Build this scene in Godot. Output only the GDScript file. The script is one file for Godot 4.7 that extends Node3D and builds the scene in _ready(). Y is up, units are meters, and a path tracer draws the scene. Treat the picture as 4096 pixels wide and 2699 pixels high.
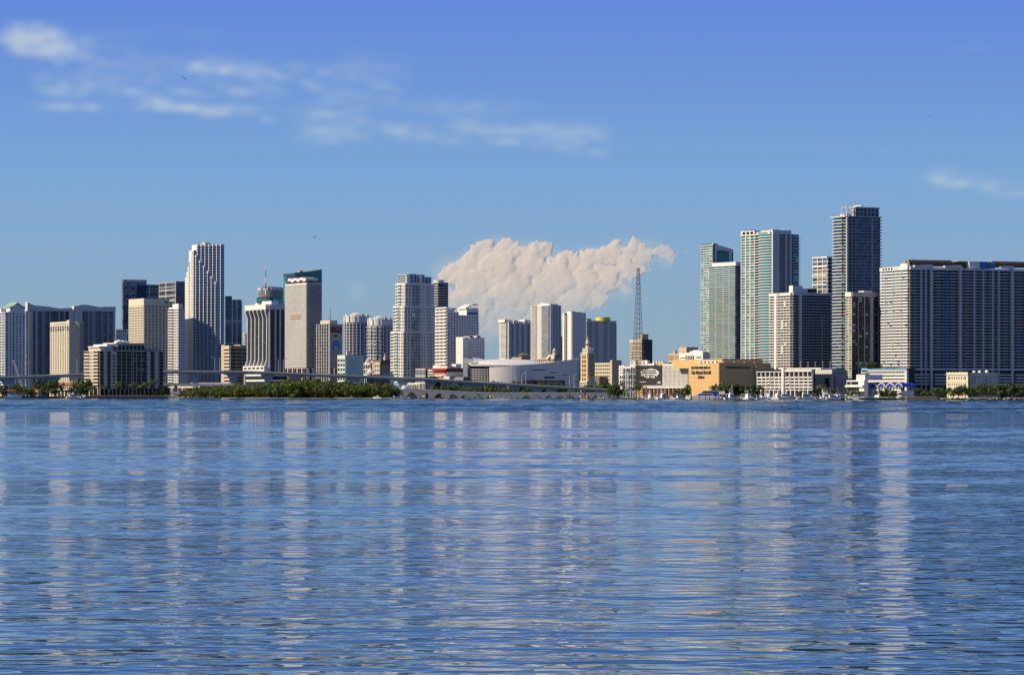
extends Node3D
# A bay with a city skyline behind it, seen across the water through a long lens.
# Lengths are metres. The eye stands at the origin, EYE above the water, and looks along -z.

const F := 13900.0        # focal length, in pixels of the 4096-wide photograph
const HY := 1581.5        # row of the horizon in the photograph
const EYE := 3.2
const ROLL := 0.00122     # the camera leans by a hair
const LAND := 1.5         # height of the quays above the water
const SUN_SIDE := 79.0    # degrees the sun stands to the side, behind the eye
const SUN_UP := 33.0

var M := {}
var cube: BoxMesh
var rng := RandomNumberGenerator.new()
var cur: Node3D           # the building being put together: its near corner stands at its origin
var A := 0.0              # width of its face to the left of that corner (sunny side)
var B := 0.0              # width of its face to the right of it
var HT := 0.0
var DD := 0.0
var PX := 0.0             # photograph pixels to a metre there
var n_panes := 0
var taken := {}
var shared := {}


func _ready() -> void:
	rng.seed = 20
	make_camera()
	make_sky()
	make_sun()
	make_materials()
	cube = BoxMesh.new()
	make_water()
	make_ground()
	make_cumulus()
	make_city()
	make_waterfront()
	make_green()
	make_small_things()


func make_camera() -> void:
	var cam := Camera3D.new()
	cam.name = "camera"
	cam.projection = Camera3D.PROJECTION_FRUSTUM
	cam.near = 1.0
	cam.far = 60000.0
	cam.size = 2699.0 / F
	cam.frustum_offset = Vector2(0, (HY - 2699.0 / 2.0) / F)
	cam.position = Vector3(0, EYE, 0)
	cam.rotation.z = ROLL
	cam.current = true
	add_child(cam)


func make_sun() -> void:
	var sun := DirectionalLight3D.new()
	sun.name = "sun"
	sun.light_energy = 1.6
	sun.light_color = Color(1.0, 0.925, 0.79)
	sun.light_angular_distance = 0.5
	sun.shadow_enabled = true
	var s := deg_to_rad(SUN_SIDE)
	var e := deg_to_rad(SUN_UP)
	add_child(sun)
	sun.look_at_from_position(Vector3.ZERO, Vector3(sin(s) * cos(e), -sin(e), -cos(s) * cos(e)), Vector3.UP)


# ---------------------------------------------------------------- sky

func sky_colour(el: float) -> Color:
	var at := [-90.0, -0.01, 0.0, 1.2, 2.4, 3.6, 5.0, 6.5, 9.0, 15.0, 35.0, 90.0]
	var c := [Color(0.10, 0.16, 0.22), Color(0.10, 0.16, 0.22), Color(0.30, 0.41, 0.485), Color(0.275, 0.41, 0.53), Color(0.245, 0.405, 0.605), Color(0.205, 0.385, 0.665), Color(0.16, 0.315, 0.69), Color(0.127, 0.255, 0.70), Color(0.11, 0.215, 0.60), Color(0.10, 0.19, 0.49), Color(0.10, 0.16, 0.37), Color(0.09, 0.14, 0.28)]
	for i in range(1, at.size()):
		if el <= at[i]:
			var lo: Color = c[i - 1]
			return lo.lerp(c[i], (el - at[i - 1]) / (at[i] - at[i - 1]))
	return c[-1]


func stroke(x: float, y: float, pts: Array, w0: float, w1: float) -> float:
	# how near (x, y) is to a streak that runs along pts, 0 to 1
	var best := 0.0
	var n := pts.size() - 1
	for i in n:
		var p: Vector2 = pts[i]
		var q: Vector2 = pts[i + 1]
		var t := clampf((x - p.x) / (q.x - p.x), 0.0, 1.0)
		var f := (i + t) / n
		var dy := y - lerpf(p.y, q.y, t)
		var dx := 0.0
		if x < pts[0].x:
			dx = (pts[0].x - x) / 90.0
		elif x > pts[-1].x:
			dx = (x - pts[-1].x) / 90.0
		var w := lerpf(w0, w1, f)
		if dy > 0.0:
			w *= 0.55
		best = maxf(best, exp(-(dy * dy) / (w * w) - dx * dx))
	return best


func cloud_at(x: float, y: float, wisp: FastNoiseLite, puff: FastNoiseLite) -> Color:
	# colour and cover of the clouds in the direction of photograph pixel (x, y)
	var a := 0.0
	# along and across the streaks, which sink to the right
	var al := x * 0.98 + y * 0.17
	var ac := y - x * 0.16
	var yy := y + 15.0 * wisp.get_noise_2d(al * 0.8 + 900.0, ac * 2.0)
	var thr := pow(clampf(0.72 + 0.95 * wisp.get_noise_2d(al * 0.55, ac * 5.5) + 0.35 * wisp.get_noise_2d(al * 2.2 + 40.0, ac * 9.0), 0.12, 1.35), 1.5)
	var e1 := Vector2((x - 165.0) / 215.0, (yy - 176.0 - (x - 180.0) * 0.13) / 76.0)
	a += 0.66 * smoothstep(1.15, 0.45, e1.length() + 0.30 * wisp.get_noise_2d(al * 1.6, ac * 2.8)) * clampf(thr + 0.3, 0.6, 1.0)
	a += 0.22 * thr * stroke(x, yy, [Vector2(390, 210), Vector2(720, 268), Vector2(1150, 318), Vector2(1560, 372)], 44.0, 36.0)
	a += 0.30 * thr * stroke(x, yy, [Vector2(790, 262), Vector2(950, 290), Vector2(1220, 338)], 34.0, 16.0)
	a += 0.09 * thr * stroke(x, yy, [Vector2(420, 125), Vector2(640, 142), Vector2(840, 160)], 34.0, 26.0)
	a += 0.52 * thr * stroke(x, yy, [Vector2(220, 330), Vector2(470, 374), Vector2(720, 436), Vector2(1070, 482)], 30.0, 9.0)
	a += 0.34 * thr * stroke(x, yy, [Vector2(1260, 470), Vector2(1500, 520), Vector2(2000, 560), Vector2(2350, 608)], 38.0, 20.0)
	a += 0.20 * thr * stroke(x, yy, [Vector2(1330, 395), Vector2(1700, 440), Vector2(2060, 512)], 48.0, 30.0)
	a += 0.40 * thr * stroke(x, yy, [Vector2(3790, 712), Vector2(3890, 734), Vector2(4010, 784)], 34.0, 15.0)
	a += 0.10 * thr * stroke(x, yy, [Vector2(3330, 610), Vector2(3480, 596), Vector2(3620, 606)], 14.0, 14.0)
	a += 0.16 * stroke(x, y, [Vector2(3860, 198), Vector2(3895, 196)], 7.0, 7.0)
	a += 0.16 * smoothstep(1.3, 0.2, Vector2((x - 1432.0) / 46.0, (yy - 1165.0) / 34.0).length())
	var col := Color(0.70, 0.72, 0.70)
	# the cumulus that stands behind the town: billows heaped on billows
	var lobes := [Vector3(1775, 1098, 46), Vector3(1830, 1075, 55), Vector3(1895, 1045, 62), Vector3(1950, 1012, 55), Vector3(2005, 992, 46), Vector3(2060, 1000, 44), Vector3(2110, 1008, 44), Vector3(2165, 1000, 40), Vector3(2195, 1008, 30), Vector3(2120, 1065, 80), Vector3(2000, 1085, 105), Vector3(1890, 1130, 90), Vector3(1845, 1200, 80), Vector3(1900, 1260, 90), Vector3(2050, 1170, 115), Vector3(2240, 1045, 42), Vector3(2290, 1050, 50), Vector3(2350, 1060, 66), Vector3(2400, 1030, 50), Vector3(2460, 1012, 48), Vector3(2530, 1004, 48), Vector3(2590, 1008, 42), Vector3(2640, 1020, 34), Vector3(2680, 1030, 20), Vector3(2240, 1120, 90), Vector3(2340, 1140, 80), Vector3(2430, 1120, 66), Vector3(2500, 1075, 56), Vector3(2490, 1160, 34), Vector3(2160, 1210, 90), Vector3(2040, 1260, 80), Vector3(2290, 1215, 80), Vector3(2150, 1300, 90), Vector3(1960, 1330, 80), Vector3(2390, 1190, 60)]
	var p := Vector2(x + 20.0 * puff.get_noise_2d(x * 1.3, y * 1.3 + 400.0) + 16.0 * puff.get_noise_2d(x * 3.2, y * 3.2), y + 20.0 * puff.get_noise_2d(x * 1.3 + 700.0, y * 1.3) + 16.0 * puff.get_noise_2d(x * 3.2 + 90.0, y * 3.2))
	var thick := 0.0
	var light := 0.0
	var weight := 0.0
	for l: Vector3 in lobes:
		var q := (p - Vector2(l.x, l.y)) / l.z
		var r := q.length()
		if r < 1.2:
			thick = maxf(thick, smoothstep(1.10, 0.92, r))
			var k := pow(clampf(1.15 - r, 0.0, 1.0), 1.5)
			light += k * clampf(0.5 - 0.36 * q.x - 0.66 * q.y, 0.0, 1.0)
			weight += k
	if thick > 0.0:
		light = light / maxf(weight, 0.001)
		var low := smoothstep(1300.0, 1080.0, y)
		var cover := thick * lerpf(0.16, 0.26, low) * smoothstep(1440.0, 1250.0, y)
		var rift := smoothstep(0.02, 0.42, -puff.get_noise_2d(x * 0.75 + 50.0, y * 1.1))
		cover *= 1.0 - 0.22 * rift
		var white := Color(0.72, 0.64, 0.58)
		var both := a + cover - a * cover
		if both > 0.001:
			col = col.lerp(white, cover / both)
		a = both
	return Color(col.r, col.g, col.b, clampf(a, 0.0, 0.95))


func make_sky() -> void:
	var w := 4096
	var h := 2048
	var column := Image.create(1, h, false, Image.FORMAT_RGB8)
	for j in h:
		column.set_pixel(0, j, sky_colour(90.0 - (j + 0.5) / h * 180.0).linear_to_srgb())
	var im := Image.create(w, h, false, Image.FORMAT_RGB8)
	column.resize(w, h, Image.INTERPOLATE_NEAREST)
	im.copy_from(column)
	var wisp := FastNoiseLite.new()
	wisp.seed = 4
	wisp.noise_type = FastNoiseLite.TYPE_SIMPLEX_SMOOTH
	wisp.frequency = 0.0045
	wisp.fractal_octaves = 4
	var puff := FastNoiseLite.new()
	puff.seed = 11
	puff.frequency = 0.008
	puff.fractal_octaves = 3
	var deg := 360.0 / w
	var i0 := w / 2 - 150
	var patch := Image.create(300, 112, false, Image.FORMAT_RGBA8)
	for j in 112:
		var el := deg_to_rad((j + 0.5) * deg)
		for i in 300:
			var az := deg_to_rad((i0 + i + 0.5) * deg - 180.0)
			var x := 2048.0 + F * tan(az)
			var y := HY - F * tan(el) / cos(az)
			var c := cloud_at(x, y, wisp, puff)
			var s := c.linear_to_srgb()
			s.a = c.a
			patch.set_pixel(i, 111 - j, s)
	im.convert(Image.FORMAT_RGBA8)
	var top := h / 2 - 112
	im.blend_rect(patch, Rect2i(0, 0, 300, 112), Vector2i(i0, top))
	# the same weather goes on all the way round
	patch.flip_x()
	for k in [-1450, -1010, -600, 520, 930, 1400, 1740]:
		im.blend_rect(patch, Rect2i(0, 0, 300, 112), Vector2i(i0 + k, top))
		patch.flip_x()
	var mat := PanoramaSkyMaterial.new()
	mat.panorama = ImageTexture.create_from_image(im)
	var sky := Sky.new()
	sky.sky_material = mat
	var env := Environment.new()
	env.background_mode = Environment.BG_SKY
	env.background_energy_multiplier = 0.91
	env.sky = sky
	env.sky_rotation = Vector3(0, PI, 0)   # the patch sits in the middle of the picture; bring it ahead
	env.tonemap_mode = Environment.TONE_MAPPER_LINEAR
	env.tonemap_exposure = 1.1
	env.sdfgi_enabled = true
	env.ssao_enabled = true
	env.ssil_enabled = true
	var we := WorldEnvironment.new()
	we.name = "air"
	we.environment = env
	add_child(we)


func make_cumulus() -> void:
	# the great cloud behind the town, 34 km off: billows heaped on billows, thick in the middle, thinning downwards, with haze put into its alpha
	var d := 34000.0
	var k := d / F
	var r := RandomNumberGenerator.new()
	r.seed = 12
	var main := [Vector3(1775, 1098, 46), Vector3(1830, 1075, 55), Vector3(1895, 1045, 62), Vector3(1950, 1012, 55), Vector3(2005, 992, 46), Vector3(2060, 1000, 44), Vector3(2110, 1008, 44), Vector3(2165, 1000, 40), Vector3(2195, 1008, 30), Vector3(2120, 1065, 80), Vector3(2000, 1085, 105), Vector3(1890, 1130, 90), Vector3(1845, 1200, 80), Vector3(1900, 1260, 90), Vector3(2050, 1170, 115), Vector3(2240, 1045, 42), Vector3(2290, 1050, 50), Vector3(2350, 1060, 66), Vector3(2400, 1030, 50), Vector3(2460, 1012, 48), Vector3(2530, 1004, 48), Vector3(2590, 1008, 42), Vector3(2640, 1020, 34), Vector3(2680, 1030, 20), Vector3(2240, 1120, 90), Vector3(2340, 1140, 80), Vector3(2430, 1120, 66), Vector3(2500, 1075, 56), Vector3(2490, 1160, 34), Vector3(2160, 1210, 90), Vector3(2040, 1260, 80), Vector3(2290, 1215, 80), Vector3(2150, 1300, 90), Vector3(1960, 1330, 80), Vector3(2390, 1190, 60), Vector3(2720, 1024, 12), Vector3(2560, 1050, 40)]
	var lobes := []
	for m: Vector3 in main:
		lobes.append([m, 0.0])
		for i in 6:
			var a := r.randf() * TAU
			var q := m.z * r.randf_range(0.5, 0.80)
			lobes.append([Vector3(m.x + cos(a) * q, m.y + sin(a) * q * 0.9 - m.z * 0.06, m.z * r.randf_range(0.28, 0.48)), m.z * 0.34])
	var step := 3.0
	var x0 := 1690.0
	var y0 := 920.0
	var nx := int((2760.0 - x0) / step)
	var ny := int((1450.0 - y0) / step)
	var deep := PackedFloat32Array()
	deep.resize(nx * ny)
	var wob := FastNoiseLite.new()
	wob.seed = 21
	wob.frequency = 0.011
	wob.fractal_octaves = 4
	wob.fractal_gain = 0.36
	var bent := PackedVector2Array()
	bent.resize(nx * ny)
	for j in ny:
		for i in nx:
			var x := x0 + i * step
			var y := y0 + j * step
			bent[j * nx + i] = Vector2(x + 36.0 * wob.get_noise_2d(x, y), y + 32.0 * wob.get_noise_2d(x + 700.0, y + 300.0))
	for l in lobes:
		var c: Vector3 = l[0]
		var reach := c.z + 26.0
		for j in range(maxi(0, int((c.y - reach - y0) / step)), mini(ny, int((c.y + reach - y0) / step) + 2)):
			for i in range(maxi(0, int((c.x - reach - x0) / step)), mini(nx, int((c.x + reach - x0) / step) + 2)):
				var e := (bent[j * nx + i] - Vector2(c.x, c.y)) / c.z
				var f := 1.0 - e.length_squared()
				if f > 0.0:
					var h: float = f * (1.6 - 0.6 * f) * c.z + l[1] * minf(1.0, f * 3.0)
					var was := deep[j * nx + i]
					deep[j * nx + i] = maxf(was, h) + pow(maxf(0.0, 12.0 - absf(was - h)), 2.0) / 48.0 * minf(1.0, was * 0.1)
	var billow := FastNoiseLite.new()
	billow.seed = 6
	billow.noise_type = FastNoiseLite.TYPE_CELLULAR
	billow.cellular_return_type = FastNoiseLite.RETURN_DISTANCE
	billow.frequency = 0.035
	billow.fractal_octaves = 3
	billow.domain_warp_enabled = true
	billow.domain_warp_amplitude = 14.0
	billow.domain_warp_frequency = 0.03
	var torn := FastNoiseLite.new()
	torn.seed = 3
	torn.frequency = 0.012
	torn.fractal_octaves = 4
	var v := PackedVector3Array()
	var col := PackedColorArray()
	for side in 2:
		for j in ny:
			for i in nx:
				var x := x0 + i * step
				var y := y0 + j * step
				var t := deep[j * nx + i]
				var z := t
				if t > 0.0: z += minf(t * 0.25, 6.0) * (-billow.get_noise_2d(x, y))
				var thin := torn.get_noise_2d(x * 0.8, y)
				var fade := smoothstep(1400.0, 1090.0, y + 70.0 * thin) * lerpf(1.0, 0.55, smoothstep(2420.0, 2700.0, x + 60.0 * thin))
				var al := smoothstep(0.0, 26.0 + 40.0 * smoothstep(1000.0, 1200.0, y), t + 9.0 * thin) * clampf(t * 0.15, 0.0, 1.0) * clampf(0.22 + 0.78 * fade, 0.0, 1.0) * smoothstep(1440.0, 1300.0, y) * 0.68
				v.append(Vector3((x - 2090.0) * k, (1250.0 - y) * k, ((0.26 * z if side == 0 else -0.3 * z) + 0.42 * (x - 2090.0) - 0.38 * (1250.0 - y)) * k))
				col.append(Color(0.97, 0.80, 0.64, al))
	var ids := PackedInt32Array()
	for side in 2:
		for j in ny - 1:
			for i in nx - 1:
				var a := side * nx * ny + j * nx + i
				if col[a].a + col[a + 1].a + col[a + nx].a + col[a + nx + 1].a < 0.01: continue
				if side == 0: ids.append_array([a, a + 1, a + nx + 1, a, a + nx + 1, a + nx])
	var nor := PackedVector3Array()
	nor.resize(v.size())
	for j in ny:
		for i in nx:
			var a := j * nx + i
			var dx := v[j * nx + mini(i + 1, nx - 1)] - v[j * nx + maxi(i - 1, 0)]
			var dy := v[maxi(j - 1, 0) * nx + i] - v[mini(j + 1, ny - 1) * nx + i]
			nor[a] = dx.cross(dy).normalized()
	var arrays := []
	arrays.resize(Mesh.ARRAY_MAX)
	arrays[Mesh.ARRAY_VERTEX] = v
	arrays[Mesh.ARRAY_NORMAL] = nor
	arrays[Mesh.ARRAY_COLOR] = col
	arrays[Mesh.ARRAY_INDEX] = ids
	var mesh := ArrayMesh.new()
	mesh.add_surface_from_arrays(Mesh.PRIMITIVE_TRIANGLES, arrays)
	var m := StandardMaterial3D.new()
	m.resource_name = "cloud"
	m.vertex_color_use_as_albedo = true
	m.transparency = BaseMaterial3D.TRANSPARENCY_ALPHA
	m.roughness = 1.0
	m.specular_mode = BaseMaterial3D.SPECULAR_DISABLED
	m.backlight_enabled = true
	m.backlight = Color(0.9, 0.88, 0.86)
	mesh.surface_set_material(0, m)
	var o := thing("cumulus_cloud", "large peach-white cumulus cloud billowing behind the arena and the lattice mast", "cloud", Vector3(px_x(2090, d), px_y(2090, 1250, d), -d))
	mesh_part(o, "billows", mesh, null)


# ---------------------------------------------------------------- helpers

func px_x(px: float, d: float) -> float:
	return (px - 2048.0) / F * d


func px_y(px: float, py: float, d: float) -> float:
	return EYE + (HY - py + (px - 2048.0) * ROLL) / F * d


func at(px: float, py: float, d: float) -> Vector3:
	return Vector3(px_x(px, d), px_y(px, py, d), -d)


func numbered(called: String) -> String:
	var n: int = taken.get(called, 0)
	taken[called] = n + 1
	return called if n == 0 else "%s_%03d" % [called, n]


func tag(o: Node, label := "", category := "", group := "", kind := "") -> void:
	if label: o.set_meta("label", label)
	if category: o.set_meta("category", category)
	if group: o.set_meta("group", group)
	if kind: o.set_meta("kind", kind)


func thing(called: String, label: String, category: String, where: Vector3, turn := 0.0, group := "") -> Node3D:
	var o := Node3D.new()
	o.name = numbered(called)
	add_child(o)
	o.position = where
	o.rotation.y = turn
	tag(o, label, category, group)
	return o


func mesh_part(parent: Node3D, called: String, m: Mesh, mat: Material, where := Vector3.ZERO) -> MeshInstance3D:
	var o := MeshInstance3D.new()
	o.name = called
	o.mesh = m
	if mat: o.material_override = mat
	o.position = where
	parent.add_child(o, true)
	return o


func box(parent: Node3D, called: String, lo: Vector3, hi: Vector3, mat: Material) -> MeshInstance3D:
	var o := MeshInstance3D.new()
	o.name = called
	o.mesh = cube
	o.material_override = mat
	o.transform = Transform3D(Basis.from_scale((hi - lo).abs()), (lo + hi) / 2.0)
	parent.add_child(o, true)
	return o


func stuff(parent: Node3D, called: String, places: Array, mat: Material, tints := []) -> void:
	# many small alike pieces as one part; places are Transform3D of a unit cube
	if places.is_empty():
		return
	var mm := MultiMesh.new()
	mm.transform_format = MultiMesh.TRANSFORM_3D
	mm.use_colors = not tints.is_empty()
	mm.mesh = cube
	mm.instance_count = places.size()
	for i in places.size():
		mm.set_instance_transform(i, places[i])
		if tints: mm.set_instance_color(i, tints[i])
	var o := MultiMeshInstance3D.new()
	o.name = called
	o.multimesh = mm
	o.material_override = mat
	o.set_meta("kind", "stuff")
	parent.add_child(o, true)


# Collects triangles for one mesh.
class Shape:
	var v := PackedVector3Array()
	var c := PackedColorArray()
	func tri(a: Vector3, b: Vector3, d: Vector3) -> void:
		v.append_array([a, b, d])
	func quad(a: Vector3, b: Vector3, d: Vector3, e: Vector3) -> void:
		v.append_array([a, b, d, a, d, e])
	func box(lo: Vector3, hi: Vector3) -> void:
		var p := []
		for k in 8:
			p.append(Vector3(hi.x if k & 1 else lo.x, hi.y if k & 2 else lo.y, hi.z if k & 4 else lo.z))
		for f in [[4, 6, 7, 5], [1, 3, 2, 0], [5, 7, 3, 1], [0, 2, 6, 4], [2, 3, 7, 6], [0, 4, 5, 1]]:
			quad(p[f[0]], p[f[1]], p[f[2]], p[f[3]])
	func bar(a: Vector3, b: Vector3, w: float, w2 := -1.0, sides := 4) -> void:
		# a tapered bar from a to b
		if w2 < 0.0: w2 = w
		var z := (b - a).normalized()
		var x := z.cross(Vector3.UP if absf(z.y) < 0.9 else Vector3.RIGHT).normalized()
		var y := z.cross(x)
		for i in sides:
			var t0 := TAU * i / sides + 0.3
			var t1 := TAU * (i + 1) / sides + 0.3
			var d0 := x * cos(t0) + y * sin(t0)
			var d1 := x * cos(t1) + y * sin(t1)
			quad(a + d0 * w, a + d1 * w, b + d1 * w2, b + d0 * w2)
			tri(b, b + d0 * w2, b + d1 * w2)
			tri(a, a + d1 * w, a + d0 * w)
	func prism(pts: PackedVector2Array, z0: float, z1: float) -> void:
		# an outline in x and y, given a depth
		var ids := Geometry2D.triangulate_polygon(pts)
		var cw := Geometry2D.is_polygon_clockwise(pts)
		for i in range(0, ids.size(), 3):
			var a := pts[ids[i]]
			var b := pts[ids[i + 1]]
			var d := pts[ids[i + 2]]
			tri(Vector3(a.x, a.y, z1), Vector3(b.x, b.y, z1), Vector3(d.x, d.y, z1))
			tri(Vector3(a.x, a.y, z0), Vector3(d.x, d.y, z0), Vector3(b.x, b.y, z0))
		for i in pts.size():
			var a := pts[i]
			var b := pts[(i + 1) % pts.size()]
			if cw:
				quad(Vector3(a.x, a.y, z0), Vector3(b.x, b.y, z0), Vector3(b.x, b.y, z1), Vector3(a.x, a.y, z1))
			else:
				quad(Vector3(b.x, b.y, z0), Vector3(a.x, a.y, z0), Vector3(a.x, a.y, z1), Vector3(b.x, b.y, z1))
	func lathe(prof: Array, sides: int, from := 0.0, to := TAU, sx := 1.0, sz := 1.0) -> void:
		# profile of (radius, height) turned about the y axis
		for i in sides:
			var t0 := lerpf(from, to, float(i) / sides)
			var t1 := lerpf(from, to, float(i + 1) / sides)
			for k in prof.size() - 1:
				var p: Vector2 = prof[k]
				var q: Vector2 = prof[k + 1]
				quad(Vector3(sin(t0) * p.x * sx, p.y, cos(t0) * p.x * sz), Vector3(sin(t0) * q.x * sx, q.y, cos(t0) * q.x * sz), Vector3(sin(t1) * q.x * sx, q.y, cos(t1) * q.x * sz), Vector3(sin(t1) * p.x * sx, p.y, cos(t1) * p.x * sz))
	func done(smooth := false) -> ArrayMesh:
		var st := SurfaceTool.new()
		st.begin(Mesh.PRIMITIVE_TRIANGLES)
		st.set_smooth_group(0 if smooth else -1)
		for i in v.size():
			if c.size() == v.size(): st.set_color(c[i])
			st.add_vertex(v[i])
		if smooth: st.index()
		st.generate_normals()
		return st.commit()


# ---------------------------------------------------------------- materials

func paint(name_: String, c: Color, rough := 0.85, tex: Texture2D = null, grain := Vector3(0.06, 0.02, 0.06)) -> StandardMaterial3D:
	var m := StandardMaterial3D.new()
	m.resource_name = name_
	m.albedo_color = c.linear_to_srgb()
	m.roughness = rough
	if tex:
		m.albedo_texture = tex
		m.uv1_triplanar = true
		m.uv1_world_triplanar = true
		m.uv1_scale = grain
	M[name_] = m
	return m


func glass(name_: String, c: Color, metal := 0.0, rough := 0.08) -> StandardMaterial3D:
	var m := StandardMaterial3D.new()
	m.resource_name = name_
	m.albedo_color = c.linear_to_srgb()
	m.metallic = metal
	m.roughness = rough
	m.metallic_specular = 0.5 if metal > 0.0 else 0.3
	M[name_] = m
	return m


func noise_picture(size: int, freq: float, lo: float, hi: float, seed_: int, oct := 4) -> ImageTexture:
	var n := FastNoiseLite.new()
	n.seed = seed_
	n.frequency = freq
	n.fractal_octaves = oct
	var im := n.get_seamless_image(size, size)
	im.convert(Image.FORMAT_RGB8)
	for j in size:
		for i in size:
			var k := lerpf(lo, hi, im.get_pixel(i, j).r)
			im.set_pixel(i, j, Color(k, k, k))
	return ImageTexture.create_from_image(im)


func make_materials() -> void:
	var grime := noise_picture(256, 0.02, 0.90, 1.0, 3)
	var coarse := noise_picture(256, 0.03, 0.55, 1.0, 8)
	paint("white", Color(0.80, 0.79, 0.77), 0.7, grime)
	paint("chalk", Color(0.77, 0.765, 0.75), 0.8, grime)  # also the white of faces turned from the sun, shade mixed in
	paint("cream", Color(0.74, 0.68, 0.55), 0.8, grime)
	paint("stone", Color(0.66, 0.58, 0.47), 0.85, grime)
	paint("tan", Color(0.58, 0.46, 0.32), 0.85, grime)
	paint("sand_wall", Color(0.40, 0.34, 0.28), 0.85, grime)
	paint("ochre", Color(0.66, 0.44, 0.19), 0.85, grime)
	paint("herald", Color(0.72, 0.48, 0.22), 0.85, grime)
	paint("herald_side", Color(0.72, 0.48, 0.22), 0.85, grime)
	paint("mint", Color(0.62, 0.74, 0.62), 0.8, grime)
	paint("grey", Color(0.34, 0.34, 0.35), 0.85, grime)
	paint("light_grey", Color(0.64, 0.64, 0.63), 0.85, grime)  # a plain grey, and white with painted shade on faces turned from the sun
	paint("concrete", Color(0.40, 0.41, 0.42), 0.9, grime, Vector3(0.03, 0.06, 0.03))
	paint("brown_wall", Color(0.19, 0.155, 0.14), 0.85, grime)
	paint("citi_side", Color(0.74, 0.68, 0.55), 0.85, grime)
	paint("pink", Color(0.62, 0.47, 0.36), 0.85, grime)
	paint("brick", Color(0.33, 0.10, 0.07), 0.85, coarse)
	paint("terracotta", Color(0.55, 0.24, 0.09), 0.85, coarse, Vector3(0.3, 0.3, 0.3))
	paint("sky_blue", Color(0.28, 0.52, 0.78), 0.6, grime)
	paint("navy", Color(0.012, 0.03, 0.07), 0.6)
	paint("royal", Color(0.02, 0.05, 0.42), 0.5)
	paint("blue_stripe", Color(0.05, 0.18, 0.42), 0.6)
	paint("black", Color(0.02, 0.02, 0.025), 0.6)
	paint("dark", Color(0.035, 0.035, 0.045), 0.6)
	paint("iron", Color(0.07, 0.065, 0.06), 0.6)
	paint("rust_iron", Color(0.16, 0.10, 0.075), 0.7)
	paint("red", Color(0.48, 0.035, 0.02), 0.6)
	paint("dark_red", Color(0.20, 0.03, 0.04), 0.7)
	paint("yellow", Color(0.72, 0.62, 0.04), 0.6)
	paint("green", Color(0.02, 0.30, 0.05), 0.6)
	paint("roof_green", Color(0.25, 0.42, 0.30), 0.6)
	paint("copper", Color(0.12, 0.26, 0.20), 0.7)
	paint("timber", Color(0.20, 0.14, 0.09), 0.9, coarse, Vector3(0.5, 0.1, 0.5))
	paint("pile", Color(0.06, 0.045, 0.035), 0.9, coarse, Vector3(0.5, 0.1, 0.5))
	paint("gel", Color(0.82, 0.82, 0.81), 0.3)
	paint("hull_dark", Color(0.02, 0.03, 0.05), 0.3)
	paint("canvas", Color(0.12, 0.18, 0.38), 0.9)
	paint("seawall", Color(0.20, 0.16, 0.12), 0.95, coarse, Vector3(0.05, 0.2, 0.05))
	paint("dark_wall", Color(0.035, 0.032, 0.03), 0.8, coarse, Vector3(0.05, 0.2, 0.05))  # near-black wall colour with coarse grain
	paint("sandstone", Color(0.50, 0.37, 0.20), 0.95, coarse, Vector3(0.05, 0.25, 0.05))
	paint("beach_sand", Color(0.52, 0.42, 0.28), 0.95, coarse, Vector3(0.1, 0.3, 0.1))
	paint("rock", Color(0.48, 0.40, 0.28), 0.95, coarse, Vector3(0.4, 0.4, 0.4))
	paint("soil", Color(0.10, 0.10, 0.06), 0.95, coarse, Vector3(0.05, 0.05, 0.05))
	paint("asphalt", Color(0.06, 0.06, 0.06), 0.95)
	paint("bark", Color(0.12, 0.09, 0.065), 0.95)
	paint("feather", Color(0.015, 0.014, 0.014), 0.9)
	paint("foam", Color(0.80, 0.82, 0.84), 0.9)
	glass("pane_dark", Color(0.012, 0.016, 0.022))
	glass("pane_ink", Color(0.020, 0.026, 0.040))
	glass("pane_slate", Color(0.045, 0.06, 0.085))
	glass("pane_blind", Color(0.20, 0.19, 0.17), 0.0, 0.4)
	glass("pane_brown", Color(0.035, 0.026, 0.022))
	glass("pane_blue", Color(0.10, 0.17, 0.32), 0.55)
	glass("pane_deep", Color(0.045, 0.075, 0.16), 0.5)
	glass("pane_navy", Color(0.022, 0.035, 0.08), 0.35)
	glass("pane_teal", Color(0.06, 0.26, 0.28), 0.45)
	glass("pane_aqua", Color(0.18, 0.46, 0.46), 0.4)
	glass("pane_sea", Color(0.03, 0.12, 0.16), 0.45)
	glass("pane_steel", Color(0.16, 0.24, 0.36), 0.5)


# ---------------------------------------------------------------- building kit

func building(called: String, label: String, xl: float, xc: float, xr: float, ytop: float, d: float, rho := 65.0, base := LAND, category := "building") -> Node3D:
	# near corner at photograph column xc, faces reaching to columns xl and xr, top at row ytop, d metres off
	var r := deg_to_rad(rho)
	var cx := px_x(xc, d)
	var tl := (xl - 2048.0) / F
	var tr := (xr - 2048.0) / F
	A = (cx - tl * d) / (cos(r) + tl * sin(r))
	B = (tr * d - cx) / (sin(r) - tr * cos(r)) if xr > xc + 0.5 else A * 0.7
	DD = d
	PX = F / d
	cur = thing(called, label, category, Vector3(cx, base, -d), -r)
	HT = px_y(xc, ytop, d) - base
	n_panes = 0
	return cur


func vy(py: float) -> float:
	# height of a photograph row above the foot of the building, at its near corner
	return px_y(2048.0 + cur.position.x / DD * F, py, DD) - cur.position.y


func solid(called: String, x0: float, x1: float, y0: float, y1: float, z0: float, z1: float, mat: Material) -> MeshInstance3D:
	return box(cur, called, Vector3(x0, y0, z0), Vector3(x1, y1, z1), mat)


func core(mat: Material, v1 := -1.0, called := "core") -> void:
	solid(called, -A, 0, 0, HT if v1 < 0.0 else v1, -B, 0, mat)


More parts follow.
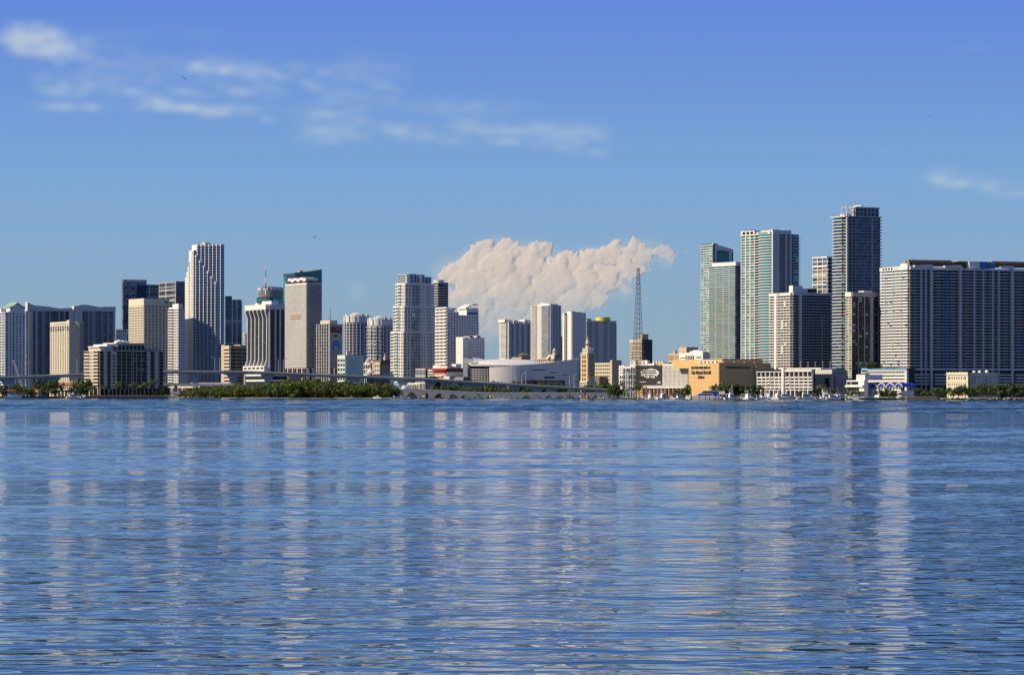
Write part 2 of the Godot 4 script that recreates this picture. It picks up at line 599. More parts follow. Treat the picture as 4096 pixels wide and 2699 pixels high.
func fbox(called: String, f: int, u0: float, u1: float, v0: float, v1: float, d0: float, d1: float, mat: Material) -> MeshInstance3D:
	# a block on a face: f 0 is the left face, measured from its left end; f 1 the right face, measured from the near corner
	if f == 0:
		return box(cur, called, Vector3(-A + u0, v0, d0), Vector3(-A + u1, v1, d1), mat)
	return box(cur, called, Vector3(d0, v0, -u1), Vector3(d1, v1, -u0), mat)


func fplace(f: int, u0: float, u1: float, v0: float, v1: float, d0: float, d1: float) -> Transform3D:
	var lo := Vector3(-A + u0, v0, d0) if f == 0 else Vector3(d0, v0, -u1)
	var hi := Vector3(-A + u1, v1, d1) if f == 0 else Vector3(d1, v1, -u0)
	return Transform3D(Basis.from_scale(hi - lo), (lo + hi) / 2.0)


func span(f: int) -> float:
	return A if f == 0 else B


func grid(f: int, u0: float, u1: float, v0: float, v1: float, bays: int, floors: int, o: Dictionary) -> void:
	# a storeyed wall: slabs (sm, sh, sd), piers (pm, pw, pd), panes (g) and balcony rails (rm, rh, rd)
	var cw := (u1 - u0) / bays
	var ch := (v1 - v0) / floors
	var sh: float = o.get("sh", 0.35 * ch)
	var sd: float = o.get("sd", 0.35)
	var pw: float = o.get("pw", 0.0)
	var pd: float = o.get("pd", 0.30)
	if o.has("sm"):
		for i in floors + (1 if o.get("cap", true) else 0):
			fbox(o.get("sn", "floor_slab"), f, u0, u1, v0 + i * ch - (0.0 if i == 0 else sh / 2), v0 + i * ch + sh / 2, 0.0, sd, o.sm)
	if pw > 0.0:
		var step: int = o.get("pe", 1)
		for i in range(0, bays + 1, step):
			var c := u0 + i * cw
			var w: float = pw * (o.get("wide", 1.0) if i == 0 or i == bays else 1.0)
			fbox(o.get("pn", "pier"), f, maxf(u0, c - w / 2), minf(u1, c + w / 2), v0, v1, 0.0, pd, o.pm)
	if o.has("rm"):
		var rd: float = o.get("rd", 1.5)
		for i in floors:
			fbox("balcony_rail", f, u0, u1, v0 + i * ch + sh / 2 + 0.02, v0 + i * ch + sh / 2 + o.get("rh", 1.0), rd - 0.15, rd, o.rm)
	if o.has("g"):
		var mats: Array = o.g
		var left := {}
		var gd: float = o.get("gd", 0.08)
		var big: bool = (cw - pw) * PX >= 9.0 and (ch - sh) * PX >= 6.0
		for j in floors:
			for i in bays:
				var a := u0 + i * cw + pw * 0.5 + 0.05
				var b := u0 + (i + 1) * cw - pw * 0.5 - 0.05
				var y0 := v0 + j * ch + sh / 2 + 0.02
				var y1 := v0 + (j + 1) * ch - sh / 2 - 0.02
				var k := rng.randi() % mats.size()
				if big and n_panes < 290:
					n_panes += 1
					fbox("window_pane", f, a, b, y0, y1, 0.0, gd, mats[k])
				else:
					if not left.has(k): left[k] = []
					left[k].append(fplace(f, a, b, y0, y1, 0.0, gd))
		for k in left:
			stuff(cur, "glazing", left[k], mats[k])


func both(v0: float, v1: float, bl: int, br: int, floors: int, o: Dictionary, o2 := {}) -> void:
	grid(0, 0, A, v0, v1, bl, floors, o)
	grid(1, 0, B, v0, v1, br, floors, o2 if o2 else o)


func roof_box(called: String, fu0: float, fu1: float, fw0: float, fw1: float, v0: float, v1: float, mat: Material) -> MeshInstance3D:
	# a block on the roof, placed by shares of the left and right face widths, both measured from the left and from the near corner
	return solid(called, -A + fu0 * A, -A + fu1 * A, v0, v1, -fw1 * B, -fw0 * B, mat)


# ---------------------------------------------------------------- water and land

func ripple_map() -> ImageTexture:
	# slopes of small waves on a square of water that repeats, ten times too steep to keep them fine in eight bits
	var n := 1024
	var fine := FastNoiseLite.new()
	fine.seed = 5
	fine.noise_type = FastNoiseLite.TYPE_SIMPLEX_SMOOTH
	fine.frequency = 0.030
	fine.fractal_octaves = 3
	fine.fractal_gain = 0.42
	var im := fine.get_seamless_image(n, n, false, false, 0.2)
	var slow := FastNoiseLite.new()
	slow.seed = 9
	slow.noise_type = FastNoiseLite.TYPE_SIMPLEX_SMOOTH
	slow.frequency = 0.006
	slow.fractal_octaves = 2
	var im2 := slow.get_seamless_image(n, n, false, false, 0.2)
	var a := im.get_data()
	var b := im2.get_data()
	var h := PackedFloat32Array()
	h.resize(n * n)
	for i in n * n:
		h[i] = a[i] / 255.0 + 1.6 * b[i] / 255.0
	# smooth away the steps of eight bits
	var g := PackedFloat32Array()
	g.resize(n * n)
	for j in n:
		var up := ((j + n - 1) % n) * n
		var dn := ((j + 1) % n) * n
		var me := j * n
		for i in n:
			var l := (i + n - 1) % n
			var r := (i + 1) % n
			g[me + i] = (h[me + i] * 4.0 + 2.0 * (h[me + l] + h[me + r] + h[up + i] + h[dn + i]) + h[up + l] + h[up + r] + h[dn + l] + h[dn + r]) / 16.0
	var out := PackedByteArray()
	out.resize(n * n * 3)
	var k := 0
	for j in n:
		var up := ((j + n - 1) % n) * n
		var dn := ((j + 1) % n) * n
		for i in n:
			var sx := (g[j * n + (i + 1) % n] - g[j * n + (i + n - 1) % n]) * 14.0
			var sy := (g[dn + i] - g[up + i]) * 14.0
			var v := Vector3(-sx, sy, 1.0).normalized()
			out[k] = int(roundf(127.5 + 127.5 * v.x))
			out[k + 1] = int(roundf(127.5 + 127.5 * v.y))
			out[k + 2] = int(roundf(127.5 + 127.5 * v.z))
			k += 3
	return ImageTexture.create_from_image(Image.create_from_data(n, n, false, Image.FORMAT_RGB8, out))


func ruffle(x: float, d: float, n: FastNoiseLite) -> float:
	# how steep the wind makes the small waves there: calm slicks, streaks and a dark breeze line near the far shore
	var along := x / (1.0 + d * 0.004)
	var streak := n.get_noise_2d(along * 0.22, 300.0 * log(d)) + 0.6 * n.get_noise_2d(along * 0.8 + 500.0, 560.0 * log(d))
	var edge := d + 30.0 * n.get_noise_2d(along * 0.15 + 90.0, 7.0)
	var k := lerpf(0.012, 0.036, smoothstep(45.0, 140.0, d))
	k = lerpf(k, 0.009, smoothstep(350.0, 430.0, edge))
	k = lerpf(k, lerpf(0.11, 0.022, smoothstep(1000.0, 2300.0, d)), smoothstep(620.0, 660.0, edge))
	return maxf(0.004, k * clampf(1.0 + streak * (2.6 if d < 130.0 else 1.7), 0.12, 2.2))


func make_water() -> void:
	var m := StandardMaterial3D.new()
	m.resource_name = "sea"
	m.albedo_color = Color(0.010, 0.056, 0.095).linear_to_srgb()
	m.roughness = 0.03
	m.metallic_specular = 0.4
	m.normal_enabled = true
	m.normal_texture = ripple_map()
	m.normal_scale = 0.06
	var wind := FastNoiseLite.new()
	wind.seed = 31
	wind.frequency = 0.02
	wind.fractal_octaves = 3
	var wave := FastNoiseLite.new()
	wave.seed = 8
	wave.noise_type = FastNoiseLite.TYPE_SIMPLEX_SMOOTH
	wave.frequency = 1.0
	wave.fractal_octaves = 2
	# a net of real waves, finer near the quay where the eye stands; wave length grows with distance as the eye can no longer part them
	var cols := 170
	var grow := 0.0021
	var rows := int(log(3900.0 / 22.0) / grow)
	var v := PackedVector3Array()
	var uv := PackedVector2Array()
	var nor := PackedVector3Array()
	v.resize((cols + 1) * (rows + 1))
	uv.resize(v.size())
	nor.resize(v.size())
	var at_ := 0
	for j in rows + 1:
		var d := 22.0 * exp(grow * j)
		var lz := 0.0085 * d + 0.08
		var lx := 0.020 * d + 0.25
		var vz := 0.0
		vz = log(d) / 0.0085
		for i in cols + 1:
			var x := lerpf(-0.185, 0.185, float(i) / cols) * d
			var k := ruffle(x, d, wind) if i % 4 == 0 else 0.0
			uv[at_] = Vector2(x, -d) / Vector2(46.0, 24.0)
			nor[at_].x = k
			var h := wave.get_noise_2d(x / lx, vz) * 0.34 * lz
			var long_ := wave.get_noise_2d(x / (lx * 9.0) + 40.0, vz * 0.12 + 11.0) * 0.20 * lz * 8.0
			v[at_] = Vector3(x, h, -d)
			nor[at_].y = long_
			at_ += 1
	# steepness, read every fourth column and blended between
	var w := cols + 1
	for j in rows + 1:
		for i in w:
			var i0 := (i / 4) * 4
			var i1 := mini(i0 + 4, (cols / 4) * 4)
			var k := lerpf(nor[j * w + i0].x, nor[j * w + i1].x, (i - i0) / 4.0)
			v[j * w + i].y = k * v[j * w + i].y + (0.3 * k + 0.014) * nor[j * w + i].y
	for j in rows + 1:
		var ja := maxi(j - 1, 0) * w
		var jb := mini(j + 1, rows) * w
		for i in w:
			var dz := v[ja + i] - v[jb + i]
			var dx := v[j * w + mini(i + 1, cols)] - v[j * w + maxi(i - 1, 0)]
			nor[j * w + i] = dz.cross(dx).normalized()
	var ids := PackedInt32Array()
	ids.resize(rows * cols * 6)
	at_ = 0
	for j in rows:
		for i in cols:
			var a := j * w + i
			ids[at_] = a
			ids[at_ + 1] = a + w
			ids[at_ + 2] = a + w + 1
			ids[at_ + 3] = a
			ids[at_ + 4] = a + w + 1
			ids[at_ + 5] = a + 1
			at_ += 6
	var arrays := []
	arrays.resize(Mesh.ARRAY_MAX)
	arrays[Mesh.ARRAY_VERTEX] = v
	arrays[Mesh.ARRAY_NORMAL] = nor
	arrays[Mesh.ARRAY_TEX_UV] = uv
	arrays[Mesh.ARRAY_INDEX] = ids
	var mesh := ArrayMesh.new()
	# beyond the breeze line the same water, its ripples steeper
	var cut := int(log(650.0 / 22.0) / grow) * cols * 6
	arrays[Mesh.ARRAY_INDEX] = ids.slice(0, cut)
	mesh.add_surface_from_arrays(Mesh.PRIMITIVE_TRIANGLES, arrays)
	mesh.surface_set_material(0, m)
	arrays[Mesh.ARRAY_INDEX] = ids.slice(cut)
	mesh.add_surface_from_arrays(Mesh.PRIMITIVE_TRIANGLES, arrays)
	var ruffled := m.duplicate()
	ruffled.normal_scale = 0.9
	mesh.surface_set_material(1, ruffled)
	# the rest of the bay, out of sight: flat
	var st := SurfaceTool.new()
	st.begin(Mesh.PRIMITIVE_TRIANGLES)
	var e := 0.185
	var far := 22.0 * exp(grow * rows)
	var near := [Vector3(-e * 22, 0, -22), Vector3(e * 22, 0, -22)]
	var back := [Vector3(-e * far, 0, -far), Vector3(e * far, 0, -far)]
	var big := 30000.0
	for q in [[Vector3(-big, 0, big), near[0], near[1], Vector3(big, 0, big)], [Vector3(-big, 0, big), Vector3(-big, 0, -big), back[0], near[0]], [near[1], back[1], Vector3(big, 0, -big), Vector3(big, 0, big)], [back[0], Vector3(-big, 0, -big), Vector3(big, 0, -big), back[1]]]:
		for c in [0, 1, 2, 0, 2, 3]:
			st.set_normal(Vector3.UP)
			st.set_uv(Vector2(q[c].x, q[c].z) / Vector2(46.0, 24.0))
			st.add_vertex(q[c])
	st.commit(mesh)
	mesh.surface_set_material(2, m)
	var o := MeshInstance3D.new()
	o.name = "water"
	o.mesh = mesh
	tag(o, "", "", "", "structure")
	add_child(o)


func structure(called: String, m: Mesh, mat: Material) -> MeshInstance3D:
	var o := mesh_part(self, called, m, mat)
	tag(o, "", "", "", "structure")
	return o


func plot(called: String, outline: Array, y: float, top: Material) -> void:
	# a piece of flat land with upright edges; outline of (photograph column, distance)
	var s := Shape.new()
	var pts := PackedVector2Array()
	for p in outline:
		pts.append(Vector2(px_x(p[0], p[1]), -p[1]))
	var ids := Geometry2D.triangulate_polygon(pts)
	for i in range(0, ids.size(), 3):
		var t := [pts[ids[i]], pts[ids[i + 1]], pts[ids[i + 2]]]
		if (t[1] - t[0]).cross(t[2] - t[0]) < 0.0: t.reverse()
		s.tri(Vector3(t[0].x, y, t[0].y), Vector3(t[1].x, y, t[1].y), Vector3(t[2].x, y, t[2].y))
	for i in pts.size():
		var a := pts[i]
		var b := pts[(i + 1) % pts.size()]
		s.quad(Vector3(a.x, -3, a.y), Vector3(a.x, y, a.y), Vector3(b.x, y, b.y), Vector3(b.x, -3, b.y))
	structure(called, s.done(), top)


func make_ground() -> void:
	plot("mainland_ground", [[-2500, 3750], [1300, 3720], [2470, 3700], [2475, 2810], [5200, 2760], [9000, 3300], [30000, 29000], [-26000, 29000]], LAND - 0.3, M.soil)
	plot("home_island", [[-700, 3215], [668, 3215], [668, 3330], [-700, 3600]], LAND - 0.3, M.soil)
	plot("mangrove_island", [[712, 3500], [735, 3470], [1200, 3450], [1560, 3460], [1660, 3500], [1500, 3580], [760, 3580]], 0.4, M.beach_sand)


# ---------------------------------------------------------------- more of the building kit

var XL := 0.0
var XC := 0.0
var XR := 0.0

func put_up(called: String, label: String, xl: float, xc: float, xr: float, ytop: float, d: float, rho := 65.0, base := LAND) -> void:
	building(called, label, xl, xc, xr, ytop, d, rho, base)
	XL = xl
	XC = xc
	XR = xr


func uL(px: float) -> float:
	return (px - XL) / (XC - XL) * A


func uR(px: float) -> float:
	return (px - XC) / (XR - XC) * B


func uf(f: int, px: float) -> float:
	return uL(px) if f == 0 else uR(px)


func fprism(called: String, f: int, pts: Array, d0: float, d1: float, mat: Material) -> MeshInstance3D:
	# an outline (along the face, up) with a depth, set on a face
	var s := Shape.new()
	s.prism(PackedVector2Array(pts), d0, d1)
	var o := mesh_part(cur, called, s.done(), mat)
	if f == 0: o.position.x = -A
	else: o.rotation.y = PI / 2
	return o


func sill(called: String, f: int, pa: float, pb: float, ya: float, yb: float, d0: float, d1: float, mat: Material) -> MeshInstance3D:
	# a block on a face between photograph columns and rows
	return fbox(called, f, uf(f, pa), uf(f, pb), vy(yb), vy(ya), d0, d1, mat)


func wall_grid(f: int, pa: float, pb: float, ya: float, yb: float, bays: int, floors: int, o: Dictionary) -> void:
	grid(f, uf(f, pa), uf(f, pb), vy(yb), vy(ya), bays, floors, o)


func lettering(f: int, text: String, px: float, py: float, high: float, mat: Material, out := 0.25, serif := false, long := 0.0) -> MeshInstance3D:
	# letters HIGH photograph pixels tall, centred on a column and row of a face
	var t := TextMesh.new()
	var font := SystemFont.new()
	font.font_names = PackedStringArray(["Droid Serif" if serif else "Droid Sans"])
	font.font_weight = 700
	t.font = font
	t.text = text
	t.font_size = 32
	t.pixel_size = high / PX / 24.0
	t.depth = 0.3
	t.curve_step = 2.0
	var o := mesh_part(cur, "lettering", t, mat)
	var u := uf(f, px)
	if f == 0: o.position = Vector3(-A + u, vy(py), out)
	else:
		o.position = Vector3(out, vy(py), -u)
		o.rotation.y = PI / 2
	if long > 0.0:
		var w := t.get_aabb().size.x
		if w > 0.01: o.scale = Vector3(long / w, 1, 1)
	return o


func disc(f: int, px: float, py: float, r: float, mat: Material, called := "emblem", out := 0.3) -> void:
	var pts := []
	for i in 16:
		pts.append(Vector2(uf(f, px) + cos(TAU * i / 16) * r / PX, vy(py) + sin(TAU * i / 16) * r / PX))
	fprism(called, f, pts, 0.0, out, mat)


func mast(x: float, z: float, y0: float, y1: float, w: float, mat: Material, called := "antenna") -> void:
	var s := Shape.new()
	s.bar(Vector3(x, y0, z), Vector3(x, y1, z), w, w * 0.5, 6)
	mesh_part(cur, called, s.done(), mat)


func clutter(n: int, v: float, mats: Array, tall := 3.0) -> void:
	# plant rooms, tanks and ducts on a flat roof
	for i in n:
		var x := -A * rng.randf_range(0.1, 0.9)
		var z := -B * rng.randf_range(0.1, 0.8)
		var w := rng.randf_range(1.2, 4.0)
		solid("roof_plant", x - w, x + w, v, v + rng.randf_range(0.4, 1.0) * tall, z - w * 0.6, z + w * 0.6, mats[i % mats.size()])


func ring_tower(called: String, label: String, px: float, half: float, ytop: float, d: float, floors: int, piers: int, body: Material, slab: Material, pier: Material, squash := 1.0) -> void:
	# a round tower with a ring at each floor and upright piers
	XC = px
	building(called, label, px - half, px, px + half, ytop, d, 0.1)
	cur.rotation.y = 0.0
	var r := half / PX
	cur.position.z -= r * squash
	var s := Shape.new()
	s.lathe([Vector2(r, 0), Vector2(r, HT), Vector2(0, HT)], 32, 0, TAU, 1.0, squash)
	mesh_part(cur, "core", s.done(), body)
	var ring := Shape.new()
	ring.lathe([Vector2(r, 0), Vector2(r + 0.5, 0), Vector2(r + 0.5, HT / floors * 0.16), Vector2(r, HT / floors * 0.16)], 32, 0, TAU, 1.0, squash)
	var rm := ring.done()
	for i in floors:
		mesh_part(cur, "floor_slab", rm, slab, Vector3(0, HT / floors * (i + 0.7), 0))
	for i in piers:
		var t := -PI / 2 + PI * (i + 0.5) / piers
		var o := box(cur, "pier", Vector3(-0.5, 0, -0.5), Vector3(0.5, HT, 0.5), pier)
		o.transform = Transform3D(Basis(Vector3.UP, t) * Basis.from_scale(Vector3(0.8, HT, 1.2)), Vector3(sin(t) * r, HT / 2, cos(t) * r * squash))


# ---------------------------------------------------------------- the town, from its southern end

func make_city() -> void:
	var gd := [M.pane_dark, M.pane_ink, M.pane_ink, M.pane_slate]
	var gmix := [M.pane_dark, M.pane_ink, M.pane_slate, M.pane_blind]
	var gblue := [M.pane_blue, M.pane_deep, M.pane_deep, M.pane_steel]
	var gnavy := [M.pane_navy, M.pane_deep, M.pane_navy]
	var gteal := [M.pane_teal, M.pane_aqua, M.pane_sea, M.pane_teal]
	south_end(gd, gmix, gblue, gnavy)
	downtown(gd, gmix, gblue, gnavy, gteal)
	middle(gd, gmix, gblue, gnavy, gteal)
	behind_arena(gd, gmix, gblue, gnavy)
	press_quarter(gd, gmix, gblue, gnavy)
	north_end(gd, gmix, gblue, gnavy, gteal)


func south_end(gd: Array, gmix: Array, gblue: Array, gnavy: Array) -> void:
	# white tower with a green gable
	put_up("condominium_tower", "white condominium tower with a pale green gable roof at the far left edge", -40, 18, 98, 1250, 4900)
	core(M.pane_deep)
	both(0, HT, 5, 6, 30, {"sm": M.white, "sh": 1.2, "sd": 0.5, "pm": M.white, "pw": 2.2, "pd": 0.6, "g": gblue})
	sill("wall_strip", 1, 30, 37, 1245, 1530, 0.0, 0.9, M.chalk)
	sill("wall_strip", 1, 56, 62, 1236, 1530, 0.0, 0.9, M.chalk)
	solid("upper_storey", -A * 0.6, 0, HT, vy(1232), -B * 0.98, -B * 0.25, M.chalk)
	var g := []
	for i in 11:
		var t := i / 10.0
		var k := 1.0 - absf(t - 0.5) * 2.0
		g.append(Vector2(lerpf(uR(36), uR(99), t), vy(1232) + pow(k, 1.7) * (vy(1213) - vy(1232)) + 0.2))
	fprism("gable_wall", 1, g, -A * 0.55, 0.0, M.chalk)
	var g2 := []
	for p: Vector2 in g: g2.append(p + Vector2(0, 1.6))
	for i in 11: g2.append(g[10 - i] + Vector2(0, 0.05))
	fprism("roof", 1, g2, -A * 0.6, 1.2, M.roof_green)
	solid("penthouse", -A * 0.95, -A * 0.3, HT, vy(1232), -B * 0.22, -0.5, M.white)
	mast(-A * 0.5, -B * 0.2, vy(1232), vy(1218), 0.5, M.white)

	# the pair with wave tops
	for k in 2:
		var x0 := 98.0 if k == 0 else 284.0
		var x1 := 285.0 if k == 0 else 459.0
		put_up("condominium_tower", ["grey glass tower with a wavy roofline and pale edge, nearer the green gable", "grey glass tower with a wavy roofline, standing behind the cream hotel"][k], x0, x0 + 8, x1, 1244, 5000 + 30 * k)
		core(M.pane_deep)
		var sp := x1 - x0 - 8
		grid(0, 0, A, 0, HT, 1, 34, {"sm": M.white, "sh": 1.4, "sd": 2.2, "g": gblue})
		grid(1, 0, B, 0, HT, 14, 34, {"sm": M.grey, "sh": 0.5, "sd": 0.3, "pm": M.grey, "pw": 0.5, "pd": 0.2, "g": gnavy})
		for b in ([[0.03, 0.12], [0.18, 0.225], [0.31, 0.395], [0.49, 0.53], [0.69, 0.74], [0.81, 0.85], [0.93, 1.0]] if k == 0 else [[0.0, 0.2], [0.33, 0.39], [0.42, 0.52], [0.66, 0.7], [0.80, 0.85], [0.95, 1.0]]):
			fbox("pier", 1, B * b[0], B * b[1], 0, HT, 0.0, 1.6 if b[1] - b[0] > 0.06 or b[1] < 0.3 else 0.9, M.light_grey if b[1] < 0.3 or b[0] > 0.9 else M.grey)
		var top := []
		for i in 13:
			var t := i / 12.0
			var y: float = [1208.0, 1216.0, 1221.0, 1222.0, 1223.0, 1224.0, 1226.0, 1229.0, 1231.0, 1232.0, 1231.0, 1230.0, 1229.0][i] if k == 0 else [1224.0, 1222.0, 1219.0, 1218.0, 1219.0, 1221.0, 1224.0, 1226.0, 1226.0, 1225.0, 1225.0, 1224.0, 1224.0][i]
			top.append(Vector2(t * B, vy(y)))
		top.append(Vector2(B, vy(1244)))
		top.append(Vector2(0, vy(1244)))
		fprism("roof_screen", 1, top, -A, 1.8, M.light_grey)

	# cream hotel
	put_up("hotel_tower", "cream hotel tower with rows of small square windows and lettering at its top", 199, 275, 333, 1285, 4300)
	core(M.stone)  # right wall shows this browner tone: shade put into the colour
	wall_grid(0, 199, 275, 1302, 1310, 8, 1, {"g": gd, "pm": M.cream, "pw": 2.9, "pd": 0.3, "sh": 0.1})
	wall_grid(0, 199, 275, 1311, 1325, 8, 1, {"g": gmix, "pm": M.cream, "pw": 2.9, "pd": 0.3, "sh": 0.1})
	wall_grid(0, 199, 275, 1326, 1536, 8, 30, {"g": [M.pane_dark, M.pane_brown], "sm": M.cream, "sh": 1.0, "sd": 0.42, "pm": M.cream, "pw": 2.9, "pd": 0.3})
	sill("wall_panel", 0, 199, 275, 1285, 1302, 0.0, 0.32, M.cream)
	wall_grid(1, 317, 333, 1292, 1500, 1, 26, {"g": gd, "sm": M.stone, "sh": 1.3, "sd": 0.5})
	lettering(0, "INTERCONTINENTAL", 242, 1295, 6.5, M.grey, 0.35, true, uL(271) - uL(213))
	disc(0, 206, 1295, 3.6, M.black, "emblem", 0.42)
	disc(1, 292, 1295, 3.2, M.royal)
	roof_box("penthouse", 0.86, 1.0, 0.0, 0.2, HT, vy(1280), M.cream)
	fprism("cut_corner", 1, [Vector2(uR(300), vy(1285)), Vector2(uR(316), vy(1285)), Vector2(uR(316), vy(1318))], 0.0, 3.2, M.cream)  # lighter than the wall around it: sunlight put into the colour

	# blue tower behind
	put_up("office_tower", "tall blue glass office tower with a thin roof slot, left of the dark pair", 484, 490, 584, 1119, 5300)
	core(M.pane_blue)
	grid(0, 0, A, 0, HT - 4, 1, 46, {"sm": M.light_grey, "sh": 0.5, "sd": 0.4, "g": gblue})
	grid(1, 0, B, 0, HT - 5, 12, 46, {"sm": M.pane_navy, "sh": 0.7, "sd": 0.25, "g": [M.pane_blue, M.pane_deep, M.pane_blue]})
	fbox("parapet", 1, 0, B, HT - 4.4, HT + 0.5, 0.0, 0.5, M.grey)
	fbox("roof_slot", 1, B * 0.15, B * 0.94, HT - 2.4, HT - 0.8, 0.4, 0.65, M.light_grey)

	put_up("bank_building", "low blue bank building with a white name board, half hidden behind the roofs", 458, 461, 512, 1318, 4700)
	core(M.pane_deep)
	grid(1, 0, B, 0, vy(1326), 6, 14, {"g": gblue, "pm": M.chalk, "pw": 1.2, "pd": 0.6, "sh": 0.3})
	fbox("name_board", 1, 0, B, vy(1327), vy(1317), 0.0, 0.7, M.chalk)
	fbox("cornice", 1, 0, B, vy(1336), vy(1332), 0.0, 0.9, M.light_grey)
	lettering(1, "Sabadell", 481, 1323, 6.0, M.black, 0.8)
	disc(1, 501, 1323, 3.2, M.royal, "emblem", 1.0)

	# two dark glass towers
	put_up("office_tower", "dark glass tower with sparse white grid lines behind the cream bank", 551, 553, 638, 1138, 5400)
	core(M.pane_navy)
	grid(1, 0, B, 0, HT, 10, 44, {"g": gnavy, "sm": M.pane_slate, "sh": 0.5, "sd": 0.2})
	for py in [1139.0, 1155.0, 1166.0, 1186.0, 1230.0]: fbox("ledge", 1, 0, B, vy(py) - 0.6, vy(py), 0.0, 0.5, M.light_grey)
	for u in [0.0, 0.5, 1.0]: fbox("pier", 1, maxf(0, B * u - 0.6), minf(B, B * u + 0.6), 0, HT, 0.0, 0.55, M.light_grey)
	put_up("office_tower", "dark glass tower with a white framed left face, next to the tallest stepped tower", 635, 702, 746, 1126, 5200)
	core(M.pane_navy)
	grid(0, 0, A, 0, HT, 6, 40, {"g": gnavy, "sm": M.grey, "sh": 0.4, "sd": 0.25})
	for py in [1128.0, 1144.0, 1155.0, 1160.0, 1178.0, 1183.0, 1196.0, 1201.0]: fbox("ledge", 0, 0, A, vy(py) - 0.7, vy(py), 0.0, 0.6, M.chalk)
	for u in [0.0, 0.42, 1.0]: fbox("pier", 0, maxf(0, A * u - 0.9), minf(A, A * u + 0.9), 0, HT, 0.0, 0.65, M.chalk)
	grid(1, 0, B, 0, HT, 7, 40, {"g": gnavy, "sm": M.pane_slate, "sh": 0.8, "sd": 0.5, "pm": M.grey, "pw": 0.8, "pd": 0.4})

	# cream bank tower
	put_up("bank_tower", "square cream bank tower with ten small windows on each floor and a shaded brown side", 514, 574, 675, 1194, 4465)
	core(M.citi_side)
	solid("lit_wall_backing", -A, -0.3, 0, HT, -3, 0.02, M.stone)
	sill("wall_panel", 0, 514, 574, 1193, 1222, 0.0, 0.5, M.cream)
	sill("wall_panel", 1, 574, 675, 1193, 1222, 0.0, 0.5, M.citi_side)
	wall_grid(0, 514, 574, 1222, 1226, 10, 1, {"g": gd, "pm": M.cream, "pw": 0.7, "pd": 0.5, "sh": 0.05})
	wall_grid(0, 514, 574, 1226, 1560, 10, 33, {"g": [M.pane_dark], "sm": M.cream, "sh": 1.55, "sd": 0.6, "pm": M.cream, "pw": 1.5, "pd": 0.55, "wide": 1.5})
	wall_grid(1, 574, 675, 1222, 1560, 7, 33, {"g": [M.pane_ink, M.pane_brown, M.pane_dark, M.pane_slate], "sm": M.citi_side, "sh": 1.8, "sd": 0.5, "pm": M.citi_side, "pw": 1.6, "pd": 0.45})
	lettering(1, "citi", 662, 1209, 9.0, M.royal, 0.7)
	fprism("emblem", 1, [Vector2(uR(658), vy(1204)), Vector2(uR(662), vy(1201)), Vector2(uR(667), vy(1204)), Vector2(uR(662), vy(1202.4))], 0.5, 0.8, M.red)

	# white slim residential
	put_up("condominium_tower", "slim white condominium tower with stacked balconies, left of the tallest stepped tower", 673, 712, 738, 1234, 4400)
	core(M.chalk)
	grid(0, 0, A * 0.5, vy(1560), HT, 2, 30, {"sm": M.white, "sh": 0.7, "sd": 1.4, "g": gd, "rm": M.white, "rd": 1.4, "rh": 0.9})
	grid(0, A * 0.5, A, vy(1560), HT, 3, 30, {"g": gd, "sm": M.white, "sh": 1.6, "sd": 0.3, "pm": M.white, "pw": 1.4, "pd": 0.35})
	grid(1, 0, B, vy(1560), HT, 3, 30, {"g": gd, "sm": M.chalk, "sh": 1.5, "sd": 0.3, "pm": M.chalk, "pw": 1.5, "pd": 0.35})  # duller white than the sunny face, shade put into the colour
	roof_box("penthouse", 0.4, 1.0, 0.0, 0.7, HT, vy(1214), M.white)
	roof_box("roof_room", 0.0, 0.4, 0.0, 0.5, HT, vy(1228), M.chalk)
	stepped_tower(gd)

	put_up("office_tower", "dark blue glass tower with a white serrated edge, right of the tallest stepped tower", 898, 900, 966, 1198, 5100)
	core(M.pane_deep)
	grid(1, 0, B, 0, HT, 8, 38, {"g": gnavy, "sm": M.grey, "sh": 0.45, "sd": 0.3})
	for u in [0.38, 0.66]: fbox("pier", 1, B * u, B * u + 1.5, 0, HT, 0.0, 0.6, M.light_grey)
	for py in [1280.0, 1284.0, 1291.0, 1370.0]: fbox("ledge", 1, 0, B, vy(py) - 0.7, vy(py), 0.0, 0.7, M.light_grey)
	grid(1, B * 0.955, B, 0, HT, 1, 32, {"sm": M.white, "sh": 2.2, "sd": 1.6, "sn": "balcony"})
	roof_box("roof_room", 0.0, 0.9, 0.0, 0.4, HT, vy(1184), M.pane_navy)

	put_up("parking_garage", "beige office block with long horizontal bands, low beside the ribbed black tower", 888, 919, 992, 1382, 4000)
	core(M.pane_dark)
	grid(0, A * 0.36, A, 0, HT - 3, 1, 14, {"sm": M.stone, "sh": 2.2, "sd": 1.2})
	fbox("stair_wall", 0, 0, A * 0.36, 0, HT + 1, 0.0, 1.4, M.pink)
	grid(1, 0, B, 0, HT - 3, 3, 14, {"sm": M.sand_wall, "sh": 2.1, "sd": 1.2, "pm": M.sand_wall, "pw": 0.8, "pd": 1.0})  # same bands as the left face, darkened: shade put into the colour
	fbox("parapet", 1, 0, B, HT - 3, HT, 0.0, 1.3, M.sand_wall)  # darkened like the bands below, painted shade
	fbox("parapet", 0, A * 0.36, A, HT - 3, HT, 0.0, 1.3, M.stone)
	roof_box("roof_room", 0.2, 1.0, 0.55, 0.8, HT, vy(1378), M.stone)
	put_up("apartment_tower", "thin strip of a white apartment tower beside the ribbed black tower", 972, 980, 998, 1335, 4650)
	core(M.chalk)
	both(0, HT, 2, 3, 24, {"g": gd, "sm": M.white, "sh": 1.2, "sd": 0.5, "pm": M.white, "pw": 1.0, "pd": 0.5})


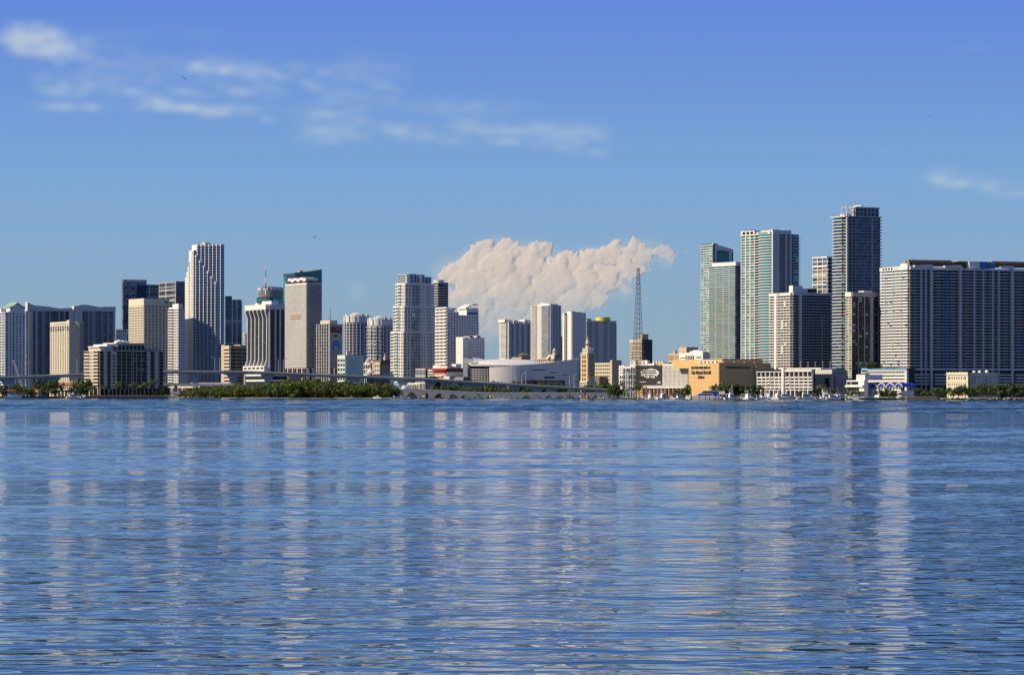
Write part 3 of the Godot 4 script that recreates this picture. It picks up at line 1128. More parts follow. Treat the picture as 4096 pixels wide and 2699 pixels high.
func stepped_tower(gd: Array) -> void:
	# the tallest tower downtown: left end in steps, front a staircase in plan
	put_up("office_tower", "tallest downtown tower, white and blue with stepped left end and saw-tooth front", 738, 772, 790, 977, 4500, 68.0)
	B = 60.0
	var steps := [[738.0, 1107.0], [743.5, 1086.0], [748.5, 1065.0], [753.0, 1043.5], [757.5, 1022.0], [762.5, 1001.0], [773.0, 977.5]]
	for i in 6:
		solid("stepped_wall", -A + uL(steps[i][0]), -A + uL(minf(steps[i + 1][0], 772.0)), 0, vy(steps[i][1]), -40, 0.0, M.white)
	var wins := []
	var rows := int(vy(985) / 3.55)
	for j in rows:
		var v := 4.0 + j * 3.55
		for i in 6:
			var u := A * (i + 0.5) / 6.0
			var px := 738.0 + 34.0 * (i + 0.0) / 6.0
			var limit := 0.0
			for st in steps:
				if px >= st[0] - 0.5: limit = vy(st[1])
			if v + 2.8 < limit and i % 2 < 2:
				wins.append(fplace(0, u - 0.62, u + 0.62, v, v + 2.0, -0.1, 0.08))
	stuff(cur, "glazing", wins, M.pane_ink)
	# saw teeth: each goes a little further right and a little further back
	var r := deg_to_rad(68.0)
	var da := 4.5 / PX / cos(r)
	var db := 11.5 / PX / sin(r)
	var hi := [1000.0, 977.5, 977.5, 977.5, 977.5, 977.5, 977.5, 977.5]
	var glazed := []
	var lit := []
	for k in 8:
		var x1 := k * da
		var z1 := -k * db
		var t: MeshInstance3D = solid("bay", -A * 0.55, x1, 0, vy(hi[k]), -8.2 * db, z1, M.white)
		t.position.y += 0.0
		# blue glass on the shaded side of the tooth
		for j in rows:
			var v := 3.2 + j * 3.55
			if v + 3 > vy(hi[k]) - 1: continue
			var tr := Transform3D(Basis.from_scale(Vector3(0.3, 3.3, db * (0.96 if k < 7 else 1.2))), Vector3(x1 + 0.05, v + 1.5, z1 - db * (0.5 if k < 7 else 0.62)))
			glazed.append(tr)
			if k > 0: lit.append(Transform3D(Basis.from_scale(Vector3(da * 0.5, 1.9, 0.3)), Vector3(x1 - da * 0.5, v + 1.6, z1 + 0.02)))
	stuff(cur, "glazing", glazed, M.pane_blue)
	stuff(cur, "glazing", lit, M.pane_ink)
	# lower half of the front stands one bay further out, each bay ending lower than the last
	var glz := []
	var small := []
	for k in 6:
		var top := vy(1021.0 + 21.0 * k)
		var x1 := (k + 1) * da + 0.2
		var z1 := -(k + 0.5) * db
		solid("lower_bay", -A * 0.4, x1, 0, top, z1 - db, z1, M.white)
		for j in rows:
			var v := 3.2 + j * 3.55
			if v + 3 > top - 1: break
			glz.append(Transform3D(Basis.from_scale(Vector3(0.3, 3.3, db * 0.96)), Vector3(x1 + 0.05, v + 1.5, z1 - db * 0.5)))
			small.append(Transform3D(Basis.from_scale(Vector3(da * 0.5, 1.9, 0.3)), Vector3(x1 - da * 0.5, v + 1.6, z1 + 0.02)))
	stuff(cur, "glazing", glz, M.pane_blue)
	stuff(cur, "glazing", small, M.pane_ink)
	solid("penthouse", -A * 0.1, 3 * da, vy(977), vy(970.5), -5 * db, -3 * db, M.stone)
	mast(0, -2 * db, vy(977), vy(965), 0.2, M.iron)


func downtown(gd: Array, gmix: Array, gblue: Array, gnavy: Array, gteal: Array) -> void:
	# black tower with white ribs
	put_up("office_tower", "black office tower with bent white ribs flaring at the foot and a red antenna", 990, 1074, 1141, 1237, 3900)
	core(M.pane_dark)
	grid(0, 0, A, vy(1460), HT, 12, 26, {"g": gd, "sm": M.dark, "sh": 1.2, "sd": 0.2})
	grid(1, 0, B, vy(1480), HT, 10, 27, {"g": [M.pane_dark, M.pane_brown, M.pane_ink], "sm": M.brown_wall, "sh": 1.0, "sd": 0.2})
	for i in 6:
		var s := Shape.new()
		var p := PackedVector2Array([Vector2(0, 4), Vector2(5.2, 4), Vector2(4.6, vy(1468)), Vector2(1.5, vy(1438)), Vector2(1.3, vy(1270)), Vector2(3.6, vy(1248)), Vector2(3.8, HT), Vector2(0, HT)])
		s.prism(p, -0.75, 0.75)
		var o := mesh_part(cur, "rib", s.done(), M.white, Vector3(-A + A * (i + 0.12) / 5.4, 0, 0))
		o.rotation.y = -PI / 2
	fbox("crown", 0, 0, A, HT - 0.2, vy(1217), -4.0, 3.9, M.white)
	fbox("crown", 1, 0, B, HT - 0.2, vy(1217), -4.0, 1.5, M.light_grey)  # greyer than the sunny part of the crown: painted shade
	fbox("plinth", 0, -1, A, vy(1486), vy(1463), 0.0, 5.6, M.white)
	for i in 5: fbox("window_pane", 0, A * (i + 0.15) / 5.0, A * (i + 0.85) / 5.0, vy(1476), vy(1469), 5.0, 5.68, M.pane_dark)
	for u in [0.0, 0.34, 0.62, 0.9]: fbox("rib", 1, B * u, B * u + 1.6, 0, HT, 0.0, 1.2, M.chalk)
	roof_box("penthouse", 0.55, 1.0, 0.15, 0.6, vy(1217), vy(1203), M.white)
	for k in 6:
		var s := Shape.new()
		var y0 := lerpf(vy(1203), vy(1055), k / 6.0)
		var y1 := lerpf(vy(1203), vy(1055), (k + 1) / 6.0)
		s.bar(Vector3(-A * 0.27, y0, -B * 0.15), Vector3(-A * 0.27, y1, -B * 0.15), 0.95 - 0.1 * k, 0.86 - 0.1 * k, 6)
		mesh_part(cur, "antenna_section", s.done(), M.red if k % 2 == 0 else M.white)
	clutter(5, vy(1217), [M.white, M.light_grey], 4.0)

	ring_tower("office_tower", "round blue and teal tower rising behind the black ribbed tower", 1078, 58, 1190, 5100, 32, 0, M.pane_teal, M.pane_sea, M.white)
	var s2 := Shape.new()
	var rr := 53.0 / PX
	s2.lathe([Vector2(rr, HT), Vector2(rr, vy(1150)), Vector2(rr * 0.7, vy(1146)), Vector2(0, vy(1144))], 28)
	mesh_part(cur, "upper_drum", s2.done(), M.pane_navy)
	for k in 5:
		var rg := Shape.new()
		rg.lathe([Vector2(rr, 0), Vector2(rr + 0.7, 0), Vector2(rr + 0.7, 1.0), Vector2(rr, 1.0)], 28)
		mesh_part(cur, "floor_slab", rg.done(), M.light_grey, Vector3(0, lerpf(HT, vy(1150), (k + 0.6) / 5.0), 0))
	for t in [-0.9, -0.35, 0.3, 0.8]:
		var o: MeshInstance3D = box(cur, "plant_room", Vector3(-4, 0, -2), Vector3(4, 1, 2), M.light_grey)
		o.transform = Transform3D(Basis(Vector3.UP, t) * Basis.from_scale(Vector3(8, vy(1150) - vy(1162), 2)), Vector3(sin(t) * rr, (vy(1150) + vy(1162)) / 2, cos(t) * rr))

	# teal tower behind the banded one
	put_up("office_tower", "dark teal glass tower with a slanting top, behind the white banded tower", 1133, 1178, 1286, 1092, 4600)
	core(M.pane_sea, vy(1110))
	grid(0, 0, A * 0.28, 0, HT - 3, 1, 44, {"g": [M.pane_aqua, M.pane_teal], "sm": M.pane_sea, "sh": 1.2, "sd": 0.25})
	grid(0, A * 0.28, A, 0, HT - 3, 4, 22, {"g": gnavy, "sh": 0.2, "pm": M.pane_deep, "pw": 0.5, "pd": 0.2})
	grid(1, 0, B, 0, vy(1110), 6, 20, {"g": [M.pane_sea, M.pane_deep, M.pane_sea], "sh": 0.3, "pm": M.pane_navy, "pw": 0.4, "pd": 0.2})
	fprism("roof_screen", 1, [Vector2(0, vy(1110)), Vector2(B, vy(1110)), Vector2(B, vy(1076)), Vector2(B * 0.45, vy(1086)), Vector2(0, vy(1091))], -A, 0.15, M.pane_sea)
	fprism("roof_edge", 1, [Vector2(0, vy(1091.6)), Vector2(B * 0.45, vy(1086.6)), Vector2(B, vy(1076.6)), Vector2(B, vy(1075)), Vector2(B * 0.45, vy(1085)), Vector2(0, vy(1090))], -A - 0.2, 0.4, M.grey)
	fbox("roof_screen", 0, 0, A, HT - 3, vy(1092), -0.5, 0.3, M.pane_deep)
	sill("plant_room", 1, 1195, 1210, 1082, 1090, -4.0, 0.4, M.stone)

	# white banded tower
	put_up("office_tower", "white banded office tower with a wavy canopy floating on its roof", 1141, 1226, 1284, 1137, 3760)
	core(M.pane_dark)
	var nf := 42
	both(vy(1472), HT, 12, 9, nf, {"g": gd, "sm": M.white, "sh": 1.15, "sd": 0.75, "sn": "spandrel"}, {"g": [M.pane_navy, M.pane_ink], "sm": M.light_grey, "sh": 0.9, "sd": 0.75, "sn": "spandrel"})  # right-hand spandrels greyed, shade put into their colour
	fbox("parapet", 0, 0, A, HT, HT + 1.6, -0.6, 0.8, M.white)
	fbox("parapet", 1, 0, B, HT, HT + 1.6, -0.6, 0.8, M.light_grey)  # greyed to match, painted shade
	roof_box("roof_room", 0.42, 0.98, 0.02, 0.5, HT, vy(1123), M.dark_red)
	for k in 7: fbox("mural_strip", 0, A * (0.44 + 0.075 * k), A * (0.48 + 0.075 * k), HT + 1.7, vy(1124) - 0.3 * k, -1.4, -1.0, [M.brick, M.tan, M.royal, M.dark_red][k % 4])
	var wave := []
	for i in 21: wave.append(Vector2(A * (0.16 + 0.84 * i / 20.0), vy(1111.5) + 1.0 * sin(i * 0.95)))
	for i in 21: wave.append(Vector2(A * (1.0 - 0.84 * i / 20.0), vy(1121.5) + 1.0 * sin((20 - i) * 0.95)))
	fprism("roof_canopy", 0, wave, -B * 0.75, 1.5, M.white)
	fbox("mural", 0, uL(1164), uL(1206), vy(1273), vy(1250), 0.0, 0.9, M.sand_wall)
	for k in 9:
		var u := lerpf(uL(1165), uL(1203), k / 9.0)
		var hgt := rng.randf_range(0.3, 0.9)
		fprism("mural_shape", 0, [Vector2(u, vy(1272)), Vector2(u + 0.9, vy(1272) + 0.6), Vector2(u + 1.3, lerpf(vy(1272), vy(1251), hgt)), Vector2(u + 0.3, lerpf(vy(1272), vy(1251), hgt * 0.8))], 0.85, 1.0, [M.red, M.stone, M.terracotta, M.copper][k % 4])
	for k in 9: fbox("column", 0, A * k / 9.0, A * k / 9.0 + 2.2, 0, vy(1472), 0.0, 0.6, [M.brick, M.light_grey, M.dark_red, M.stone][k % 4])
	for k in 6: fbox("column", 1, B * k / 6.0, B * k / 6.0 + 3.0, 0, vy(1472), 0.0, 0.6, [M.light_grey, M.dark][k % 2])

	# finned block with the poster
	put_up("office_block", "finned office block carrying a huge poster of a seated person in blue", 1260, 1318, 1369, 1296, 3725)
	core(M.grey)
	grid(0, 0, A, 0, HT, 6, 22, {"g": gd, "sm": M.brown_wall, "sh": 1.1, "sd": 0.4, "pm": M.white, "pw": 0.9, "pd": 1.2, "pn": "fin"})
	fbox("edge_fin", 0, A - 0.2, A + 0.9, 0, HT, -0.3, 0.9, M.white)
	poster()
	roof_box("roof_room", 0.35, 1.0, 0.0, 0.6, HT, vy(1281), M.stone)
	mast(-A * 0.3, -B * 0.4, vy(1281), vy(1228), 0.35, M.iron)
	mast(-A * 0.5, -B * 0.5, vy(1281), vy(1258), 0.2, M.iron)
	mast(-A * 0.7, -B * 0.2, vy(1296), vy(1275), 0.2, M.chalk)
	clutter(4, HT, [M.light_grey], 3.0)
	sill("side_building", 1, 1330, 1368, 1470, 1500, 0.0, 6.0, M.brown_wall)

	# mint green block
	put_up("office_block", "pale green office block with small windows beside the viaduct", 1350, 1381, 1453, 1420, 3690)
	core(M.mint)
	var mint_side: StandardMaterial3D = M.mint
	grid(0, 0, A, 2, vy(1432), 3, 8, {"g": [M.pane_slate, M.pane_ink], "sm": M.mint, "sh": 1.9, "sd": 0.35, "pm": M.mint, "pw": 1.6, "pd": 0.3})
	grid(1, B * 0.04, B, 2, vy(1428), 8, 8, {"g": gd, "sm": mint_side, "sh": 1.9, "sd": 0.35, "pm": mint_side, "pw": 3.4, "pd": 0.3})
	fbox("parapet", 0, 0, A, vy(1431), HT, 0.0, 0.45, M.mint)
	roof_box("roof_room", 0.9, 1.0, 0.08, 0.25, HT, vy(1406), M.white)
	for k in 2: roof_box("roof_tank", 0.6, 0.9, 0.28 + 0.14 * k, 0.38 + 0.14 * k, HT, vy(1415), M.tan)


func poster() -> void:
	# big printed sheet on the right face: red band, rings, a seated figure
	var u0 := uR(1320.5)
	var u1 := uR(1364.5)
	fbox("poster_sheet", 1, u0, u1, vy(1399), vy(1307), 0.0, 0.25, M.sand_wall)
	fbox("poster_band", 1, u0, u1, vy(1330), vy(1307), 0.2, 0.3, M.dark_red)
	for k in 5:
		var r := (22.0 - 4.2 * k) / PX
		var pts := []
		for i in 24:
			var a := TAU * i / 24.0
			pts.append(Vector2(clampf(uR(1341) + cos(a) * r * 1.7, u0, u1), clampf(vy(1351) + sin(a) * r, vy(1398), vy(1331))))
		fprism("poster_ring", 1, pts, 0.2, 0.27 + 0.012 * k, M.copper if k % 2 == 0 else M.stone)
	# a plain figure: trousers, blue shirt, face, hair
	var body := []
	for q in [[1330, 1398], [1328, 1375], [1332, 1362], [1339, 1358], [1346, 1358], [1355, 1362], [1359, 1376], [1358, 1398]]: body.append(Vector2(uR(q[0]), vy(q[1])))
	fprism("poster_figure", 1, body, 0.2, 0.36, M.blue_stripe)
	var arm := []
	for q in [[1334, 1386], [1342, 1386], [1350, 1396], [1344, 1398]]: arm.append(Vector2(uR(q[0]), vy(q[1])))
	fprism("poster_arm", 1, arm, 0.2, 0.38, M.pink)
	disc(1, 1342, 1350, 6.6, M.pink, "poster_face", 0.38)
	var hair := []
	for q in [[1335, 1352], [1334.5, 1344], [1338, 1340], [1345, 1340], [1348.5, 1345], [1348, 1352], [1346.5, 1347], [1337, 1347]]: hair.append(Vector2(uR(q[0]), vy(q[1])))
	fprism("poster_hair", 1, hair, 0.2, 0.41, M.black)
	for k in 3: lettering(1, ["BE SEEN.", "BE HEARD.", "BE PUBLISHED."][k], 1349, 1311.5 + 4.4 * k, 2.6, M.pink, 0.35)


func domed(px: float, half: float, ytop: float, ypar: float, ydome: float, d: float, label: String, glass_body: Material, seed_: int) -> void:
	ring_tower("condominium_tower", label, px, half, ytop, d, 26, 11, glass_body, M.chalk, M.white, 0.7)
	var r := half / PX
	# scalloped crown of upright plates
	for i in 13:
		var t := -PI / 2 + PI * (i + 0.5) / 13
		var o: MeshInstance3D = box(cur, "crown_plate", Vector3.ZERO, Vector3.ONE, M.white)
		var hi := vy(ypar) + (2.2 if i % 2 == 0 else 0.0)
		o.transform = Transform3D(Basis(Vector3.UP, t) * Basis.from_scale(Vector3(r * 0.24, hi - HT + 3, 1.2)), Vector3(sin(t) * (r - 0.4 + 0.7 * (i % 2)), (hi + HT - 3) / 2, cos(t) * (r - 0.4 + 0.7 * (i % 2)) * 0.7))
	var s := Shape.new()
	var dr := r * 0.62
	var prof := []
	for k in 7: prof.append(Vector2(dr * cos(k * PI / 12), vy(ypar) - 1 + (vy(ydome) - vy(ypar) + 1) * sin(k * PI / 12)))
	s.lathe(prof, 24, 0, TAU, 1.0, 0.7)
	mesh_part(cur, "dome", s.done(true), M.light_grey)
	var cap := Shape.new()
	cap.lathe([Vector2(dr * 0.42, vy(ydome) - 2.2), Vector2(dr * 0.2, vy(ydome) + 0.4), Vector2(0, vy(ydome) + 1.0)], 16, 0, TAU, 1.0, 0.7)
	mesh_part(cur, "dome_cap", cap.done(), M.roof_green)
	mast(0, 0, vy(ydome), vy(ydome - 9), 0.3, M.chalk)


func middle(gd: Array, gmix: Array, gblue: Array, gnavy: Array, gteal: Array) -> void:
	domed(1426, 53, 1281, 1264, 1249, 4700, "round blue glass tower with a shallow dome and scalloped white crown", M.pane_deep, 1)
	domed(1519, 50, 1292, 1276, 1262, 4500, "round white and aqua tower with a shallow dome, right of the blue one", M.pane_deep, 2)
	var r := 50.0 / PX
	for i in 4:   # stacked balconies on its sunny side
		for j in 20:
			var t := -1.25 + 0.42 * i
			var o: MeshInstance3D = box(cur, "balcony", Vector3.ZERO, Vector3.ONE, M.white)
			o.transform = Transform3D(Basis(Vector3.UP, t) * Basis.from_scale(Vector3(4.2, 1.1, 2.6)), Vector3(sin(t) * (r + 0.8), HT / 21.0 * (j + 0.8), cos(t) * (r * 0.7 + 0.8)))

	put_up("office_block", "old tan brick block with a chimney tower behind the white tent pavilion", 1487, 1519, 1566, 1448, 4150)
	core(M.sand_wall)
	grid(0, A * 0.4, A, 2, vy(1455), 3, 7, {"g": gd, "sm": M.stone, "sh": 2.0, "sd": 0.3, "pm": M.stone, "pw": 2.0, "pd": 0.35})
	grid(1, 0, B, 2, vy(1455), 8, 7, {"g": gd, "sm": M.sand_wall, "sh": 2.0, "sd": 0.3, "pm": M.sand_wall, "pw": 2.2, "pd": 0.35})
	fbox("cornice", 1, 0, B, HT - 2, HT + 0.3, 0.0, 1.0, M.brown_wall)
	roof_box("attic", 0.2, 1.0, 0.1, 0.9, HT, vy(1440), M.brown_wall)
	roof_box("chimney_tower", 0.7, 0.9, 0.5, 0.62, HT, vy(1425), M.tan)
	roof_box("chimney", 0.78, 0.84, 0.54, 0.58, vy(1425), vy(1413), M.tan)
	put_up("office_block", "pale low block with a dark roof between the green block and the tan one", 1455, 1480, 1512, 1450, 4250)
	core(M.stone)
	both(2, HT - 2, 3, 3, 6, {"g": gd, "sm": M.stone, "sh": 1.6, "sd": 0.3, "pm": M.stone, "pw": 1.5, "pd": 0.35})
	clutter(4, HT, [M.light_grey, M.white], 4.0)

	# tent pavilion on a white terrace
	put_up("market_pavilion", "white terrace building with a peaked tent roof by the viaduct", 1435, 1560, 1575, 1497, 3780)
	core(M.white)
	grid(0, A * 0.08, A, 1, HT - 2.5, 16, 2, {"g": gd, "sm": M.white, "sh": 1.4, "sd": 0.4, "pm": M.white, "pw": 1.0, "pd": 0.45})
	var tent := Shape.new()
	var tr := 19.0 / PX
	tent.lathe([Vector2(tr, 0), Vector2(tr * 0.98, 0.5), Vector2(tr * 0.45, 2.6), Vector2(tr * 0.2, 4.8), Vector2(0.0, 6.4)], 12)
	mesh_part(cur, "tent_roof", tent.done(), M.white, Vector3(-A + uL(1461), vy(1489), -6))
	for k in 8: solid("post", -A + uL(1445 + 4.6 * k), -A + uL(1445 + 4.6 * k) + 0.4, HT, vy(1488), -3.0, -2.6, M.white)
	roof_box("roof_room", 0.78, 1.0, 0.0, 0.7, HT, vy(1489), M.chalk)

	white_giant(gd, gmix, gteal)

	put_up("office_tower", "grey and white banded tower with white roof drums, behind the tallest white condominium", 1712, 1752, 1792, 1131, 5000)
	core(M.pane_navy)
	both(0, HT, 8, 8, 46, {"g": [M.pane_navy, M.pane_ink], "sm": M.light_grey, "sh": 1.2, "sd": 0.7, "sn": "spandrel"})
	fbox("dark_floors", 1, 0, B * 0.5, vy(1146), vy(1138), 0.0, 0.85, M.pane_navy)
	var drum := Shape.new()
	drum.lathe([Vector2(7.6, HT), Vector2(7.6, vy(1119)), Vector2(0, vy(1119))], 20)
	mesh_part(cur, "roof_drum", drum.done(), M.white, Vector3(-A * 0.3, 0, -B * 0.35))
	for k in 4: mast(-A * (0.1 + 0.2 * k), -B * 0.3, vy(1119), vy(1113 - k), 0.3, M.light_grey)

	# white condominium with the arched roof house
	put_up("condominium_tower", "white condominium tower with roof garden and an arched penthouse at its right end", 1745, 1789, 1913, 1259, 3930)
	core(M.chalk)
	grid(0, 0, A, vy(1470), vy(1232), 3, 18, {"g": gmix, "sm": M.white, "sh": 1.1, "sd": 1.9, "rm": M.white, "rd": 1.9, "rh": 1.0, "pm": M.white, "pw": 2.6, "pd": 0.5})
	solid("left_wing", -A, 0, HT - 0.5, vy(1232), -B * 0.22, -0.02, M.white)
	grid(1, 0, B * 0.36, vy(1470), vy(1250), 4, 19, {"g": gmix, "sm": M.chalk, "sh": 1.5, "sd": 0.45, "pm": M.chalk, "pw": 1.9, "pd": 0.5})  # slabs and piers duller than the sunny face: shade in the colour
	grid(1, B * 0.36, B, vy(1470), HT - 1, 8, 19, {"g": gmix, "sm": M.chalk, "sh": 1.5, "sd": 0.45, "pm": M.chalk, "pw": 1.9, "pd": 0.5})
	grid(1, B * 0.97, B, vy(1470), vy(1290), 1, 14, {"sm": M.white, "sh": 1.3, "sd": 2.4, "sn": "balcony"})
	roof_box("penthouse", 0.2, 1.0, 0.62, 1.0, HT, vy(1232), M.chalk)
	fbox("window_pane", 1, B * 0.64, B * 0.98, vy(1256), vy(1249), 0.0, 0.2, M.pane_sea)
	for k in 7: fbox("penthouse_post", 1, B * (0.62 + 0.055 * k), B * (0.635 + 0.055 * k), vy(1247), vy(1226), -0.3, 0.3, M.white)
	var arch := []
	for i in 9: arch.append(Vector2(B * (0.58 + 0.40 * i / 8.0), vy(1230) + (vy(1214.5) - vy(1230)) * sin(PI * 0.5 * minf(1.0, i / 6.0))))
	for i in 9: arch.append(arch[8 - i] - Vector2(0, 1.3))
	fprism("arched_roof", 1, arch, -A * 0.7, 1.0, M.white)
	roof_box("roof_room", 0.0, 0.8, 0.05, 0.2, vy(1232), vy(1227), M.white)
	fbox("crown_plate", 1, B * 0.1, B * 0.26, vy(1240), vy(1231), 0.0, 0.8, M.white)

	put_up("condominium_tower", "low white stepped condominium with a blank lit end wall, left of the arena", 1825, 1853, 1936, 1350, 3870)
	core(M.chalk)
	fbox("end_wall", 0, 0, A, 0, vy(1347.5), 0.0, 0.5, M.white)
	grid(1, B * 0.05, B * 0.3, vy(1480), HT, 3, 12, {"g": gd, "sm": M.white, "sh": 1.4, "sd": 0.4, "pm": M.white, "pw": 1.8, "pd": 0.5})
	grid(1, B * 0.3, B * 0.55, vy(1480), vy(1352), 2, 12, {"g": gd, "sm": M.white, "sh": 1.2, "sd": 2.2, "sn": "balcony", "pm": M.white, "pw": 1.5, "pd": 0.6, "rm": M.white, "rd": 2.2, "rh": 1.0})
	grid(1, B * 0.55, B, vy(1480), vy(1352), 4, 12, {"g": gd, "sm": M.white, "sh": 1.6, "sd": 0.6, "pm": M.chalk, "pw": 1.8, "pd": 0.7})
	grid(1, B * 0.94, B, vy(1480), vy(1365), 1, 11, {"sm": M.white, "sh": 1.0, "sd": 2.6, "sn": "balcony"})
	fprism("roof_screen", 1, [Vector2(B * 0.28, HT), Vector2(B * 0.28, vy(1345)), Vector2(B * 0.5, vy(1345)), Vector2(B * 0.52, vy(1352)), Vector2(B * 0.62, vy(1346)), Vector2(B * 0.72, vy(1342)), Vector2(B * 0.8, vy(1342)), Vector2(B * 0.84, vy(1353)), Vector2(B * 0.94, vy(1349)), Vector2(B * 0.97, HT)], -A * 0.8, 0.7, M.white)

	# low buildings in front of it
	put_up("office_block", "small white grid-fronted block beside the red and white mall", 1664, 1703, 1710, 1476, 3690)
	core(M.pane_dark)
	grid(0, 0, A, 0, HT, 7, 4, {"g": gd, "sm": M.white, "sh": 0.9, "sd": 0.8, "pm": M.white, "pw": 0.8, "pd": 0.75})
	put_up("shopping_mall", "red and white waterfront mall with striped fronts below the white towers", 1703, 1786, 1852, 1472, 3680)
	core(M.brick)
	sill("red_wall", 0, 1703, 1712, 1471, 1520, 0.0, 0.6, M.brick)
	for k in 4: sill("white_band", 0, 1712, 1740, 1478 + 11 * k, 1483 + 11 * k, 0.0, 1.2, M.white)
	for k in 3: sill("window_pane", 0, 1714, 1740, 1484 + 11 * k, 1488 + 11 * k, 0.0, 0.5, M.pane_dark)
	sill("red_band", 0, 1733, 1786, 1477, 1481, 0.0, 1.6, M.red)
	sill("window_pane", 0, 1733, 1786, 1482, 1487, 0.0, 0.8, M.pane_dark)
	sill("red_band", 0, 1738, 1786, 1488, 1494, 0.0, 1.7, M.red)
	wall_grid(0, 1740, 1786, 1494, 1503, 9, 1, {"g": gd, "pm": M.white, "pw": 1.0, "pd": 1.4, "sm": M.white, "sh": 0.8, "sd": 1.5})
	sill("awning", 0, 1738, 1786, 1503, 1506, 0.0, 6.0, M.cream)
	sill("white_band", 1, 1786, 1850, 1474, 1478, 0.0, 1.2, M.brick)
	wall_grid(1, 1786, 1850, 1492, 1516, 8, 2, {"g": gd, "sm": M.stone, "sh": 2.2, "sd": 0.8, "pm": M.stone, "pw": 2.2, "pd": 0.85})
	sill("window_pane", 1, 1788, 1834, 1481, 1488, 0.0, 0.5, M.pane_navy)
	roof_box("roof_room", 0.58, 0.99, 0.05, 0.5, HT, vy(1464), M.white)
	roof_box("red_attic", 0.62, 0.95, 0.08, 0.4, vy(1464), vy(1460.5), M.red)
	roof_box("plant_room", 0.1, 0.5, 0.3, 0.8, HT, vy(1460), M.white)
	roof_box("plant_room", 0.8, 1.0, 0.55, 0.9, HT, vy(1455), M.chalk)
	put_up("bandshell", "cream open canopy in front of the red mall, beside the viaduct", 1738, 1798, 1850, 1505, 3664)
	fprism("canopy_front", 0, [Vector2(0, HT), Vector2(A, HT), Vector2(A * 0.985, 0), Vector2(A * 0.92, 0), Vector2(A * 0.9, HT - 3.6), Vector2(A * 0.03, HT - 3.6)], -1.0, 0.0, M.cream)
	fprism("canopy_side", 1, [Vector2(0, HT), Vector2(B, HT * 0.4), Vector2(B, 0), Vector2(0, 0)], -2.0, 0.0, M.light_grey)
	solid("canopy_roof", -A, -0.1, HT - 1.2, HT - 0.3, -24, -1.0, M.stone)
	solid("back_wall", -A, -0.1, 0, HT - 1.3, -24.5, -24, M.sand_wall)

	arena()


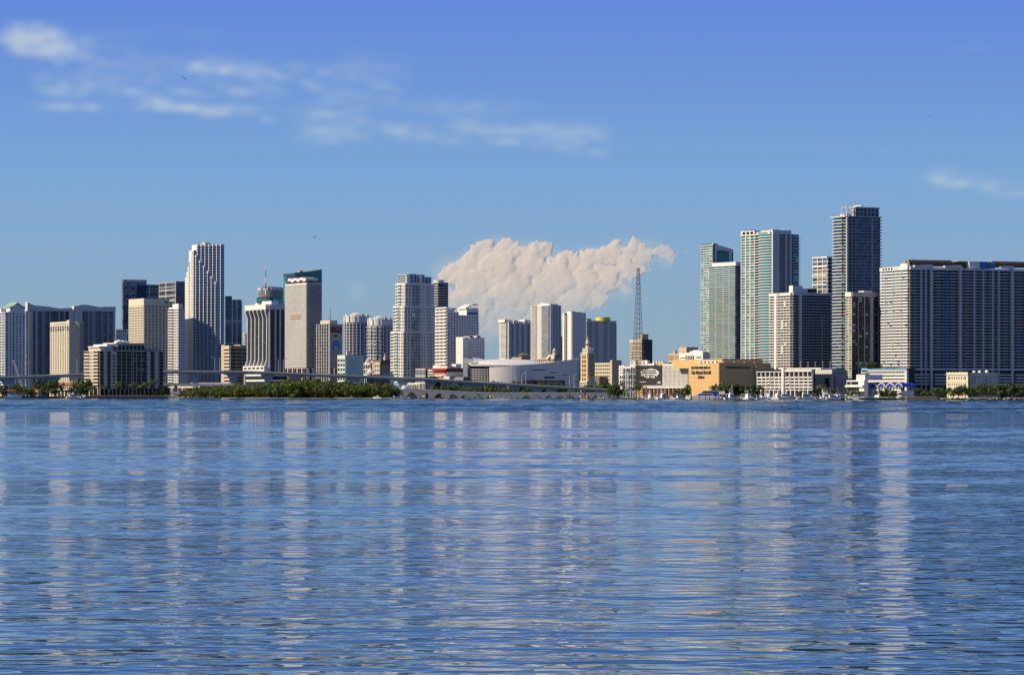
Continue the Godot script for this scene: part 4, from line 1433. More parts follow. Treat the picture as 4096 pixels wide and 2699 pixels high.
func white_giant(gd: Array, gmix: Array, gteal: Array) -> void:
	put_up("condominium_tower", "tallest white condominium tower, stepping in twice towards a dark glass crown", 1563, 1613, 1746, 1330, 4000)
	var steps := [[0.0, 1.0, 0.0, 1.0, 1530.0, 1330.0, 13], [0.12, 1.0, 0.03, 0.95, 1330.0, 1228.0, 7], [0.22, 1.0, 0.06, 0.92, 1228.0, 1138.0, 6]]
	for k in 3:
		var t: Array = steps[k]
		var y0 := vy(t[4])
		var y1 := vy(t[5])
		var a0: float = -A + t[0] * A
		var z0: float = -t[2] * B
		var z1: float = -t[3] * B
		var nf := int(round((y1 - y0) / 3.7))
		solid("core", a0, z0 * 0.25, y0, y1, z1, z0, M.pane_ink)
		# sunny face, set on the front of this tier
		var hold := cur
		var keep_a := A
		var wing := Node3D.new()
		wing.name = "tier"
		hold.add_child(wing, true)
		wing.position = Vector3(z0 * 0.25, 0, z0)
		cur = wing
		A = z0 * 0.25 - a0
		grid(0, 0, A * 0.28, y0, y1, 1, nf, {"g": gmix, "sm": M.white, "sh": 1.6, "sd": 0.5, "pm": M.white, "pw": 1.4, "pd": 0.6})
		grid(0, A * 0.28, A * 0.62, y0, y1, 2, nf, {"g": gteal, "sm": M.white, "sh": 0.7, "sd": 1.8, "rm": M.chalk, "rd": 1.8, "rh": 0.8})
		grid(0, A * 0.62, A, y0, y1, 2, nf, {"g": gmix, "sm": M.white, "sh": 1.7, "sd": 0.5, "pm": M.white, "pw": 2.2, "pd": 0.6})
		var bb := z0 - z1
		var keep_b := B
		B = bb
		grid(1, 0, bb * 0.20, y0, y1, 2, nf, {"g": gmix, "sm": M.chalk, "sh": 1.5, "sd": 0.4, "pm": M.chalk, "pw": 1.8, "pd": 0.5})  # right face from here in greyer whites, shade put into the colour
		grid(1, bb * 0.20, bb * 0.52, y0, y1, 6, nf, {"g": [M.pane_deep, M.pane_sea, M.pane_ink, M.pane_steel], "sm": M.light_grey, "sh": 0.6, "sd": 0.3, "pm": M.light_grey, "pw": 0.6, "pd": 0.4, "wide": 3.0})
		grid(1, bb * 0.52, bb * 0.74, y0, y1, 3, nf, {"g": gmix, "sm": M.chalk, "sh": 1.7, "sd": 0.9, "pm": M.chalk, "pw": 1.7, "pd": 1.0})
		grid(1, bb * 0.74, bb * 0.87, y0, y1, 3, nf, {"g": [M.pane_teal, M.pane_sea, M.pane_steel], "sm": M.light_grey, "sh": 0.6, "sd": 0.3, "pm": M.white, "pw": 0.7, "pd": 0.5})
		grid(1, bb * 0.87, bb, y0, y1, 2, nf, {"g": gmix, "sm": M.chalk, "sh": 1.7, "sd": 0.5, "pm": M.chalk, "pw": 1.6, "pd": 0.6})
		cur = hold
		A = keep_a
		B = keep_b
		fbox("tier_parapet", 1, t[2] * B + 0.1, t[2] * B + bb, y1, y1 + 1.6, z0 * 0.25 - 1.0, z0 * 0.25 + 0.6, M.white)
		solid("tier_parapet", a0, z0 * 0.25 - 1.2, y1, y1 + 1.6, z0 - 1.0, z0 + 0.6, M.white)
	solid("crown", -A * 0.70, -2.5, vy(1138), vy(1097), -B * 0.66, -4.0, M.pane_sea)
	solid("crown", -A * 0.55, -2.0, vy(1138), vy(1106), -B * 0.86, -B * 0.66 - 0.1, M.pane_steel)
	for k in 6:
		solid("crown_mullion", -2.6, -2.2, vy(1138), vy(1096), -B * (0.10 + 0.11 * k) - 0.4, -B * (0.10 + 0.11 * k) + 0.4, M.chalk)
	for k in 4:
		solid("crown_mullion", -A * 0.7 + k * A * 0.2, -A * 0.7 + k * A * 0.2 + 0.7, vy(1138), vy(1096), -4.2, -3.6, M.chalk)
		solid("crown_ledge", -A * 0.71, -2.3, vy(1097 + 10 * k) - 0.7, vy(1097 + 10 * k), -B * 0.662, -3.8, M.chalk)
	solid("crown_fin", -3.0, -0.6, vy(1140), vy(1101), -B * 0.18, -B * 0.10, M.white)
	solid("crown_fin", -3.0, -0.6, vy(1140), vy(1103), -B * 0.56, -B * 0.50, M.white)
	solid("roof_hut", -A * 0.5, -4, vy(1097), vy(1094), -B * 0.42, -B * 0.2, M.grey)


func arc_wall(called: String, pts: Array, lo: Callable, hi: Callable, thick: float, mat: Material) -> void:
	# an upright wall along a curve in plan, with its foot and top given along the way
	var s := Shape.new()
	var n := pts.size() - 1
	for i in n:
		var p: Vector3 = pts[i]
		var q: Vector3 = pts[i + 1]
		var side := (q - p).normalized().cross(Vector3.UP) * thick
		var l0: float = lo.call(float(i) / n)
		var l1: float = lo.call((i + 1.0) / n)
		var h0: float = hi.call(float(i) / n)
		var h1: float = hi.call((i + 1.0) / n)
		var a := [p + Vector3(0, l0, 0), p + Vector3(0, h0, 0), q + Vector3(0, h1, 0), q + Vector3(0, l1, 0)]
		s.quad(a[0], a[1], a[2], a[3])
		s.quad(a[3] - side, a[2] - side, a[1] - side, a[0] - side)
		s.quad(a[1], a[1] - side, a[2] - side, a[2])
	mesh_part(cur, called, s.done(), mat)


func arena() -> void:
	var d := 3760.0
	cur = thing("sports_arena", "white drum-shaped sports arena with a sweeping curved wall and disc roof", "arena", Vector3(px_x(2090, d), LAND, -d))
	DD = d
	PX = F / d
	var k := 1.0 / PX
	var X := func(px: float) -> float: return (px - 2090.0) * k
	# big curved wall: starts at the glass front, swells towards the eye and runs back to the right
	var pts := []
	for i in 25:
		var t := i / 24.0
		var px := lerpf(1957.0, 2319.0, t)
		pts.append(Vector3(X.call(px), 0, 24.0 * sin(PI * (0.12 + 0.62 * t)) - 66.0 * t * t))
	var top := func(t: float) -> float: return vy(lerpf(1469.0, 1466.0, minf(1.0, t * 4.0)) - 35.0 * pow(t, 1.9))
	arc_wall("curved_wall", pts, func(_t: float) -> float: return 0.0, top, 1.5, M.white)
	var slot := func(pa: float, pb: float, ya: float, yb: float) -> void:
		var q := []
		for i in 7:
			var t := (lerpf(pa, pb, i / 6.0) - 1957.0) / 362.0
			q.append(Vector3(X.call(lerpf(pa, pb, i / 6.0)), 0, 24.0 * sin(PI * (0.12 + 0.62 * t)) - 66.0 * t * t + 0.3))
		arc_wall("window_slot", q, func(_t: float) -> float: return vy(yb), func(_t: float) -> float: return vy(ya), 1.0, M.pane_navy)
	slot.call(2122.0, 2184.0, 1477.5, 1481.0)
	slot.call(2201.0, 2228.0, 1488.0, 1490.5)
	slot.call(2248.0, 2280.0, 1497.5, 1500.5)
	slot.call(2176.0, 2219.0, 1505.5, 1513.0)
	slot.call(2302.0, 2313.0, 1523.0, 1526.0)
	slot.call(2098.0, 2262.0, 1520.0, 1546.0)
	# disc roof
	var roof := Shape.new()
	var rr := 176.0 * k
	roof.lathe([Vector2(rr * 0.99, -1.6), Vector2(rr, 0.0), Vector2(rr * 0.98, 1.4), Vector2(rr * 0.8, 4.2), Vector2(rr * 0.5, 6.6), Vector2(0, 7.6)], 40)
	mesh_part(cur, "disc_roof", roof.done(), M.white, Vector3(X.call(2030.0), vy(1462), -rr * 0.8 - 4))
	var drum := Shape.new()
	drum.lathe([Vector2(rr * 0.93, 0), Vector2(rr * 0.93, vy(1464))], 32)
	mesh_part(cur, "inner_drum", drum.done(), M.pane_navy, Vector3(X.call(2030.0), 0, -rr * 0.8 - 4))
	# eave over the glass front, and the glass front itself
	var eave := []
	for i in 9:
		var t := i / 8.0
		eave.append(Vector3(X.call(lerpf(1853.0, 2040.0, t)), 0, -10 + 16.0 * sin(PI * (0.12 + 0.5 * t))))
	arc_wall("roof_eave", eave, func(t: float) -> float: return vy(1464.0 + 1.0 * t), func(t: float) -> float: return vy(1455.0 + 6.0 * t), 14.0, M.white)
	var front := []
	for i in 9: front.append(Vector3(X.call(lerpf(1870.0, 1962.0, i / 8.0)), 0, -6 + 9.0 * sin(PI * (0.1 + 0.4 * i / 8.0))))
	arc_wall("glass_front", front, func(_t: float) -> float: return 0.0, func(_t: float) -> float: return vy(1474.0), 0.6, M.pane_slate)
	for i in 8:
		var p: Vector3 = front[i]
		box(cur, "mullion", p + Vector3(-0.4, 0, 0), p + Vector3(0.4, vy(1474.0), 0.9), M.white)
	for j in 6:
		arc_wall("transom", front.map(func(p: Vector3) -> Vector3: return p + Vector3(0, 0, 0.7)), func(_t: float) -> float: return vy(1524.0 - 9.5 * j) - 0.55, func(_t: float) -> float: return vy(1524.0 - 9.5 * j) + 0.2, 0.4, M.white)
	# blank pylon on the left and the tilted fins above
	box(cur, "pylon", Vector3(X.call(1850.0), 0, -22), Vector3(X.call(1870.0), vy(1454.0), 0), M.white)
	var fin := Shape.new()
	fin.prism(PackedVector2Array([Vector2(X.call(1850.0), vy(1452.0)), Vector2(X.call(1850.0), vy(1430.0)), Vector2(X.call(1894.0), vy(1437.0)), Vector2(X.call(1894.0), vy(1452.0))]), -20.0, -12.0)
	mesh_part(cur, "roof_fin", fin.done(), M.light_grey)
	var fin2 := Shape.new()
	fin2.prism(PackedVector2Array([Vector2(X.call(1889.0), vy(1450.0)), Vector2(X.call(1889.0), vy(1429.0)), Vector2(X.call(1922.0), vy(1433.0)), Vector2(X.call(1960.0), vy(1444.0)), Vector2(X.call(1960.0), vy(1450.0))]), -46.0, -30.0)
	mesh_part(cur, "roof_fin", fin2.done(), M.white)
	box(cur, "side_annex", Vector3(X.call(2300.0), 0, -70), Vector3(X.call(2322.0), vy(1440.0), -46), M.light_grey)


func behind_arena(gd: Array, gmix: Array, gblue: Array, gnavy: Array) -> void:
	put_up("condominium_tower", "wide white condominium with deep grooves and a balcony corner, behind the arena roof", 2002, 2030, 2188, 1290, 4800)
	core(M.pane_ink)
	grid(0, 0, A, vy(1470), HT, 2, 20, {"g": gblue, "sm": M.white, "sh": 1.0, "sd": 2.2, "rm": M.white, "rd": 2.2, "rh": 0.9})
	grid(1, 0, B, vy(1470), HT, 24, 22, {"g": gnavy, "sm": M.grey, "sh": 0.8, "sd": 0.35, "pm": M.light_grey, "pw": 1.8, "pd": 0.5})  # greys of this face hold painted shade, the sunny face is white
	for k in 8: fbox("pier", 1, B * k / 7.6, minf(B, B * k / 7.6 + 4.2), 0, HT + 1 + 1.5 * (k % 2), 0.0, 3.0, M.chalk)
	fbox("roof_band", 1, 0, B, HT - 1.0, HT + 1.6, -6.0, 0.8, M.white)
	fprism("roof_wing", 1, [Vector2(-4, HT), Vector2(-4, vy(1277)), Vector2(B * 0.32, vy(1283)), Vector2(B * 0.32, HT)], -A, -1.0, M.white)
	fprism("roof_wing", 1, [Vector2(B * 0.44, HT), Vector2(B * 0.44, vy(1277)), Vector2(B * 0.75, vy(1281)), Vector2(B * 0.75, HT)], -A, -1.0, M.white)
	fprism("roof_wing", 1, [Vector2(B * 0.80, HT), Vector2(B * 0.80, vy(1283)), Vector2(B, vy(1278)), Vector2(B, HT)], -A, -1.0, M.white)

	put_up("condominium_tower", "taller white balconied condominium rising behind the grooved one", 2127, 2199, 2243, 1222, 4700)
	core(M.pane_navy)
	grid(0, 0, A * 0.3, vy(1470), HT, 2, 30, {"g": gblue, "sm": M.white, "sh": 0.7, "sd": 1.8, "rm": M.chalk, "rd": 1.8, "rh": 0.8})
	grid(0, A * 0.3, A * 0.56, vy(1470), HT, 2, 30, {"g": gd, "sm": M.white, "sh": 2.0, "sd": 0.6, "pm": M.white, "pw": 3.0, "pd": 0.8})
	grid(0, A * 0.56, A, vy(1470), HT, 3, 30, {"g": gblue, "sm": M.white, "sh": 0.8, "sd": 2.0, "sn": "balcony"})
	grid(1, 0, B, vy(1470), HT, 4, 30, {"g": gblue, "sm": M.light_grey, "sh": 0.9, "sd": 1.4, "pm": M.chalk, "pw": 2.2, "pd": 1.0})  # white greyed on this side, shade put into the colour
	fbox("pier", 1, 0.0, 3.4, 0, HT, 0.0, 1.6, M.chalk)
	roof_box("roof_house", 0.35, 1.0, 0.0, 0.75, HT, vy(1215), M.chalk)
	fprism("roof_fin", 0, [Vector2(A * 0.3, vy(1217)), Vector2(A * 0.32, vy(1207)), Vector2(A * 0.75, vy(1213)), Vector2(A * 0.75, vy(1216))], -8, -4, M.light_grey)
	put_up("office_tower", "narrow strip of a dark tower between two white condominiums", 2236, 2240, 2258, 1345, 4950)
	core(M.pane_navy)
	both(0, HT, 1, 3, 22, {"g": gnavy, "sm": M.grey, "sh": 0.6, "sd": 0.4})

	put_up("condominium_tower", "white condominium with a dark balcony slot, left of the yellow drum roof", 2252, 2287, 2342, 1252, 4450)
	core(M.pane_ink)
	grid(0, 0, A * 0.18, 0, HT, 1, 1, {"pm": M.white, "pw": 1.5, "pd": 0.5, "sm": M.white, "sh": 0.4})
	grid(0, A * 0.18, A * 0.55, vy(1470), HT - 3, 1, 30, {"g": gd, "sm": M.white, "sh": 0.7, "sd": 2.4, "sn": "balcony"})
	fbox("wall_strip", 0, A * 0.55, A, 0, HT + 2, 0.0, 0.8, M.white)
	fbox("wall_strip", 0, 0, A * 0.18, 0, HT, 0.0, 0.8, M.white)
	grid(1, 0, B, vy(1470), HT, 8, 30, {"g": gd, "sm": M.grey, "sh": 1.2, "sd": 0.5, "pm": M.chalk, "pw": 2.2, "pd": 1.2})  # slabs and piers greyed: painted shade on a white tower
	roof_box("roof_house", 0.4, 1.0, 0.0, 0.3, HT, vy(1245), M.white)
	roof_box("roof_house", 0.4, 1.0, 0.36, 0.7, HT, vy(1247), M.chalk)

	put_up("condominium_tower", "broad shaded condominium with a bright yellow drum and a green drum on its roof", 2330, 2346, 2465, 1284, 4600)
	core(M.pane_ink)
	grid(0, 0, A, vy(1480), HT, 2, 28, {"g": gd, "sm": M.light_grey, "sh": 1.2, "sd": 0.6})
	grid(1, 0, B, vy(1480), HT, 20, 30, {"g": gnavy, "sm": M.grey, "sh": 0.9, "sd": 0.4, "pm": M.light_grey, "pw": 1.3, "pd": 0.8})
	for q in [[0.2, 0.24], [0.42, 0.47], [0.5, 0.53], [0.72, 0.76]]: fbox("wall_strip", 1, B * q[0], B * q[1], 0, HT, 0.0, 1.2, M.chalk)
	grid(1, B * 0.975, B, vy(1480), HT - 6, 1, 30, {"sm": M.white, "sh": 1.2, "sd": 2.0, "sn": "balcony"})
	fbox("roof_band", 1, 0, B, HT - 0.8, HT + 0.8, -4.0, 1.0, M.chalk)
	var dr := Shape.new()
	dr.lathe([Vector2(9.8, HT), Vector2(9.8, vy(1268)), Vector2(0, vy(1268))], 28)
	mesh_part(cur, "yellow_drum", dr.done(), M.yellow, Vector3(-6, 0, -B * 0.62))
	var dg := Shape.new()
	dg.lathe([Vector2(4.6, HT), Vector2(4.6, vy(1274)), Vector2(0, vy(1274))], 24)
	mesh_part(cur, "green_drum", dg.done(), M.green, Vector3(-A * 0.5, 0, -5))

	# low tan roofs just above the arena
	put_up("office_block", "low tan roofs with a small hipped turret just above the arena roof", 2046, 2085, 2112, 1428, 4300)
	core(M.sand_wall)
	roof_box("turret", 0.75, 1.0, 0.1, 0.9, HT, vy(1421), M.stone)
	var hip := Shape.new()
	hip.lathe([Vector2(9.0, 0), Vector2(0.3, 3.4)], 4, PI / 4, TAU + PI / 4)
	mesh_part(cur, "hipped_roof", hip.done(), M.brown_wall, Vector3(-A * 0.12, vy(1421), -B * 0.5))
	put_up("courthouse", "tan building with a teal panel and a small domed cupola above the arena", 2140, 2216, 2250, 1432, 4350)
	core(M.tan)
	grid(0, 0, A, vy(1446), HT - 1, 10, 1, {"g": gd, "pm": M.stone, "pw": 1.6, "pd": 0.4})
	roof_box("upper_block", 0.7, 1.0, 0.05, 1.0, HT, vy(1418), M.stone)
	fbox("teal_panel", 1, B * 0.1, B * 0.9, vy(1430), vy(1420), -1.8, 0.2, M.copper)
	var cup := Shape.new()
	cup.lathe([Vector2(3.2, vy(1418)), Vector2(3.2, vy(1413)), Vector2(2.2, vy(1412)), Vector2(2.2, vy(1404)), Vector2(2.8, vy(1403)), Vector2(2.4, vy(1399)), Vector2(1.0, vy(1395)), Vector2(0.2, vy(1391))], 14)
	mesh_part(cur, "cupola", cup.done(), M.stone, Vector3(-A * 0.1, 0, -B * 0.3))
	var dish := Shape.new()
	dish.lathe([Vector2(0, 0), Vector2(2.0, 0.6), Vector2(3.2, 1.8)], 14)
	var dm := mesh_part(cur, "satellite_dish", dish.done(), M.white, Vector3(-A * 0.25, HT, 0.6))
	dm.rotation.x = 0.9
	old_tower()


func old_tower() -> void:
	# cream tower in tiers with a lantern, yellow in the sun
	put_up("tower", "slender cream and yellow historic tower with a domed lantern, right of the arena", 2325, 2351, 2379, 1412, 3880)
	core(M.ochre)
	var gd := [M.pane_brown, M.pane_dark]
	grid(0, A * 0.14, A * 0.86, 2, vy(1418), 3, 9, {"g": gd, "sm": M.ochre, "sh": 2.6, "sd": 0.3, "pm": M.ochre, "pw": 1.3, "pd": 0.35})
	grid(1, B * 0.1, B * 0.9, 2, vy(1418), 3, 9, {"g": gd, "sm": M.ochre, "sh": 2.6, "sd": 0.3, "pm": M.ochre, "pw": 1.8, "pd": 0.35})
	for f in 2:
		var w := span(f)
		fbox("corner_pier", f, 0, w * 0.14, 0, HT, 0.0, 0.6, M.cream)
		fbox("corner_pier", f, w * 0.86, w, 0, HT, 0.0, 0.6, M.cream)
		fbox("frieze", f, 0, w, vy(1424), HT + 0.4, 0.0, 0.9, M.cream)
		for i in 5: fbox("window_pane", f, w * (0.14 + 0.16 * i), w * (0.22 + 0.16 * i), vy(1421), vy(1415), 0.8, 0.98, M.pane_brown)
	# second tier with battlements
	solid("second_tier", -A * 0.9, -A * 0.08, HT + 0.4, vy(1398), -B * 0.92, -B * 0.08, M.cream)
	for i in 6:
		solid("battlement", -A * (0.9 - 0.145 * i), -A * (0.82 - 0.145 * i), vy(1398), vy(1392), -B * 0.10, -B * 0.06, M.cream)
		solid("battlement", -A * 0.10, -A * 0.06, vy(1398), vy(1392), -B * (0.17 + 0.145 * i), -B * (0.10 + 0.145 * i), M.cream)
	for i in 4: solid("window_pane", -A * (0.8 - 0.18 * i), -A * (0.72 - 0.18 * i), vy(1408), vy(1402), -B * 0.09, -B * 0.075, M.pane_brown)
	var c := Vector3(-A * 0.5, 0, -B * 0.5)
	var t3 := Shape.new()
	var q := 1.0 / PX
	t3.lathe([Vector2(10.5 * q, vy(1398)), Vector2(10.5 * q, vy(1386)), Vector2(9.4 * q, vy(1385)), Vector2(9.4 * q, vy(1372)), Vector2(10.4 * q, vy(1371)), Vector2(10.4 * q, vy(1369)), Vector2(7.0 * q, vy(1367))], 8, PI / 8, TAU + PI / 8)
	mesh_part(cur, "octagon_tier", t3.done(), M.cream, c)
	for i in 8:
		var a := TAU * i / 8.0
		var o: MeshInstance3D = box(cur, "arch_opening", Vector3.ZERO, Vector3.ONE, M.pane_brown)
		o.transform = Transform3D(Basis(Vector3.UP, a) * Basis.from_scale(Vector3(1.0, vy(1374) - vy(1383), 0.3)), c + Vector3(sin(a) * 8.72 * q, (vy(1374) + vy(1383)) / 2, cos(a) * 8.72 * q))
	var lan := Shape.new()
	lan.lathe([Vector2(8.0 * q, vy(1368)), Vector2(8.0 * q, vy(1360)), Vector2(6.6 * q, vy(1359)), Vector2(6.6 * q, vy(1357))], 12)
	mesh_part(cur, "lantern", lan.done(), M.stone, c)
	var dome := Shape.new()
	dome.lathe([Vector2(6.6 * q, vy(1357)), Vector2(5.6 * q, vy(1352)), Vector2(3.0 * q, vy(1348.5)), Vector2(1.0 * q, vy(1346)), Vector2(0.3 * q, vy(1340))], 14)
	mesh_part(cur, "dome", dome.done(), M.copper, c)
	solid("podium", -A * 1.15, B * 0.5, 0, vy(1524), -B, 3.0, M.cream)
	for i in 6: solid("podium_pane", -A + A * i / 5.0, -A + A * i / 5.0 + 1.2, 2, vy(1532), 2.9, 3.1, M.pane_brown)
	solid("podium_cornice", -A * 1.2, B * 0.5 + 0.6, vy(1530), vy(1527), 3.0, 3.8, M.stone)


func press_quarter(gd: Array, gmix: Array, gblue: Array, gnavy: Array) -> void:
	put_up("college_building", "beige block with a deep square grid of windows, right of the historic tower", 2372, 2451, 2484, 1452, 4000)
	core(M.brown_wall)
	grid(0, 0, A, 2, HT - 1, 11, 9, {"g": [M.pane_brown, M.pane_dark], "sm": M.cream, "sh": 1.5, "sd": 1.3, "pm": M.cream, "pw": 1.3, "pd": 1.2})
	solid("stair_tower", -A * 0.06, 1.5, 0, vy(1440), -B, 1.6, M.pink)
	solid("stair_tower_side", 1.0, 1.9, 0, vy(1440) - 0.1, -B, -0.2, M.pink)
	fbox("parapet", 0, 0, A * 0.94, HT - 1, HT + 0.3, 0.0, 1.4, M.cream)
	solid("dark_annex", -A * 0.85, -A * 0.2, 0, vy(1506), 1.6, 12, M.brown_wall)

	put_up("office_block", "small white block with two tall dark openings beside the green glass building", 2476, 2498, 2502, 1462, 3700)
	core(M.white)
	for j in 3:
		for i in 2: fbox("window_pane", 0, A * (0.22 + 0.34 * i), A * (0.42 + 0.34 * i), vy(1493 - 10 * j), vy(1489 - 10 * j), 0.0, 0.15, M.pane_dark)
	for j in 2:
		for i in 2: fbox("window_pane", 0, A * (0.2 + 0.38 * i), A * (0.44 + 0.38 * i), vy(1533 - 18 * j), vy(1520 - 18 * j), 0.0, 0.15, M.pane_dark)
	put_up("office_block", "green glass building with white upright fins and an american flag, beside the lattice mast", 2498, 2547, 2556, 1466, 3150)
	core(M.pane_sea)
	grid(0, 0, A, 0, HT - 1.5, 5, 5, {"g": [M.pane_sea, M.pane_dark, M.pane_teal], "sm": M.mint, "sh": 0.9, "sd": 0.3, "pm": M.white, "pw": 0.8, "pd": 1.4, "pn": "fin"})
	fbox("parapet", 0, 0, A, HT - 1.5, HT, 0.0, 1.5, M.white)
	roof_box("roof_room", 0.45, 0.95, 0.1, 0.9, HT, vy(1452), M.white)
	roof_box("roof_room", 0.5, 0.9, 0.2, 0.8, vy(1452), vy(1441), M.chalk)

	put_up("office_tower", "tan office tower with a dark blue glass side, behind the lattice mast", 2520, 2569, 2609, 1358, 3900)
	core(M.tan)
	grid(0, A * 0.03, A, 0, HT - 3, 10, 20, {"g": [M.pane_brown, M.pane_dark], "sm": M.stone, "sh": 1.5, "sd": 0.4, "pm": M.cream, "pw": 0.9, "pd": 0.6})
	fbox("parapet", 0, 0, A, HT - 3, HT, 0.0, 0.7, M.stone)
	grid(1, 0, B * 0.93, 0, HT, 10, 22, {"g": gnavy, "sm": M.pane_slate, "sh": 0.5, "sd": 0.2, "pm": M.pane_slate, "pw": 0.6, "pd": 0.3})
	fbox("edge_wall", 1, B * 0.93, B, 0, HT, 0.0, 0.6, M.brown_wall)
	roof_box("roof_house", 0.86, 1.0, 0.0, 0.62, HT, vy(1336), M.tan)
	roof_box("roof_house", 0.6, 0.86, 0.0, 0.62, HT, vy(1350), M.tan)

	# long white fronted press building: billboard and fins
	put_up("press_annex", "long white finned building carrying a black billboard with torn paper lettering", 2547, 2757, 2770, 1460, 3080, 58)
	core(M.ochre)
	var b0 := uL(2655)
	grid(0, b0, A, vy(1550), HT, 20, 5, {"g": [M.pane_brown, M.pane_dark], "sm": M.chalk, "sh": 2.4, "sd": 0.5, "pm": M.white, "pw": 0.9, "pd": 1.1, "pn": "fin"})
	grid(0, uL(2572), b0, vy(1550), vy(1539), 20, 1, {"g": gmix, "sm": M.white, "sh": 0.5, "sd": 0.8, "pm": M.white, "pw": 0.9, "pd": 1.0, "pn": "fin"})
	fbox("ledge", 0, uL(2572), A, vy(1552), vy(1549), 0.0, 2.4, M.white)
	for i in 24: fbox("column", 0, lerpf(uL(2574), A, i / 24.0), lerpf(uL(2574), A, i / 24.0) + 0.8, 0, vy(1552), 0.0, 1.4, M.brick if i % 2 else M.pink)
	for i in 23: fbox("window_pane", 0, lerpf(uL(2576.4), A, i / 24.0), lerpf(uL(2580.6), A, i / 24.0), 0, vy(1553), 0.0, 0.2, M.pane_brown)
	fbox("billboard", 0, uL(2550), uL(2654), vy(1539), vy(1459.5), 0.6, 1.6, M.black)
	# torn white paper patch in upright strips
	for i in 26:
		var t := i / 25.0
		var px := lerpf(2567.0, 2641.0, t)
		var e := sqrt(maxf(0.0, 1.0 - pow(t * 2.0 - 1.0, 2.0)))
		fbox("paper_strip", 0, uL(px), uL(px + 3.2), vy(1489 + 22 * e * rng.randf_range(0.5, 1.0) + 3), vy(1489 - 17 * e * rng.randf_range(0.55, 1.0) - 2), 1.55, 1.7 + 0.01 * (i % 3), M.white)
	for q in [[2595, 1472], [2621, 1470], [2581, 1504], [2630, 1504], [2608, 1510]]: fbox("paper_photo", 0, uL(q[0] - 3.2), uL(q[0] + 3.2), vy(q[1] + 4), vy(q[1] - 4), 1.6, 1.85, M.dark)
	lettering(0, "FINE CONVERSATIONS", 2604, 1482, 5.2, M.black, 1.9, false, uL(2632) - uL(2576))
	lettering(0, "ONLY HAVE BEGINNINGS", 2604, 1491, 5.2, M.black, 1.9, false, uL(2636) - uL(2573))
	lettering(0, "AND MIDDLES", 2606, 1500.5, 5.2, M.black, 1.9, false, uL(2624) - uL(2587))
	fbox("caption", 0, uL(2566), uL(2594), vy(1528), vy(1525.6), 1.55, 1.75, M.white)
	for k in 3: fbox("caption", 0, uL(2637), uL(2651), vy(1527 + 3 * k), vy(1525.4 + 3 * k), 1.55, 1.75, M.white)
	roof_box("roof_house", 0.06, 0.20, 0.1, 0.8, HT, vy(1438), M.white)
	roof_box("roof_house", 0.21, 0.33, 0.1, 0.8, HT, vy(1452), M.white)
	roof_box("roof_house", 0.40, 0.52, 0.1, 0.8, HT, vy(1448), M.ochre)
	roof_box("roof_house", 0.52, 0.62, 0.1, 0.8, HT, vy(1448), M.brown_wall)
	for k in 4: roof_box("roof_tank", 0.30 + 0.055 * k, 0.325 + 0.055 * k, 0.2, 0.7, vy(1452), vy(1442), M.chalk)

	# the press building
	put_up("press_building", "square yellow press building with gothic lettering and a long dark brown side", 2756, 2876, 3082, 1453, 3020, 57)
	core(M.herald)
	for i in 9:
		for j in 7:   # stone panels with open joints
			fbox("wall_tile", 0, A * i / 9.0 + 0.05, A * (i + 1) / 9.0 - 0.05, lerpf(1.0, HT, j / 7.0) + 0.05, lerpf(1.0, HT, (j + 1) / 7.0) - 0.05, 0.0, 0.22 + 0.02 * ((i + j) % 2), M.herald)
	fbox("window_recess", 0, uL(2766.5), uL(2843), vy(1475.5), vy(1464), 0.2, 0.38, M.cream)
	for q in [[2767.5, 2778.5], [2780, 2797], [2798.6, 2815.6], [2817, 2834], [2835.6, 2842.4]]: fbox("window_pane", 0, uL(q[0]), uL(q[1]), vy(1474.5), vy(1465), 0.3, 0.5, M.pane_dark)
	lettering(0, "The Miami Herald", 2807, 1489.5, 13.5, M.navy, 0.5, true, uL(2846) - uL(2767))
	lettering(0, "el Nuevo", 2807, 1508, 12.0, M.navy, 0.5, true, uL(2820) - uL(2794))
	fbox("side_cladding", 1, 0, B, 0, HT - 0.05, 0.0, 0.5, M.herald_side)
	fbox("window_pane", 1, uR(2902), uR(3001), vy(1474), vy(1464), 0.4, 0.62, M.pane_navy)
	fbox("parapet", 1, 0.0, B, HT - 0.05, HT + 0.8, -0.5, 0.55, M.herald_side)
	fbox("side_fin", 1, uR(3016), uR(3021), 0, vy(1462), 0.5, 3.0, M.tan)
	solid("upper_mass", -A * 1.72, -A * 0.08, HT - 4, vy(1436), -B * 0.9, -B * 0.10, M.herald)
	solid("upper_mass_side", -A * 0.08, -A * 0.06, HT, vy(1436) - 0.05, -B * 0.7, -B * 0.10 - 0.1, M.herald_side)
	for k in 5: roof_box("roof_plant", 0.30 + 0.13 * k, 0.37 + 0.13 * k, 0.01, 0.05, HT, vy(1444), M.light_grey if k % 2 else M.white)
	for k in 4: roof_box("roof_lamp", 0.97, 0.99, 0.1 + 0.2 * k, 0.12 + 0.2 * k, HT, HT + 1.6, M.white)
	for i in 9: fbox("window_pane", 0, A * (i + 0.2) / 9.0, A * (i + 0.8) / 9.0, 0.2, 0.9, 0.1, 0.3, M.pane_dark)

	# blocks seen above its roof
	put_up("office_block", "tan office block with a taller blank box, seen above the press building roof", 2674, 2746, 2792, 1388, 3700)
	core(M.tan, vy(1413))
	solid("tall_block", -A * 0.42, 0, 0, HT, -B, 0.05, M.pink)
	fbox("side_wall", 1, 0, B, 0, HT - 0.2, 0.0, 0.4, M.pink)
	wall_grid(0, 2676, 2714, 1420, 1438, 9, 2, {"g": gd, "sm": M.tan, "sh": 2.0, "sd": 0.4, "pm": M.pink, "pw": 0.9, "pd": 0.4})
